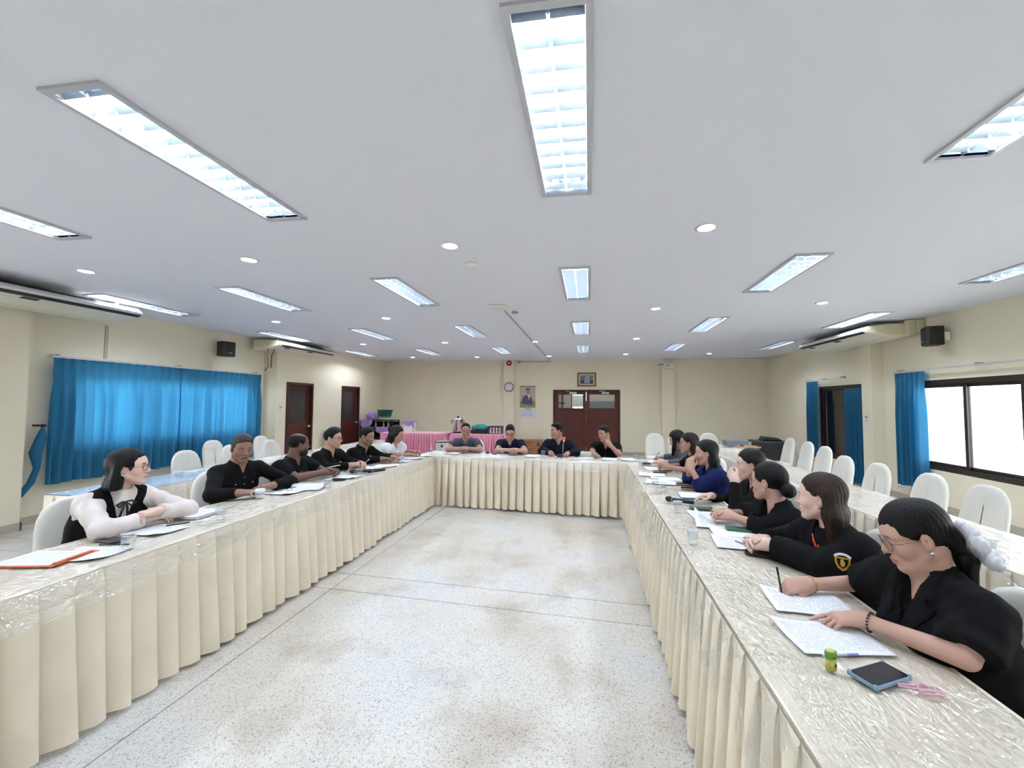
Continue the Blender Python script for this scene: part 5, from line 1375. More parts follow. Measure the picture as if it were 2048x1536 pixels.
def school_jacket(c):
    o = c['garment']('jacket', F_BLACK2, 0.02, 'long', cut=vcut(c, 0.13, 0.045, 0.01), wr=0.0042, rsc=1.2, seed=4)
    io = c['garment']('inner_top', F_BLACK, 0.006, 'none', cut=neckcut(c, 0.055), wr=0.001, seed=2)
    # embroidered emblem on the left upper sleeve
    W, E_, A = c['arms'][-1]; P = o_pts[o.name]; ctr = lerp(c['SH'][-1], E_, 0.52); out = nrm(-c['r']*0.75+c['f']*0.65+c['u']*0.15)
    d = P-ctr; m_ = np.linalg.norm(d-np.outer(d@out, out), axis=1) < 0.02; dist = (d@out)[m_].max() if m_.any() else 0.07
    upv = nrm(c['u']-out*np.dot(c['u'], out)); sd = np.cross(upv, out); q = ctr+out*(dist+0.003)-c['base']
    def plate(poly, off, material, name):
        b = MB(); n = len(poly); v = [q+sd*x+upv*y+out*(off+z-2.2*(x*x)) for z in (0, 0.003) for x, y in poly]
        b.add([tuple(k) for k in v], [tuple(range(n))[::-1], tuple(range(n, 2*n))]+[(i, (i+1) % n, n+(i+1) % n, n+i) for i in range(n)]); b.build(name, material, c['root'])
    plate([(-0.03, 0.02), (-0.028, -0.008), (-0.018, -0.028), (0, -0.04), (0.018, -0.028), (0.028, -0.008), (0.03, 0.02)], 0.0, mat('emblem_gold', srgb(200, 160, 50), 0.6), 'emblem_shield')
    plate([(-0.022, 0.014), (-0.02, -0.006), (-0.012, -0.02), (0, -0.029), (0.012, -0.02), (0.02, -0.006), (0.022, 0.014)], 0.003, F_BLACK, 'emblem_field')
    plate([(-0.007, 0.012), (0.004, 0.012), (0.004, 0.004), (0.009, 0.0), (0.007, -0.016), (-0.003, -0.022), (-0.009, -0.01)], 0.006, MATS['emblem_gold'], 'emblem_figure')
    arc = [(0.037*math.sin(t), 0.012+0.028*math.cos(t)) for t in np.linspace(-1.15, 1.15, 9)]+[(0.029*math.sin(t), 0.011+0.018*math.cos(t)) for t in np.linspace(1.15, -1.15, 9)]
    plate(arc[::-1], 0.001, F_WHITE, 'emblem_scroll')
    k = front_pt(c, io, 0, -0.04)+c['bk']*0.006-c['base']; r, sp = c['r'], c['spine']
    MB().tube([k+r*0.012+sp*0.03, k+r*0.016-sp*0.01, k+r*0.008-sp*0.036, k-r*0.006-sp*0.04, k-r*0.012-sp*0.02], [0.003, 0.005, 0.007, 0.007, 0.004], 8).build('orange_strap', mat('neon_orange', srgb(255, 92, 60), 0.5), c['root'], smooth=True)
def wbr_outfit(c):
    o = blazer(F_BLACK2, F_BLACK, 'short', 0.21)(c)
    p = front_pt(c, o, -0.07, -0.17)+c['bk']*0.012-c['base']; MB().lathe([(0.0005, 0.003), (0.006, 0.002), (0.008, 0), (0.006, -0.003)], p, 12, 1, 1.4).build('brooch', mat('rose_gold', srgb(220, 178, 160), 0.3, metal=0.7), c['root'], smooth=True)
    BOW = mat('white_organza', srgb(244, 246, 250), 0.6, trans=0.3); H = c['H2P']; b0 = c['base']
    for s in (-1, 1):
        for q, (dx, dz, rr) in enumerate(((0.055, 0.03, 0.03), (0.06, -0.03, 0.03), (0.03, 0.055, 0.026), (0.035, -0.05, 0.026))):
            g2 = Field(V(-0.2, -0.32, -0.22), V(0.2, -0.05, 0.12), 0.006); 
            g2.ell(V(s*dx, -0.145-0.01*(q % 2), -0.075+dz), (rr*1.25, rr*0.7, rr), 0.0); g2.wob(lambda X, Y, Z: 0.007*np.sin(150*X+110*Z+q)*np.sin(120*Y+70*X+90*Z)); P, Q = g2.mesh()
            link_np('bow_fold', P@c['hd'].T+c['C'], Q, BOW, c['root'], b0)
    for sd, mt, n_, nmat in ((1, GOLDM, 'chain_bracelet', None), (-1, mat('dark_beads', srgb(46, 40, 42), 0.3), 'bead_bracelet', None)):
        W, E_, A = c['arms'][sd]; ax = nrm(E_-W); p = lerp(W, E_, 0.09); u1 = nrm(np.cross(ax, V(0, 0, 1))); u2 = np.cross(ax, u1); b = MB(); n = 18
        if sd == 1: MB().tube([p+(u1*math.cos(t)+u2*math.sin(t))*0.0315*(1+0.05*math.sin(9*t))-b0 for t in np.linspace(0, 6.2832, 37)[:-1]], 0.0028, 6, closed=True).build(n_, mt, c['root'], smooth=True)
        else:
            for i in range(n):
                t = 2*math.pi*i/n; q = p+(u1*math.cos(t)+u2*math.sin(t))*0.032-b0; b.lathe([(0.0004, -0.0042), (0.0036, -0.0025), (0.0046, 0), (0.0036, 0.0025), (0.0004, 0.0042)], q, 8)
            b.build(n_, mt, c['root'], smooth=True)
# ------------------------------------------------------------------ the seated people
SK = dict(fair=srgb(228, 194, 180), mid=srgb(202, 162, 144), tan=srgb(182, 140, 122), dark=srgb(118, 86, 74), brown=srgb(152, 116, 100))
D3 = lambda a, z=0.0: (math.cos(math.radians(a)), math.sin(math.radians(a)), z)
def arm(w_, f, n=(0, 0, 1), pose='relax', **k): return dict(w=w_, f=f, n=n, pose=pose, **k)
PERSONS = []
def P_(key, label, **S): PERSONS.append((key, label, S))
def clasp(x, y, z, a, el1=None, el2=None):
    """both hands folded together at (x, y, z), pointing along compass direction a"""
    f = V(*D3(a)); r = V(f[1], -f[0], 0); w0 = V(x, y, z)-f*0.055
    A = arm(tuple(w0+r*0.04), tuple(f-r*0.30), tuple(r*0.8+V(0, 0, 0.55)), 'clasp'); B = arm(tuple(w0-r*0.04), tuple(f+r*0.30), tuple(-r*0.8+V(0, 0, 0.45)), 'clasp')
    if el1: A['el'] = el1
    if el2: B['el'] = el2
    return dict(R=A, L=B)
P_('wbr', 'woman in black blazer and glasses writing, white bow on her ponytail', sex='f', seat=(1.27, 1.62), face=186, head=(1.19, 1.70, 1.10), gaze=(163, -22, 0), build=1.08, near=2, full=1.1,
   skin=SK['mid'], hair='pulled', hairm=HAIRB, sleeve='half', slen=0.88, glasses='round_rose', earring=SILV, closed=1, deep=1.0,
   R=arm((0.935, 1.945, 0.80), D3(186, -0.12), (0.25, -0.5, 0.8), 'pen', el=(1.17, 1.99, 0.80)), L=arm((0.985, 1.665, 0.80), D3(172, -0.10), (0.05, -0.1, 1), 'point', el=(1.15, 1.46, 0.80)), outfit=wbr_outfit)
P_('w2', 'woman with long brown hair in black jacket with gold sleeve emblem, hands clasped', sex='f', seat=(1.29, 2.29), face=192, head=(1.20, 2.33, 1.095), gaze=(143, -3, 0), build=1.1, near=2,
   skin=SK['fair'], hair='long', hairlen=0.40, hairm=HAIRBR, sleeve='long', earring=GOLDM, outfit=school_jacket, **clasp(0.915, 2.42, 0.822, 178, (1.15, 2.55, 0.80), (1.13, 2.17, 0.80)))
P_('w3', 'woman with low black bun, pearl earring and black blazer, hands clasped, looking away', sex='f', seat=(1.27, 2.87), face=190, head=(1.16, 2.86, 1.075), gaze=(135, -3, 0), build=1.08, near=2,
   skin=SK['mid'], hair='bun', hairm=HAIRB, sleeve='half', cuff=0.6, glasses='round_rose', earring=PEARL, outfit=blazer(F_BLACK2, F_BLACK, 'cuff', 0.16, 7), **clasp(0.895, 2.97, 0.825, 178, (1.12, 3.1, 0.80), (1.1, 2.8, 0.80)))
P_('w4', 'woman in black holding a white tissue near her mouth', sex='f', seat=(1.40, 3.53), face=188, head=(1.30, 3.54, 1.09), gaze=(166, -6, 0), build=0.95, near=1,
   skin=SK['fair'], hair='long', hairlen=0.3, hairm=HAIRD, sleeve='long',
   R=arm((1.02, 3.62, 0.81), D3(190), (0, 0.2, 1), 'relax'), L=arm((1.115, 3.345, 0.99), D3(105, 0.75), (-0.8, -0.2, 0.25), 'curl', el=(1.10, 3.28, 0.80)), outfit=shirt(F_BLACK, 'long', 0.09, False, seed=11))
P_('w5', 'woman with long black hair in navy blazer, elbows on table, hands at her mouth', sex='f', seat=(1.27, 4.16), face=186, head=(1.14, 4.2, 1.10), gaze=(167, -4, 0), build=1.0, near=1,
   skin=SK['mid'], hair='long', hairlen=0.47, hairm=HAIRB, sleeve='half', cuff=0.62,
   R=arm((0.975, 4.24, 0.955), (0.1, -0.25, 0.9), (-0.5, 0.8, 0.0), 'curl', el=(1.02, 4.36, 0.80)), L=arm((0.975, 4.14, 0.955), (0.1, 0.25, 0.9), (-0.5, -0.8, 0.0), 'curl', el=(1.05, 4.06, 0.80)), outfit=blazer(F_NAVY2, F_BLACK, 'cuff', 0.15, 13))
P_('w6', 'woman with silver glasses and dark hair in black top, forearms on the table', sex='f', seat=(1.28, 5.07), face=182, head=(1.19, 5.12, 1.105), gaze=(168, -3, 0), build=0.98, near=1,
   skin=SK['tan'], hair='long', hairlen=0.26, hairm=HAIRD, sleeve='half', slen=0.8, glasses='silver', outfit=shirt(F_BLACK, 'short', 0.06, False, seed=15), **clasp(0.90, 5.2, 0.815, 170, (1.14, 5.36, 0.8), (1.13, 5.02, 0.8)))
P_('w7', 'woman in grey checked blouse bent over writing, straight dark hair hiding her face', sex='f', seat=(1.32, 5.86), face=185, head=(1.20, 5.84, 1.09), gaze=(168, -22, 0), build=0.95, near=0,
   skin=SK['mid'], hair='curtain', hairlen=0.26, hairm=HAIRD, sleeve='long',
   R=arm((1.06, 6.18, 0.80), D3(165, -0.1), (0.2, 0.3, 0.9), 'pen', el=(1.3, 6.16, 0.82)), L=arm((1.02, 5.62, 0.80), D3(175), (0, -0.2, 1), 'flat', el=(1.28, 5.6, 0.82)), outfit=shirt(F_GREY, 'long', 0.05, True, seed=17))
P_('m8', 'man in black polo at the right end of head table, chin on his hand', sex='m', seat=(0.26, 6.70), face=264, head=(0.24, 6.52, 1.10), gaze=(222, -8, -8), build=0.98, near=0,
   skin=SK['tan'], hair='short', hairm=HAIRB, sleeve='half', slen=0.62, look=0.003,
   R=arm((0.09, 6.30, 0.80), D3(285), (0, 0, 1), 'relax', el=(0.05, 6.52, 0.82)), L=arm((0.32, 6.35, 0.94), (-0.45, 0.1, 0.6), (0.3, -0.8, 0.2), 'fist', el=(0.45, 6.40, 0.80)), outfit=shirt(F_BLACK, 'short', 0.08, True, seed=19, extra=plain_buttons))
P_('m7', 'man in dark navy long-sleeved shirt behind the desk microphone, looking sideways', sex='m', seat=(-0.48, 6.80), face=268, head=(-0.52, 6.62, 1.13), gaze=(212, -2, 0), build=1.16, near=0, full=1.06,
   skin=SK['tan'], hair='short', hairm=HAIRB, sleeve='long', mouth=0.002,
   R=arm((-0.60, 6.42, 0.80), D3(275), (0, 0, 1), 'curl', el=(-0.76, 6.62, 0.80)), L=arm((-0.33, 6.36, 0.80), D3(262), (0, 0, 1), 'relax', el=(-0.19, 6.56, 0.80)), outfit=shirt(F_DNAVY, 'long', 0.07, True, seed=21, extra=plain_buttons))
P_('m6', 'man with glasses in navy polo looking down, hands folded at head table', sex='m', seat=(-1.28, 6.90), face=272, head=(-1.31, 6.70, 1.09), gaze=(280, -22, 0), build=1.05, near=0,
   skin=SK['mid'], hair='short', thick=0.012, hairm=HAIRB, sleeve='half', slen=0.6, glasses='dark', closed=1, outfit=shirt(F_NAVY, 'short', 0.08, True, seed=23, extra=plain_buttons), **clasp(-1.19, 6.40, 0.82, 272, (-1.48, 6.52, 0.80), (-1.02, 6.5, 0.80)))
P_('m5', 'man with receding hair and glasses in slate polo with white sleeve patch', sex='m', seat=(-2.04, 6.95), face=276, head=(-2.09, 6.74, 1.10), gaze=(286, -8, 0), build=1.02, near=0, full=0.96,
   skin=SK['tan'], hair='short', hairline=(1.55, 0.012), hairm=HAIRB, sleeve='half', slen=0.62, glasses='silver', mouth=0.002, outfit=shirt(F_SLATE, 'short', 0.08, True, seed=25, extra=polo_patch), **clasp(-2.03, 6.47, 0.82, 276, (-2.34, 6.56, 0.80), (-1.78, 6.55, 0.80)))
P_('wl6', 'woman in white puff-sleeved blouse reading papers at the left corner', sex='f', seat=(-3.04, 5.81), face=352, head=(-2.86, 5.77, 1.105), gaze=(4, -20, 0), build=1.1, near=0,
   skin=SK['tan'], hair='wavy', hairm=HAIRD, sleeve='half', slen=0.62, puff=0.02, closed=1, mouth=0.002,
   R=arm((-2.70, 5.80, 0.80), D3(15), (0, 0, 1), 'relax', el=(-2.88, 5.66, 0.80)), L=arm((-2.66, 5.98, 0.82), D3(340, 0.1), (0, 0.3, 1), 'curl', el=(-2.88, 6.06, 0.80)), outfit=white_blouse)
P_('ml5', 'man in black shirt leaning over the table beside the woman in white', sex='m', seat=(-3.20, 5.07), face=352, head=(-2.98, 5.14, 1.12), gaze=(0, -10, 0), build=0.98, near=0,
   skin=SK['brown'], hair='short', hairm=HAIRB, sleeve='long', beard=0.12,
   R=arm((-2.80, 5.22, 0.81), D3(30), (0, 0, 1), 'curl', el=(-3.02, 5.06, 0.80)), L=arm((-2.74, 5.42, 0.81), D3(330), (0, 0, 1), 'relax', el=(-2.96, 5.5, 0.80)), outfit=shirt(F_BLACK, 'long', 0.085, True, seed=27))
P_('ml4', 'man with dark-framed glasses in black long-sleeved shirt holding a pen', sex='m', seat=(-3.23, 4.57), face=354, head=(-3.12, 4.62, 1.135), gaze=(8, -3, 0), build=0.98, near=1,
   skin=SK['mid'], hair='short', thick=0.01, hairm=HAIRB, sleeve='long', glasses='dark',
   R=arm((-2.87, 4.60, 0.815), D3(35, 0.1), (0.1, -0.4, 0.9), 'pen', el=(-3.08, 4.44, 0.80)), L=arm((-2.82, 4.74, 0.82), D3(325, 0.1), (0.1, 0.3, 0.9), 'curl', el=(-3.0, 4.86, 0.80)), outfit=shirt(F_BLACK, 'long', 0.085, True, seed=29, extra=plain_buttons))
P_('ml3', 'bearded man with thinning hair in black short-sleeved shirt, hands clasped, head turned away', sex='m', seat=(-3.22, 3.98), face=0, head=(-3.10, 4.0, 1.12), gaze=(57, -2, 0), build=1.18, near=2, full=1.03,
   skin=SK['dark'], hair='thin', stubble_scalp=0.35, hairm=HAIRB, beard=0.92, sleeve='half', slen=0.75, outfit=shirt(F_BLACK, 'short', 0.085, True, seed=31, extra=pocket_pen), **clasp(-2.80, 4.13, 0.822, 10, (-2.98, 3.82, 0.80), (-2.98, 4.24, 0.80)))
P_('ml2', 'man with greying hair in black long-sleeved shirt beside a white mug', sex='m', seat=(-3.25, 3.33), face=345, head=(-3.15, 3.33, 1.155), gaze=(332, -12, 3), build=1.02, near=2,
   skin=SK['brown'], hair='short', hairm=HAIRG, sleeve='long', closed=1, hairline=(0.88, 0.012),
   R=arm((-2.93, 3.08, 0.81), D3(42, -0.05), (-0.1, -0.45, 0.9), 'grip', el=(-3.10, 3.0, 0.80)), L=arm((-2.87, 3.38, 0.815), D3(240, 0.0), (0.1, 0, 1), 'relax', el=(-2.86, 3.6, 0.80)), outfit=shirt(F_BLACK, 'long', 0.085, True, extra=work_shirt))
P_('wl1', 'woman with black bob, cream blouse and black vest, arms folded on the table', sex='f', seat=(-3.21, 2.28), face=348, head=(-3.10, 2.37, 1.13), gaze=(34, 0, 0), build=1.02, near=2,
   skin=SK['fair'], hair='bob', hairm=HAIRB, sleeve='long', glasses='round_rose', earring=PEARL,
   R=arm((-2.865, 2.30, 0.815), D3(70, 0.0), (0.2, 0.1, 1), 'relax', el=(-2.88, 2.08, 0.80)), L=arm((-2.82, 2.34, 0.855), D3(258, 0.0), (0.25, 0, 1), 'curl', el=(-2.84, 2.56, 0.81)), outfit=vest_outfit)
CTX = {}
for key, label, S in PERSONS: CTX[key] = person(label, S)[1]
h = math.pi/2
for key, label, S in PERSONS:     # each sitter's own covered chair
    if 'chair' in globals():
        a = math.radians(S['face']); x, y = S['seat']
        short = dict(wbr='the writing woman with the white bow', w2='the woman with the sleeve emblem', w3='the woman with the low bun', w4='the woman holding a tissue', w5='the woman in navy blazer', w6='the woman with silver glasses', w7='the bent woman in grey check', m8='the man resting chin on hand', m7='the man at the desk microphone', m6='the man in navy polo', m5='the man in slate polo', wl6='the woman in white blouse', ml5='the leaning man beside the woman in white', ml4='the man with dark-framed glasses', ml3='the bearded man', ml2='the man with greying hair', wl1='the woman in cream blouse and vest')[key]
        chair(x+0.03*math.cos(a), y+0.03*math.sin(a), a-h, 'white-covered banquet chair under '+short, 'white-covered chairs in use')
# ------------------------------------------------------------------ things on the tables
ZT = 0.7585
def page_mat(name, lines=38, table=False, tint=(0.86, 0.88, 0.93), ink=0.10):
    M = bpy.data.materials.new(name); M.use_nodes = True; N = M.node_tree.nodes; L = M.node_tree.links; b = N['Principled BSDF']
    tc = N.new('ShaderNodeTexCoord'); sp = N.new('ShaderNodeSeparateXYZ'); L.new(tc.outputs['Object'], sp.inputs[0])
    def mth(op, a, b_=None, c=None):
        n = N.new('ShaderNodeMath'); n.operation = op
        for i, v in enumerate((a, b_, c)):
            if v is None: continue
            if isinstance(v, (int, float)): n.inputs[i].default_value = v
            else: L.new(v, n.inputs[i])
        return n.outputs[0]
    row = mth('MULTIPLY', sp.outputs[1], lines/0.297); fr = mth('FRACT', row); fl = mth('FLOOR', row)
    on = mth('LESS_THAN', fr, 0.42)
    cb = N.new('ShaderNodeCombineXYZ'); L.new(mth('MULTIPLY', sp.outputs[0], 130 if table else 95), cb.inputs[0]); L.new(mth('MULTIPLY', fl, 3.7), cb.inputs[1])
    nz = N.new('ShaderNodeTexNoise'); nz.inputs['Scale'].default_value = 1.0; nz.inputs['Detail'].default_value = 1; L.new(cb.outputs[0], nz.inputs['Vector'])
    word = mth('GREATER_THAN', nz.outputs[0], 0.44)
    mx_ = mth('LESS_THAN', mth('ABSOLUTE', sp.outputs[0]), 0.085); my_ = mth('LESS_THAN', mth('ABSOLUTE', sp.outputs[1]), 0.125)
    k = mth('MULTIPLY', mth('MULTIPLY', on, word), mth('MULTIPLY', mx_, my_))
    m_ = N.new('ShaderNodeMix'); m_.data_type = 'RGBA'; L.new(mth('MULTIPLY', k, 0.42), m_.inputs['Factor']); m_.inputs[6].default_value = (*tint, 1); m_.inputs[7].default_value = (ink, ink, ink*1.1, 1)
    L.new(m_.outputs[2], b.inputs['Base Color']); b.inputs['Roughness'].default_value = 0.75; return M
PAGE = page_mat('printed_page'); PAGET = page_mat('printed_table_page', 46, True); BLANK = mat('plain_paper', (0.86, 0.88, 0.93), 0.75)
def paper(label, x, y, rz, w_=0.21, l_=0.297, z=0.0, m_=None, curl=0.004, group='papers on the meeting tables'):
    b = MB(); sd = R.uniform(0, 6)
    def fn(u, v):
        px, py = (u-0.5)*w_, (v-0.5)*l_; c = curl*max(0, (u-0.5)*2)**2*max(0, (v-0.5)*2)**2*4
        return (px, py, 0.0006+c+0.0006*math.sin(9*u+sd)*math.sin(7*v+sd))
    b.grid(fn, 10, 12); o = b.build('paper_sheet', m_ or PAGE, smooth=True, thick=0.0008); o.location = (x, y, ZT+0.0012+z); o.rotation_euler = (0, 0, math.radians(rz))
    return tag(o, label, 'paper', group)
def paper_stack(label, x, y, rz, w_, l_, hgt):
    t = thing('paper_stack', label, 'paper stack', (x, y, ZT), math.radians(rz))
    for k in range(5): MB().cbox((0.004*math.sin(k*2.1), 0.004*math.cos(k*1.7), hgt*(k+0.5)/5), (w_, l_, hgt/5-0.0004)).build('sheet_block', BLANK, t)
    MB().cbox((0, 0, hgt+0.0006), (w_, l_, 0.0008)).build('top_sheet', PAGE, t)
    return t
RP, LP_, HP = 90, -90, 180
paper('printed sheet under the right hand of the writing woman', 0.895, 1.865, RP-4); paper('printed table sheet by the green balm tin', 0.84, 1.605, RP+6, m_=PAGET)
paper('printed sheet with pink pen before the clasped hands of the emblem woman', 0.885, 2.575, RP-6); paper('printed sheet under the green phone case', 0.93, 2.79, RP-3, m_=BLANK)
paper('curled printed sheet before the woman with the bun', 0.875, 2.95, RP-10, curl=0.02, z=0.002); paper('printed sheet beside the grey-green case', 0.89, 3.17, RP+3)
paper('white sheet near the navy blazer woman, upper one', 0.83, 4.62, RP+5); paper('white sheet near the navy blazer woman, lower one', 0.72, 4.88, RP-6, m_=BLANK)
paper('white sheet by the forearms of the woman with silver glasses', 0.86, 5.32, RP+8); paper('sheet the bent woman writes on', 0.98, 5.95, RP+2)
paper('sheet lying between the two far right glasses', 0.74, 4.42, RP-12, m_=BLANK)
paper('loose sheet half under the orange clipboard', -2.665, 1.865, LP_+8, z=-0.0006); paper('printed sheet before the folded arms of the vest woman', -2.735, 2.27, LP_-5, 0.21, 0.27)
paper('sheet under the eyeglasses on the left table', -2.77, 3.385, LP_-4, m_=BLANK)
paper('sheet before the bearded man', -2.66, 4.16, LP_+6); paper('sheet before the man with dark glasses', -2.72, 4.78, LP_-4); paper('sheet by the black microphones', -2.6, 4.98, LP_+10, m_=BLANK)
paper('sheet before the leaning man', -2.62, 5.38, LP_-8); paper('sheet before the woman in white, nearer', -2.56, 5.72, LP_+6); paper('sheet before the woman in white at the corner', -2.55, 6.02, LP_-14, m_=BLANK)
paper('sheet before the man in slate polo', -2.18, 6.42, HP-7); paper('sheet between the two middle men of the head table', -0.88, 6.28, HP-4); paper('sheet before the man in black polo', 0.30, 6.12, HP-9); paper('sheet at the right corner of the head table', 0.56, 6.14, HP+2, m_=BLANK)
paper_stack('thick white document stack beside the vest woman', -2.87, 2.60, LP_+5, 0.22, 0.31, 0.018)

# open magazine with a curling leaf
t = thing('open_booklet', 'open white booklet with a curling page on the left table', 'booklet', (-2.66, 3.56, ZT), math.radians(-75))
b = MB(); b.grid(lambda u, v: ((u-0.5)*0.2, (v-0.5)*0.29, 0.003+0.001*math.sin(6*u)), 8, 6); b.build('lower_page', BLANK, t, smooth=True, thick=0.002)
b = MB(); b.grid(lambda u, v: (-0.1+0.2*u-0.02*math.sin(math.pi*u)**2, (v-0.5)*0.29, 0.006+0.035*math.sin(math.pi*min(1, u*1.6))*(1-0.35*u) if u < 0.63 else 0.006+0.01*(1-u)), 20, 6); b.build('curling_page', PAGE, t, smooth=True, thick=0.001)

# orange clipboard
ORG = mat('orange_plastic', srgb(212, 112, 70), 0.4)
t = thing('clipboard', 'orange clipboard with a printed form at the near left corner', 'clipboard', (-2.805, 1.775, ZT), math.radians(LP_+10))
MB().prism([(-0.115, -0.155), (0.115, -0.155), (0.115, 0.165), (-0.115, 0.165)], 2, 0, 0.004).build('board', ORG, t, bev=0.0015)
MB().cbox((-0.002, -0.012, 0.0048), (0.205, 0.28, 0.0012)).build('form_sheet', PAGE, t)
MB().box((-0.09, 0.135, 0.004), (0.09, 0.158, 0.012)).build('clip_bar', ORG, t, bev=0.003); MB().tube([(-0.04, 0.15, 0.012), (-0.03, 0.168, 0.016), (0.03, 0.168, 0.016), (0.04, 0.15, 0.012)], 0.003).build('clip_lever', ORG, t, smooth=True)

# plastic water cups
def cup_mat():
    M = bpy.data.materials.new('clear_cup_plastic'); M.use_nodes = True; N = M.node_tree.nodes; L = M.node_tree.links; N.remove(N['Principled BSDF'])
    t_ = N.new('ShaderNodeBsdfTransparent'); t_.inputs[0].default_value = (0.975, 0.985, 0.99, 1); g_ = N.new('ShaderNodeBsdfGlossy'); g_.inputs['Roughness'].default_value = 0.06
    lw = N.new('ShaderNodeLayerWeight'); pw = N.new('ShaderNodeMath'); pw.operation = 'POWER'; pw.inputs[1].default_value = 2.5
    ma = N.new('ShaderNodeMath'); ma.operation = 'MULTIPLY_ADD'; ma.inputs[1].default_value = 0.7; ma.inputs[2].default_value = 0.05
    m_ = N.new('ShaderNodeMixShader'); L.new(lw.outputs['Facing'], pw.inputs[0]); L.new(pw.outputs[0], ma.inputs[0]); L.new(ma.outputs[0], m_.inputs[0]); L.new(t_.outputs[0], m_.inputs[1]); L.new(g_.outputs[0], m_.inputs[2]); L.new(m_.outputs[0], N['Material Output'].inputs[0]); return M
CUPM = cup_mat(); LIDM = mat('pale_blue_foil', srgb(214, 226, 240), 0.3, alpha=0.5); WATER = mat('cup_print', srgb(214, 222, 236), 0.4, alpha=0.35)
cupb = MB().lathe([(0.024, 0), (0.0245, 0.002), (0.028, 0.03), (0.0285, 0.034), (0.033, 0.076), (0.0365, 0.079), (0.0365, 0.081)], n=24); cupb.f.pop()
cup_me = cupb.mesh('cup_wall', CUPM, True); lid_me = MB().lathe([(0.0365, 0.0812), (0.0372, 0.082), (0.03, 0.0835), (0.0005, 0.083)], n=24).mesh('foil_lid', LIDM, True)
bandb = MB().lathe([(0.0289, 0.036), (0.0314, 0.058)], n=24); bandb.f = bandb.f[:-2]; band_me = bandb.mesh('printed_band', WATER, True)
def cup(label, x, y, z=ZT, lid=True, straw=False):
    t = thing('water_cup', label, 'cup', (x, y, z), R.uniform(0, 6), 'clear plastic water cups')
    link('cup_wall', cup_me, t); link('printed_band', band_me, t)
    if lid: link('foil_lid', lid_me, t)
    if straw: MB().tube([(0, 0, 0.02), (0.012, 0.004, 0.12), (0.02, 0.006, 0.17)], 0.003, 8).build('straw', WHITE, t, smooth=True)
for x, y, n_, st in ((0.601, 2.52, 'nearest one on the right table', 0), (0.665, 3.23, 'next to the black microphone on the right table', 0), (0.69, 3.96, 'before the navy blazer woman, first of two', 0), (0.645, 4.17, 'before the navy blazer woman, second of two', 0),
                     (0.66, 5.42, 'far end of the right table, nearer one', 0), (0.655, 5.98, 'at the right corner of the head table', 0), (-2.548, 1.966, 'beside the black phone at the near left', 0), (-2.537, 2.53, 'beside the thick document stack', 0),
                     (-2.468, 3.6, 'beside the open booklet', 0), (-2.508, 4.2, 'before the microphones on the left table', 0), (-2.55, 5.3, 'with white straw, left row', 1), (-2.5, 6.22, 'with straw at the left corner', 1),
                     (-2.0, 6.40, 'before the man in slate polo', 0), (-1.37, 6.36, 'before the man in navy polo', 0), (-0.70, 6.25, 'left of the desk microphone', 0), (0.09, 6.2, 'before the man in black polo', 0)):
    cup('clear plastic water cup, '+n_, x, y, straw=bool(st))
cup('clear plastic water cup on the near outer right table', 2.2, 2.62); cup('clear plastic water cup on the blue-topped left table', -4.28, 3.75); cup('clear plastic water cup on the table near the left doors', -4.3, 6.1)
b = MB(); b.grid(lambda u, v: ((u-0.5)*0.2, (v-0.5)*0.22, 0.012+0.018*abs(math.sin(7*u+3*v))*math.cos(5*v)+0.01), 16, 16); o = b.build('tissue_cloth', mat('white_tissue', srgb(228, 236, 244), 0.7, trans=0.2), smooth=True); o.location = (2.28, 2.86, ZT); tag(o, 'crumpled white tissue cloth on the near outer right table', 'tissue')
b = MB(); b.grid(lambda u, v: ((u-0.5)*0.14, (v-0.5)*0.16, 0.01+0.016*abs(math.sin(8*u+4*v))+0.008), 14, 14); o = b.build('napkin', MATS['white_tissue'], smooth=True); o.location = (-4.4, 5.4, ZT); tag(o, 'crumpled napkin on the outer left table behind the bearded man', 'napkin')

# white mug
t = thing('coffee_mug', 'white ceramic mug with faint blue print by the greying man', 'mug', (-2.79, 3.15, ZT))
MUG = mat('white_ceramic', srgb(232, 236, 242), 0.2); MB().lathe([(0.03, 0), (0.033, 0.003), (0.036, 0.04), (0.038, 0.075), (0.036, 0.0755), (0.033, 0.04), (0.03, 0.008), (0.0005, 0.007)], n=28).build('mug_wall', MUG, t, smooth=True)
MB().tube([(-0.03, -0.02, 0.06), (-0.048, -0.032, 0.058), (-0.052, -0.035, 0.035), (-0.042, -0.028, 0.018), (-0.028, -0.018, 0.016)], 0.005, 8).build('handle', MUG, t, smooth=True)
MB().lathe([(0.0368, 0.03), (0.0378, 0.055), (0.0376, 0.055), (0.0364, 0.03)], n=24).build('printed_motif', mat('faint_blue_print', srgb(196, 206, 226), 0.3, var=0.3, vscale=60), t, smooth=True)
MB().lathe([(0.0335, 0.058), (0.0003, 0.0585)], n=20).build('coffee', mat('coffee_surface', srgb(70, 46, 34), 0.2), t)

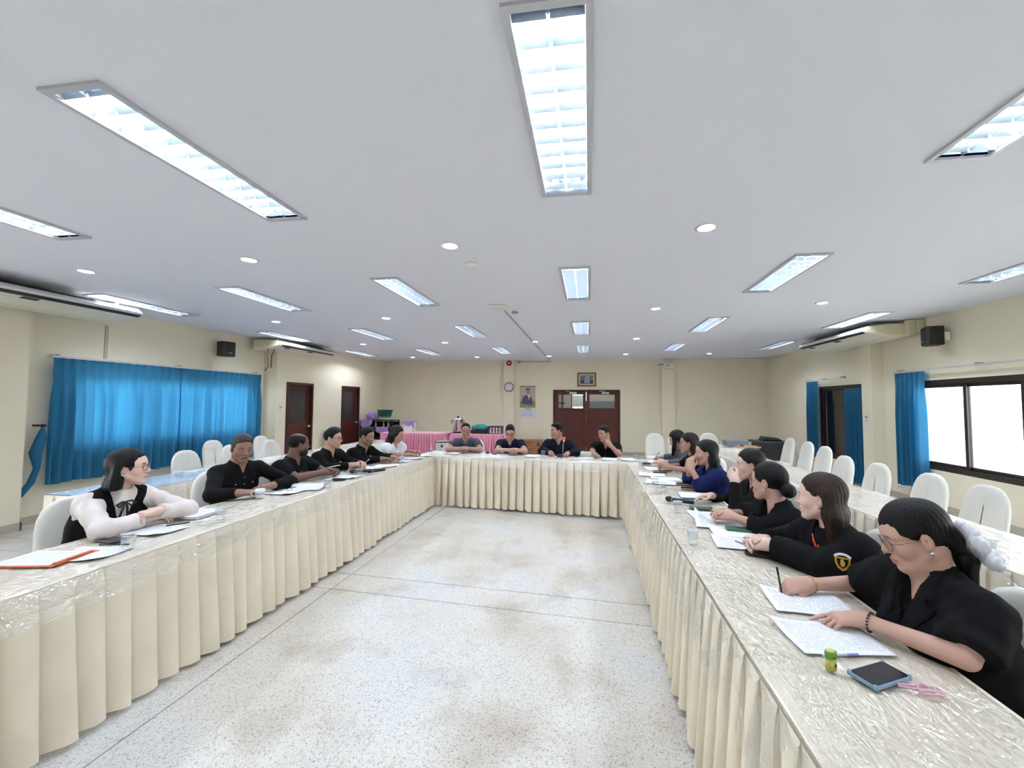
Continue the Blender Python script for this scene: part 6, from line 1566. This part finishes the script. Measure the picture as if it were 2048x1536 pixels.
# phones
def phone(label, x, y, rz, case, screen=None, z=0.0, w_=0.075, l_=0.155, th=0.009):
    t = thing('smartphone', label, 'phone', (x, y, ZT+0.001+z), math.radians(rz))
    def rr_(a, b_, r_=0.012, n=4): 
        pts = []
        for cx, cy, a0 in ((a-r_, b_-r_, 0), (-a+r_, b_-r_, 90), (-a+r_, -b_+r_, 180), (a-r_, -b_+r_, 270)):
            for i in range(n+1): q = math.radians(a0+90*i/n); pts.append((cx+r_*math.cos(q), cy+r_*math.sin(q)))
        return pts
    MB().prism(rr_(w_/2, l_/2), 2, 0, th).build('case', case, t, bev=0.002)
    if screen: MB().prism(rr_(w_/2-0.004, l_/2-0.004, 0.009), 2, th-0.001, th+0.0008).build('screen', screen, t)
    return t
SCR = mat('dark_screen', srgb(24, 25, 30), 0.12); SCR2 = mat('lit_icons_screen', srgb(52, 46, 52), 0.15, var=0.7, vscale=60)
p1 = phone('black phone in pale blue clear case at the near right edge', 0.866, 1.395, 116-180, mat('pale_blue_case', srgb(120, 150, 178), 0.25, coat=0.5), SCR, w_=0.08, l_=0.155, th=0.011)
for sx in (-1, 1):
    for sy in (-1, 1): MB().lathe([(0.006, 0), (0.0065, 0.007), (0.005, 0.0135), (0.0005, 0.014)], (sx*0.036, sy*0.0735, 0), 10).build('bumper_corner', MATS['pale_blue_case'], p1, smooth=True)
phone('phone showing app icons before the emblem woman', 0.925, 2.405, 68, BLACKP, SCR2, w_=0.072, l_=0.15)
phone('green phone case face down before the bun woman', 0.965, 2.835, 80, mat('green_case', srgb(48, 98, 74), 0.5), None, 0.002, 0.08, 0.16, 0.012)
phone('dark phone in tan case near the navy blazer woman, farther', 0.96, 4.34, 84, mat('tan_case', srgb(196, 160, 140), 0.5), SCR); phone('dark phone in tan case near the navy blazer woman, nearer', 0.955, 4.12, 80, MATS['tan_case'], SCR)
phone('dark phone on the sheets of the far right table', 0.83, 5.0, 84, BLACKP, SCR, 0.003)
phone('black phone beside the first left cup', -2.79, 2.06, -96, mat('dark_grey_case', srgb(52, 54, 60), 0.4), None); phone('black phone beside the eyeglasses on the left table', -2.83, 3.53, -70, BLACKP, SCR, 0.003)
phone('black phone before the bearded man', -2.62, 4.0, -84, BLACKP, SCR, 0.001, 0.07, 0.14); phone('black phone right of the desk microphone', -0.19, 6.36, 8, BLACKP, SCR, 0, 0.07, 0.14)
t = thing('pencil_case', 'grey-green flat case beside the right microphone', 'case', (0.865, 3.37, ZT), math.radians(-4)); CASEG = mat('sage_case', srgb(104, 122, 112), 0.6)
MB().cbox((0, 0, 0.013), (0.165, 0.07, 0.024)).build('case_body', CASEG, t, bev=0.006); MB().cbox((0, -0.0355, 0.014), (0.15, 0.002, 0.003)).build('zip', GREYP, t)
t = thing('blue_folder', 'blue folder with white papers on the right table', 'folder', (0.955, 3.82, ZT), math.radians(RP-4)); MB().cbox((0, 0, 0.003), (0.23, 0.31, 0.005)).build('cover', mat('blue_card', srgb(120, 150, 186), 0.5), t); MB().cbox((0.004, 0.006, 0.0068), (0.21, 0.29, 0.002)).build('inner_sheet', PAGE, t)
t = thing('lanyard_ring', 'silver key ring and strap beside the icon phone', 'key ring', (1.03, 2.375, ZT)); MB().tube([(0.014*math.cos(a), 0.014*math.sin(a), 0.003) for a in np.linspace(0, 6.283, 20)[:-1]], 0.002, 6, closed=True).build('ring', SILV, t, smooth=True)
# strap
PINKS = mat('pink_clear_strap', srgb(238, 186, 206), 0.25, alpha=0.85)
t = thing('phone_strap', 'pink twisted wrist strap of the near phone', 'strap', (0.89, 1.355, ZT)); pts = [(0, 0, 0.004), (0.02, -0.006, 0.006), (0.04, -0.012, 0.005)]
MB().tube(pts+[(0.045+0.03*(1-math.cos(a)), 0.0-0.012+0.02*math.sin(a), 0.006+0.003*math.sin(3*a)) for a in np.linspace(0.2, 6.0, 20)], 0.0035, 6).build('strap_loop', PINKS, t, smooth=True)
MB().tube([(0.0, 0.003, 0.008)]+[(0.04+0.024*(1-math.cos(a)), -0.008+0.014*math.sin(a), 0.01+0.003*math.cos(4*a)) for a in np.linspace(0.2, 6.0, 18)], 0.003, 6).build('strap_twist', PINKS, t, smooth=True)
# balm tin
t = thing('balm_container', 'small oval green and yellow balm container on the near right table', 'balm', (0.742, 1.412, ZT), math.radians(20)); sx = 1.0
MB().lathe([(0.0165, 0), (0.018, 0.002), (0.018, 0.036), (0.0165, 0.037), (0.0004, 0.037)], n=28, sy=0.62).build('balm_body', mat('yellow_green_plastic', srgb(178, 184, 60), 0.35), t, smooth=True)
MB().lathe([(0.0182, 0.0), (0.0195, 0.002), (0.0195, 0.018), (0.017, 0.021), (0.0004, 0.021)], (0, 0, 0.037), 28, sy=0.65).build('cap', mat('leaf_green_plastic', srgb(98, 150, 52), 0.35), t, smooth=True)
MB().lathe([(0.0145, 0.0), (0.014, 0.0012), (0.0004, 0.0013)], (0, 0, 0.058), 24, sy=0.62).build('top_label', mat('label_yellow', srgb(226, 214, 110), 0.4, var=0.4, vscale=120), t)
MB().lathe([(0.0184, 0.006), (0.0184, 0.031), (0.0181, 0.031), (0.0181, 0.006)], n=28, sy=0.625).build('side_label', mat('label_lime', srgb(206, 204, 96), 0.4, var=0.35, vscale=90), t, smooth=True)
MB().prism([(0.002, 0.012), (0.007, 0.014), (0.01, 0.022), (0.006, 0.02), (0.004, 0.026), (0.001, 0.02)], 1, -0.0127, -0.0117).build('printed_leaf', mat('dark_leaf_print', srgb(70, 116, 40), 0.5), t)

# pens
def pen(label, a, b_, body, tipc=None, r_=0.004):
    a, b_ = V(*a), V(*b_); t = thing('pen', label, 'pen', tuple(a)); d = b_-a
    MB().tube([tuple(d*0.02), tuple(d*0.72)], r_, 10).build('barrel', body, t, smooth=True); MB().tube([tuple(d*0.72), tuple(d)], r_*1.12, 10).build('pen_cap', tipc or body, t, smooth=True); MB().cyl((0, 0, 0), tuple(d*0.03), 0.0008, r_*0.8, 10).build('tip', SILV, t)
    return t
CLEARP = mat('clear_pen', srgb(206, 216, 232), 0.3); PURP = mat('purple_cap', srgb(138, 140, 206), 0.4); BLK = BLACKP; PNK = mat('pink_pen', srgb(206, 160, 172), 0.4)
pen('clear pen with purple cap behind the balm container', (0.75, 1.478, ZT+0.005), (0.868, 1.497, ZT+0.006), CLEARP, PURP)
def hand_pen(label, key, sd, body, up_=(0.02, 0.03, 0.13), L=0.14):
    c = CTX[key]; W, E_, A = c['arms'][sd]; f = nrm(A['f']); n_ = nrm(np.asarray(A['n'], float)); l_ = nrm(np.cross(n_, f))*(1 if sd == 1 else -1)
    p = W+f*0.098-n_*0.018+l_*0.022; tip = p+nrm(V(0, 0, -1)+f*0.5)*0.03; tip[2] = max(tip[2], ZT+0.006); d = nrm(V(*up_)); pen(label, tuple(tip), tuple(tip+d*L), body)
hand_pen('black pen in the right hand of the woman with the white bow', 'wbr', 1, BLK, (-0.1, 0.12, 0.9), 0.105); hand_pen('dark pen in the hand of the bent woman', 'w7', 1, BLK, (0.6, 0.2, 0.7)); hand_pen('silver pen in the hand of the man with dark glasses', 'ml4', 1, SILV, (0.5, 0.1, 0.4))
pen('pink pen on the sheet before the emblem woman', (0.86, 2.6, ZT+0.007), (0.93, 2.49, ZT+0.007), GREYP, PNK); pen('dark pencil beside the first left cup', (-2.755, 1.974, ZT+0.005), (-2.6, 2.01, ZT+0.005), BLK)
pen('black pen on the sheet before the vest woman', (-2.74, 2.33, ZT+0.008), (-2.66, 2.42, ZT+0.008), BLK); pen('pale pen across the clasped hands of the bearded man', (-2.80, 4.06, 0.872), (-2.74, 4.2, 0.88), OFFW)
# microphones
def mic(label, x, y, rz):
    t = thing('wireless_microphone', label, 'microphone', (x, y, ZT+0.003), math.radians(rz))
    MB().tube([(0.0, 0, 0.02), (0.03, 0, 0.02), (0.1, 0, 0.019), (0.185, 0, 0.0165)], [0.0165, 0.0185, 0.017, 0.0145], 14).build('handle', BLACKP, t, smooth=True)
    q = MB(); q.lathe([(0.0005, -0.028), (0.014, -0.025), (0.022, -0.012), (0.0245, 0.003), (0.023, 0.016), (0.017, 0.026)], n=18); q.v = [(z-0.012, x, y+0.0245) for x, y, z in q.v]; q.build('mesh_head', mat('mic_mesh', srgb(30, 30, 32), 0.5, bump=0.5, bscale=600), t, smooth=True)
    MB().tube([(0.008, 0, 0.021), (0.016, 0, 0.021)], 0.021, 16).build('collar_ring', GREYP, t, smooth=True); MB().cbox((0.09, 0, 0.0375), (0.018, 0.008, 0.003)).build('switch', GREYP, t)
    return t
mic('black wireless microphone lying on the right table', 0.67, 3.545, -20); mic('black wireless microphone on the left table, longer view', -2.50, 4.42, 62); mic('black wireless microphone on the left table behind the cup', -2.68, 4.36, 40)
t = thing('desk_microphone', 'gooseneck desk microphone with lit red ring on the head table', 'microphone', (-0.40, 6.30, ZT))
MB().prism([(-0.09, -0.055), (0.09, -0.055), (0.08, 0.06), (-0.08, 0.06)], 2, 0, 0.03).build('base', BLACKP, t, bev=0.008); MB().tube([(0, 0.02, 0.03), (0, 0.015, 0.12), (0.006, 0.0, 0.2), (0.016, -0.02, 0.235)], 0.006, 10).build('gooseneck', mat('silver_neck', srgb(190, 190, 194), 0.3, metal=0.7), t, smooth=True)
MB().tube([(0.016, -0.02, 0.235), (0.018, -0.024, 0.262)], 0.014, 14).build('light_ring', mat('red_ring_light', (1.0, 0.2, 0.14), 0.4, emit=0.8), t, smooth=True); MB().tube([(0.018, -0.024, 0.262), (0.02, -0.03, 0.288), (0.021, -0.033, 0.3)], [0.019, 0.022, 0.014], 14).build('foam_head', mat('coral_foam', srgb(236, 128, 104), 0.9), t, smooth=True)
# small head-table things
t = thing('tissue_box', 'low white tissue box between the cups on the head table', 'tissue box', (-0.03, 6.47, ZT), HR); MB().cbox((0, 0, 0.03), (0.2, 0.11, 0.06)).build('box', WHITE, t, bev=0.006); MB().cbox((0, 0, 0.0615), (0.1, 0.025, 0.003)).build('slot', GREYP, t)
t = thing('folded_glasses', 'folded dark eyeglasses lying on the sheet by the white mug', 'eyeglasses', (-2.76, 3.40, ZT+0.003), 0.6)
for s in (-1, 1): MB().tube([(s*0.032+0.024*math.cos(a), 0.0, 0.016+0.015*math.sin(a)) for a in np.linspace(0, 6.283, 18)[:-1]], 0.0013, 6, closed=True).build('rim', RIMD, t, smooth=True); MB().tube([(s*0.056, 0, 0.022), (s*0.056, 0.03, 0.02), (s*0.05, 0.12, 0.004)], 0.0013, 6).build('temple', RIMD, t, smooth=True)
MB().tube([(-0.009, 0, 0.02), (0, 0, 0.023), (0.009, 0, 0.02)], 0.0013, 6).build('bridge', RIMD, t, smooth=True)
t = thing('clear_ornament', 'small clear bottle and dark cap left of the man in navy polo', 'bottle', (-1.72, 6.42, ZT)); MB().tube([(0, 0, 0.018), (0.07, 0.01, 0.018)], 0.016, 14).build('bottle_wall', CUPM, t, smooth=True); MB().tube([(0.072, 0.01, 0.018), (0.12, 0.018, 0.016)], 0.015, 12).build('bottle_cap', BLACKP, t, smooth=True)
t = thing('remote_key', 'small dark car key beside the man in navy polo', 'key', (-1.5, 6.37, ZT)); MB().cbox((0, 0, 0.008), (0.07, 0.035, 0.015)).build('key_body', BLACKP, t, bev=0.005); MB().cbox((0.012, 0, 0.016), (0.02, 0.02, 0.002)).build('key_button', GREYP, t)
t = thing('spectacle_case', 'dark green oval spectacle case on the far right table', 'case', (0.76, 5.68, ZT), 0.2); MB().lathe([(0.0005, 0), (0.06, 0.004), (0.075, 0.014), (0.06, 0.026), (0.0005, 0.03)], n=24, sy=0.38).build('case_shell', mat('dark_green_shell', srgb(48, 58, 52), 0.4), t, smooth=True); MB().lathe([(0.0755, 0.013), (0.0755, 0.015)], n=24, sy=0.39).build('seam', BLACKP, t)
c = CTX['w4']; W, E_, A = c['arms'][-1]; q = Field(V(-0.04, -0.04, -0.04), V(0.04, 0.04, 0.04), 0.005); q.ell((0, 0, 0), (0.022, 0.018, 0.024), 0); q.wob(wrinkle(0.004, 5)); P, Q = q.mesh(); pt = W+nrm(A['f'])*0.09-nrm(A['n'])*0.03
o = bpy.data.objects.new('tissue', np_mesh('tissue', P, Q, MATS['white_tissue'])); COL.objects.link(o); o.location = tuple(pt); tag(o, 'small white tissue held near the mouth of a woman in black', 'tissue')

# ------------------------------------------------------------------ things at the back of the room
STEEL = mat('polished_steel', srgb(206, 204, 200), 0.25, metal=0.9)
t = thing('hot_water_urn', 'polished steel hot water urn on the pink table', 'urn', (-3.54, 10.7, 0.752))
MB().lathe([(0.12, 0), (0.12, 0.04), (0.14, 0.05), (0.14, 0.36), (0.145, 0.365), (0.0005, 0.366)], n=28).build('tank', STEEL, t, smooth=True); MB().lathe([(0.146, 0.365), (0.146, 0.38), (0.11, 0.41), (0.0005, 0.415)], n=28).build('lid', STEEL, t, smooth=True); MB().lathe([(0.012, 0.41), (0.03, 0.43), (0.03, 0.455), (0.0005, 0.46)], n=16).build('lid_knob', BLACKP, t, smooth=True)
for s in (-1, 1): MB().tube([(s*0.14, 0, 0.33), (s*0.18, 0, 0.34), (s*0.18, 0, 0.28), (s*0.14, 0, 0.27)], 0.01, 8).build('side_handle', BLACKP, t, smooth=True)
MB().tube([(0.02, -0.14, 0.1), (0.02, -0.2, 0.1), (0.02, -0.2, 0.06)], 0.012, 8).build('tap', BLACKP, t, smooth=True); MB().tube([(0.0, -0.143, 0.1), (0.0, -0.15, 0.34)], 0.008, 8).build('sight_glass', BLACKP, t, smooth=True); MB().lathe([(0.125, 0), (0.128, 0.05), (0.125, 0.055)], n=24).build('base_ring', BLACKP, t)
def lump(name, label, cat, loc, r3, material, seed, amp=0.012):
    q = Field(-np.array(r3)-0.05, np.array(r3)+0.05, 0.014); q.ell((0, 0, 0), r3, 0); q.wob(wrinkle(amp, seed)); q.plane((0, 0, -r3[2]*0.6), (0, 0, -1)); P, Q = q.mesh()
    o = bpy.data.objects.new(name, np_mesh(name, P, Q, material)); COL.objects.link(o); o.location = loc; return tag(o, label, cat)
TEAL = fabric('teal_cloth', srgb(58, 152, 152)); PURPC = fabric('purple_cloth', srgb(178, 142, 212))
t = thing('dish_tray', 'dark tray under the teal cloth on the pink table', 'tray', (-2.91, 10.68, 0.752)); MB().box((-0.22, -0.15, 0), (0.22, 0.15, 0.09)).build('tray_body', BLACKP, t, bev=0.01); MB().box((-0.24, -0.17, 0.085), (0.24, 0.17, 0.1)).build('rim', BLACKP, t)
lump('folded_cloth', 'crumpled teal cloth over the tray on the pink table', 'cloth', (-2.91, 10.68, 0.905), (0.24, 0.17, 0.085), TEAL, 41)
t = thing('glass_crate', 'dark crate of upturned pinkish glasses on the pink table', 'crate', (-2.47, 10.66, 0.752)); cm = mat('dark_crate', srgb(74, 68, 76), 0.5)
MB().box((-0.18, -0.13, 0), (0.18, 0.13, 0.015)).box((-0.18, 0.12, 0), (0.18, 0.13, 0.2)).box((-0.18, -0.13, 0), (-0.17, 0.13, 0.2)).box((0.17, -0.13, 0), (0.18, 0.13, 0.2)).box((-0.18, -0.13, 0.19), (0.18, 0.13, 0.21)).build('crate_frame', cm, t)
for k in range(4):
    for j in range(2): MB().lathe([(0.034, 0), (0.034, 0.01), (0.026, 0.075), (0.0005, 0.076)], (-0.125+k*0.083, -0.085, 0.016+j*0.085), 14).build('glass', mat('pinkish_glass', srgb(220, 200, 214), 0.2), t, smooth=True)
t = thing('waste_bin', 'white waste bin with black liner behind the head table', 'bin', (-3.58, 9.7, 0)); MB().lathe([(0.14, 0), (0.145, 0.01), (0.185, 0.6), (0.19, 0.605), (0.19, 0.62), (0.178, 0.62), (0.14, 0.02)], n=28).build('bin_body', WHITE, t, smooth=True)
MB().lathe([(0.192, 0.6), (0.193, 0.622), (0.18, 0.626), (0.17, 0.5), (0.0005, 0.45)], n=28).build('liner', BLACKP, t, smooth=True); MB().cbox((0.03, -0.182, 0.52), (0.05, 0.012, 0.06)).build('sticker', mat('dark_sticker', srgb(50, 66, 60), 0.5), t)
CART = mat('brown_cardboard', srgb(170, 124, 80), 0.8, var=0.12, vscale=8); INK = mat('carton_ink', srgb(84, 56, 36), 0.8)
for k, (x, z, n_) in enumerate(((-1.70, 0.0, 'lower right'), (-1.70, 0.225, 'upper right'), (-2.26, 0.0, 'lower left'), (-2.26, 0.225, 'upper left'))):
    t = thing('cardboard_carton', 'brown printed carton, %s of four stacked by the back wall' % n_, 'carton', (x, 12.52, z), 0, 'stacked brown cartons')
    MB().box((-0.275, -0.17, 0), (0.275, 0.17, 0.222)).build('box', CART, t, bev=0.004); MB().box((-0.276, -0.03, 0.218), (0.276, 0.03, 0.2235)).build('tape', mat('brown_tape', srgb(190, 150, 104), 0.4), t)
    MB().prism([(0.13, 0.03), (0.2, 0.03), (0.215, 0.08), (0.165, 0.19), (0.115, 0.08)], 1, -0.1725, -0.1705).build('printed_badge', INK, t); MB().prism([(0.15, 0.05), (0.18, 0.05), (0.165, 0.1)], 1, -0.174, -0.1722).build('badge_hole', CART, t)
    for q, (a, b2, c2) in enumerate(((-0.2, 0.06, 0.165), (-0.19, -0.06, 0.12), (-0.2, 0.02, 0.04))): 
        for w2 in range(6): MB().box((a+w2*(b2-a)/6, -0.1722, c2+0.004*(w2 % 2)), (a+(w2+0.7)*(b2-a)/6, -0.1705, c2+(0.016 if q != 1 else 0.034))).build('printed_mark', INK, t)
# black shelf rack in the left back corner
t = thing('shelf_rack', 'black shelf rack with purple cloths in the left back corner', 'shelf', (-6.2, 11.45, 0)); SH_ = mat('black_rack', srgb(26, 24, 26), 0.5)
for z in (0.12, 0.5, 0.82, 1.03): MB().box((-0.52, -0.24, z), (0.5, 0.24, z+0.025)).build('shelf', SH_, t)
for sx in (-0.5, 0.48):
    for sy in (-0.22, 0.22): MB().box((sx-0.02, sy-0.02, 0), (sx+0.02, sy+0.02, 1.05)).build('post', SH_, t)
MB().box((-0.52, 0.225, 0.1), (0.5, 0.24, 1.0)).build('back_panel', SH_, t)
t = thing('plastic_basin', 'green plastic basin on top of the black rack', 'basin', (-6.06, 11.45, 1.15)); MB().lathe([(0.17, 0), (0.175, 0.005), (0.215, 0.19), (0.235, 0.195), (0.235, 0.205), (0.21, 0.2), (0.16, 0.012), (0.0005, 0.01)], n=28).build('basin_wall', mat('green_plastic', srgb(34, 104, 84), 0.4), t, smooth=True); MB().lathe([(0.19, 0.07), (0.194, 0.075), (0.19, 0.08)], n=28).build('ridge', MATS['green_plastic'], t)
t = thing('plate_stack', 'lime and white plates under the green basin', 'plates', (-6.04, 11.45, 1.056)); MB().lathe([(0.14, 0), (0.18, 0.03), (0.18, 0.04), (0.0005, 0.04)], n=24).build('white_plate', WHITE, t, smooth=True); MB().lathe([(0.15, 0.042), (0.17, 0.07), (0.17, 0.09), (0.0005, 0.092)], n=24).build('lime_tray', mat('lime_plastic', srgb(160, 180, 84), 0.4), t, smooth=True)
lump('purple_cloth', 'purple cloth heaped on the rack top beside the basin', 'cloth', (-6.42, 11.4, 1.16), (0.17, 0.2, 0.13), PURPC, 51, 0.02)
b = MB(); b.grid(lambda u, v: (-0.18+0.36*u, -0.26-0.012*math.sin(9*u), -0.26*v*(0.5+0.5*abs(math.sin(2.6*u+0.6)))), 12, 6); o = b.build('hanging_cloth', PURPC, smooth=True, thick=0.006); o.location = (-6.5, 11.44, 1.07); tag(o, 'purple cloth hanging over the front of the rack top', 'cloth')
b = MB(); b.grid(lambda u, v: (-0.2+0.4*u, -0.27-0.01*math.sin(8*u), -0.22*v*(1-0.8*abs(u-0.5))), 12, 6); o = b.build('hanging_cloth', PURPC, smooth=True, thick=0.006); o.location = (-6.0, 11.44, 0.86); tag(o, 'purple cloth hanging from the middle rack shelf', 'cloth')
for k, x in enumerate((-6.55, -6.3, -6.05, -5.9)):
    t = thing('bottle', ['white bottle standing on the rack, leftmost', 'slim bottle on the rack, second', 'cream bottle on the rack, third', 'white jar on the rack, rightmost'][k], 'bottle', (x, 11.36, 0.846)); MB().lathe([(0.028, 0), (0.03, 0.004), (0.03, 0.09), (0.012, 0.12), (0.012, 0.14)], n=14).build('bottle_body', OFFW, t, smooth=True); MB().lathe([(0.014, 0.138), (0.014, 0.16), (0.0004, 0.161)], n=12).build('bottle_cap', GREYP, t)
lump('pink_bag', 'pink and white bag on the floor before the rack', 'bag', (-5.85, 11.0, 0.2), (0.2, 0.14, 0.24), fabric('pink_bag_cloth', srgb(206, 170, 180)), 61, 0.02)
t = thing('storage_box', 'white box with purple cover on the left pink table', 'box', (-5.0, 10.85, 0.752)); MB().box((-0.13, -0.12, 0), (0.13, 0.12, 0.27)).build('box', WHITE, t, bev=0.006)
b = MB(); b.grid(lambda u, v: (-0.16+0.34*u, -0.13-0.02*v*math.sin(6*u), 0.30-0.18*v*(0.3+0.7*u)), 10, 6); b.grid(lambda u, v: (-0.16+0.34*u, -0.13+0.27*v, 0.285+0.015*math.sin(5*u)*math.cos(4*v)), 10, 6); b.build('purple_cover', PURPC, t, smooth=True, thick=0.006)
# right back corner
t = thing('patterned_box', 'patterned grey gift box on the right back table', 'box', (2.86, 8.52, 0.758)); MB().box((-0.2, -0.13, 0), (0.2, 0.13, 0.1)).build('box', mat('patterned_paper', srgb(150, 156, 172), 0.6, var=0.6, vscale=45), t, bev=0.004); MB().box((-0.205, -0.135, 0.08), (0.205, 0.135, 0.108)).build('lid', MATS['patterned_paper'], t, bev=0.004)
t = thing('wooden_tray', 'tan tray with small dark items on the right back table', 'tray', (2.98, 8.22, 0.758)); MB().box((-0.2, -0.1, 0), (0.2, 0.1, 0.012)).box((-0.2, -0.1, 0.012), (0.2, -0.09, 0.03)).box((-0.2, 0.09, 0.012), (0.2, 0.1, 0.03)).build('tray_body', mat('tan_wood', srgb(196, 170, 120), 0.6), t); MB().lathe([(0.03, 0.012), (0.035, 0.03), (0.02, 0.045), (0.0005, 0.046)], (-0.1, 0, 0), 14).build('dark_item', BLACKP, t, smooth=True)
t = thing('utility_cart', 'black plastic cart with a lid and bag on top in the right back corner', 'cart', (3.85, 9.35, 0)); MB().prism([(-0.3, 0.62), (-0.22, 0.45), (-0.18, 0.1), (0.22, 0.1), (0.28, 0.76), (-0.3, 0.8)], 1, -0.24, 0.24).build('cart_body', BLACKP, t, bev=0.015)
MB().box((-0.36, -0.26, 0.76), (0.3, 0.26, 0.8)).build('lid', mat('dark_lid', srgb(48, 48, 52), 0.4), t, bev=0.01); MB().prism([(-0.2, 0.8), (0.2, 0.8), (0.1, 0.87), (-0.15, 0.89)], 1, -0.15, 0.15).build('top_bag', BLACKP, t, bev=0.02)
for sx in (-0.12, 0.16):
    for sy in (-0.2, 0.2): MB().cyl((sx, sy-0.02, 0.05), (sx, sy+0.02, 0.05), 0.05, n=14).build('wheel', GREYP, t, smooth=True)
t = thing('floor_fan', 'white pedestal frame standing right of the black cart', 'fan', (4.28, 9.3, 0)); MB().lathe([(0.14, 0), (0.14, 0.02), (0.03, 0.05), (0.0005, 0.05)], n=20).build('base', BLACKP, t, smooth=True); MB().tube([(0, 0, 0.04), (0, 0, 0.4), (-0.02, 0, 0.6), (0.0, 0, 0.75), (0.06, 0, 0.77), (0.08, 0, 0.66), (0.08, 0, 0.3)], [0.05, 0.05, 0.02, 0.015, 0.015, 0.012, 0.012], 10).build('stand', WHITE, t, smooth=True)
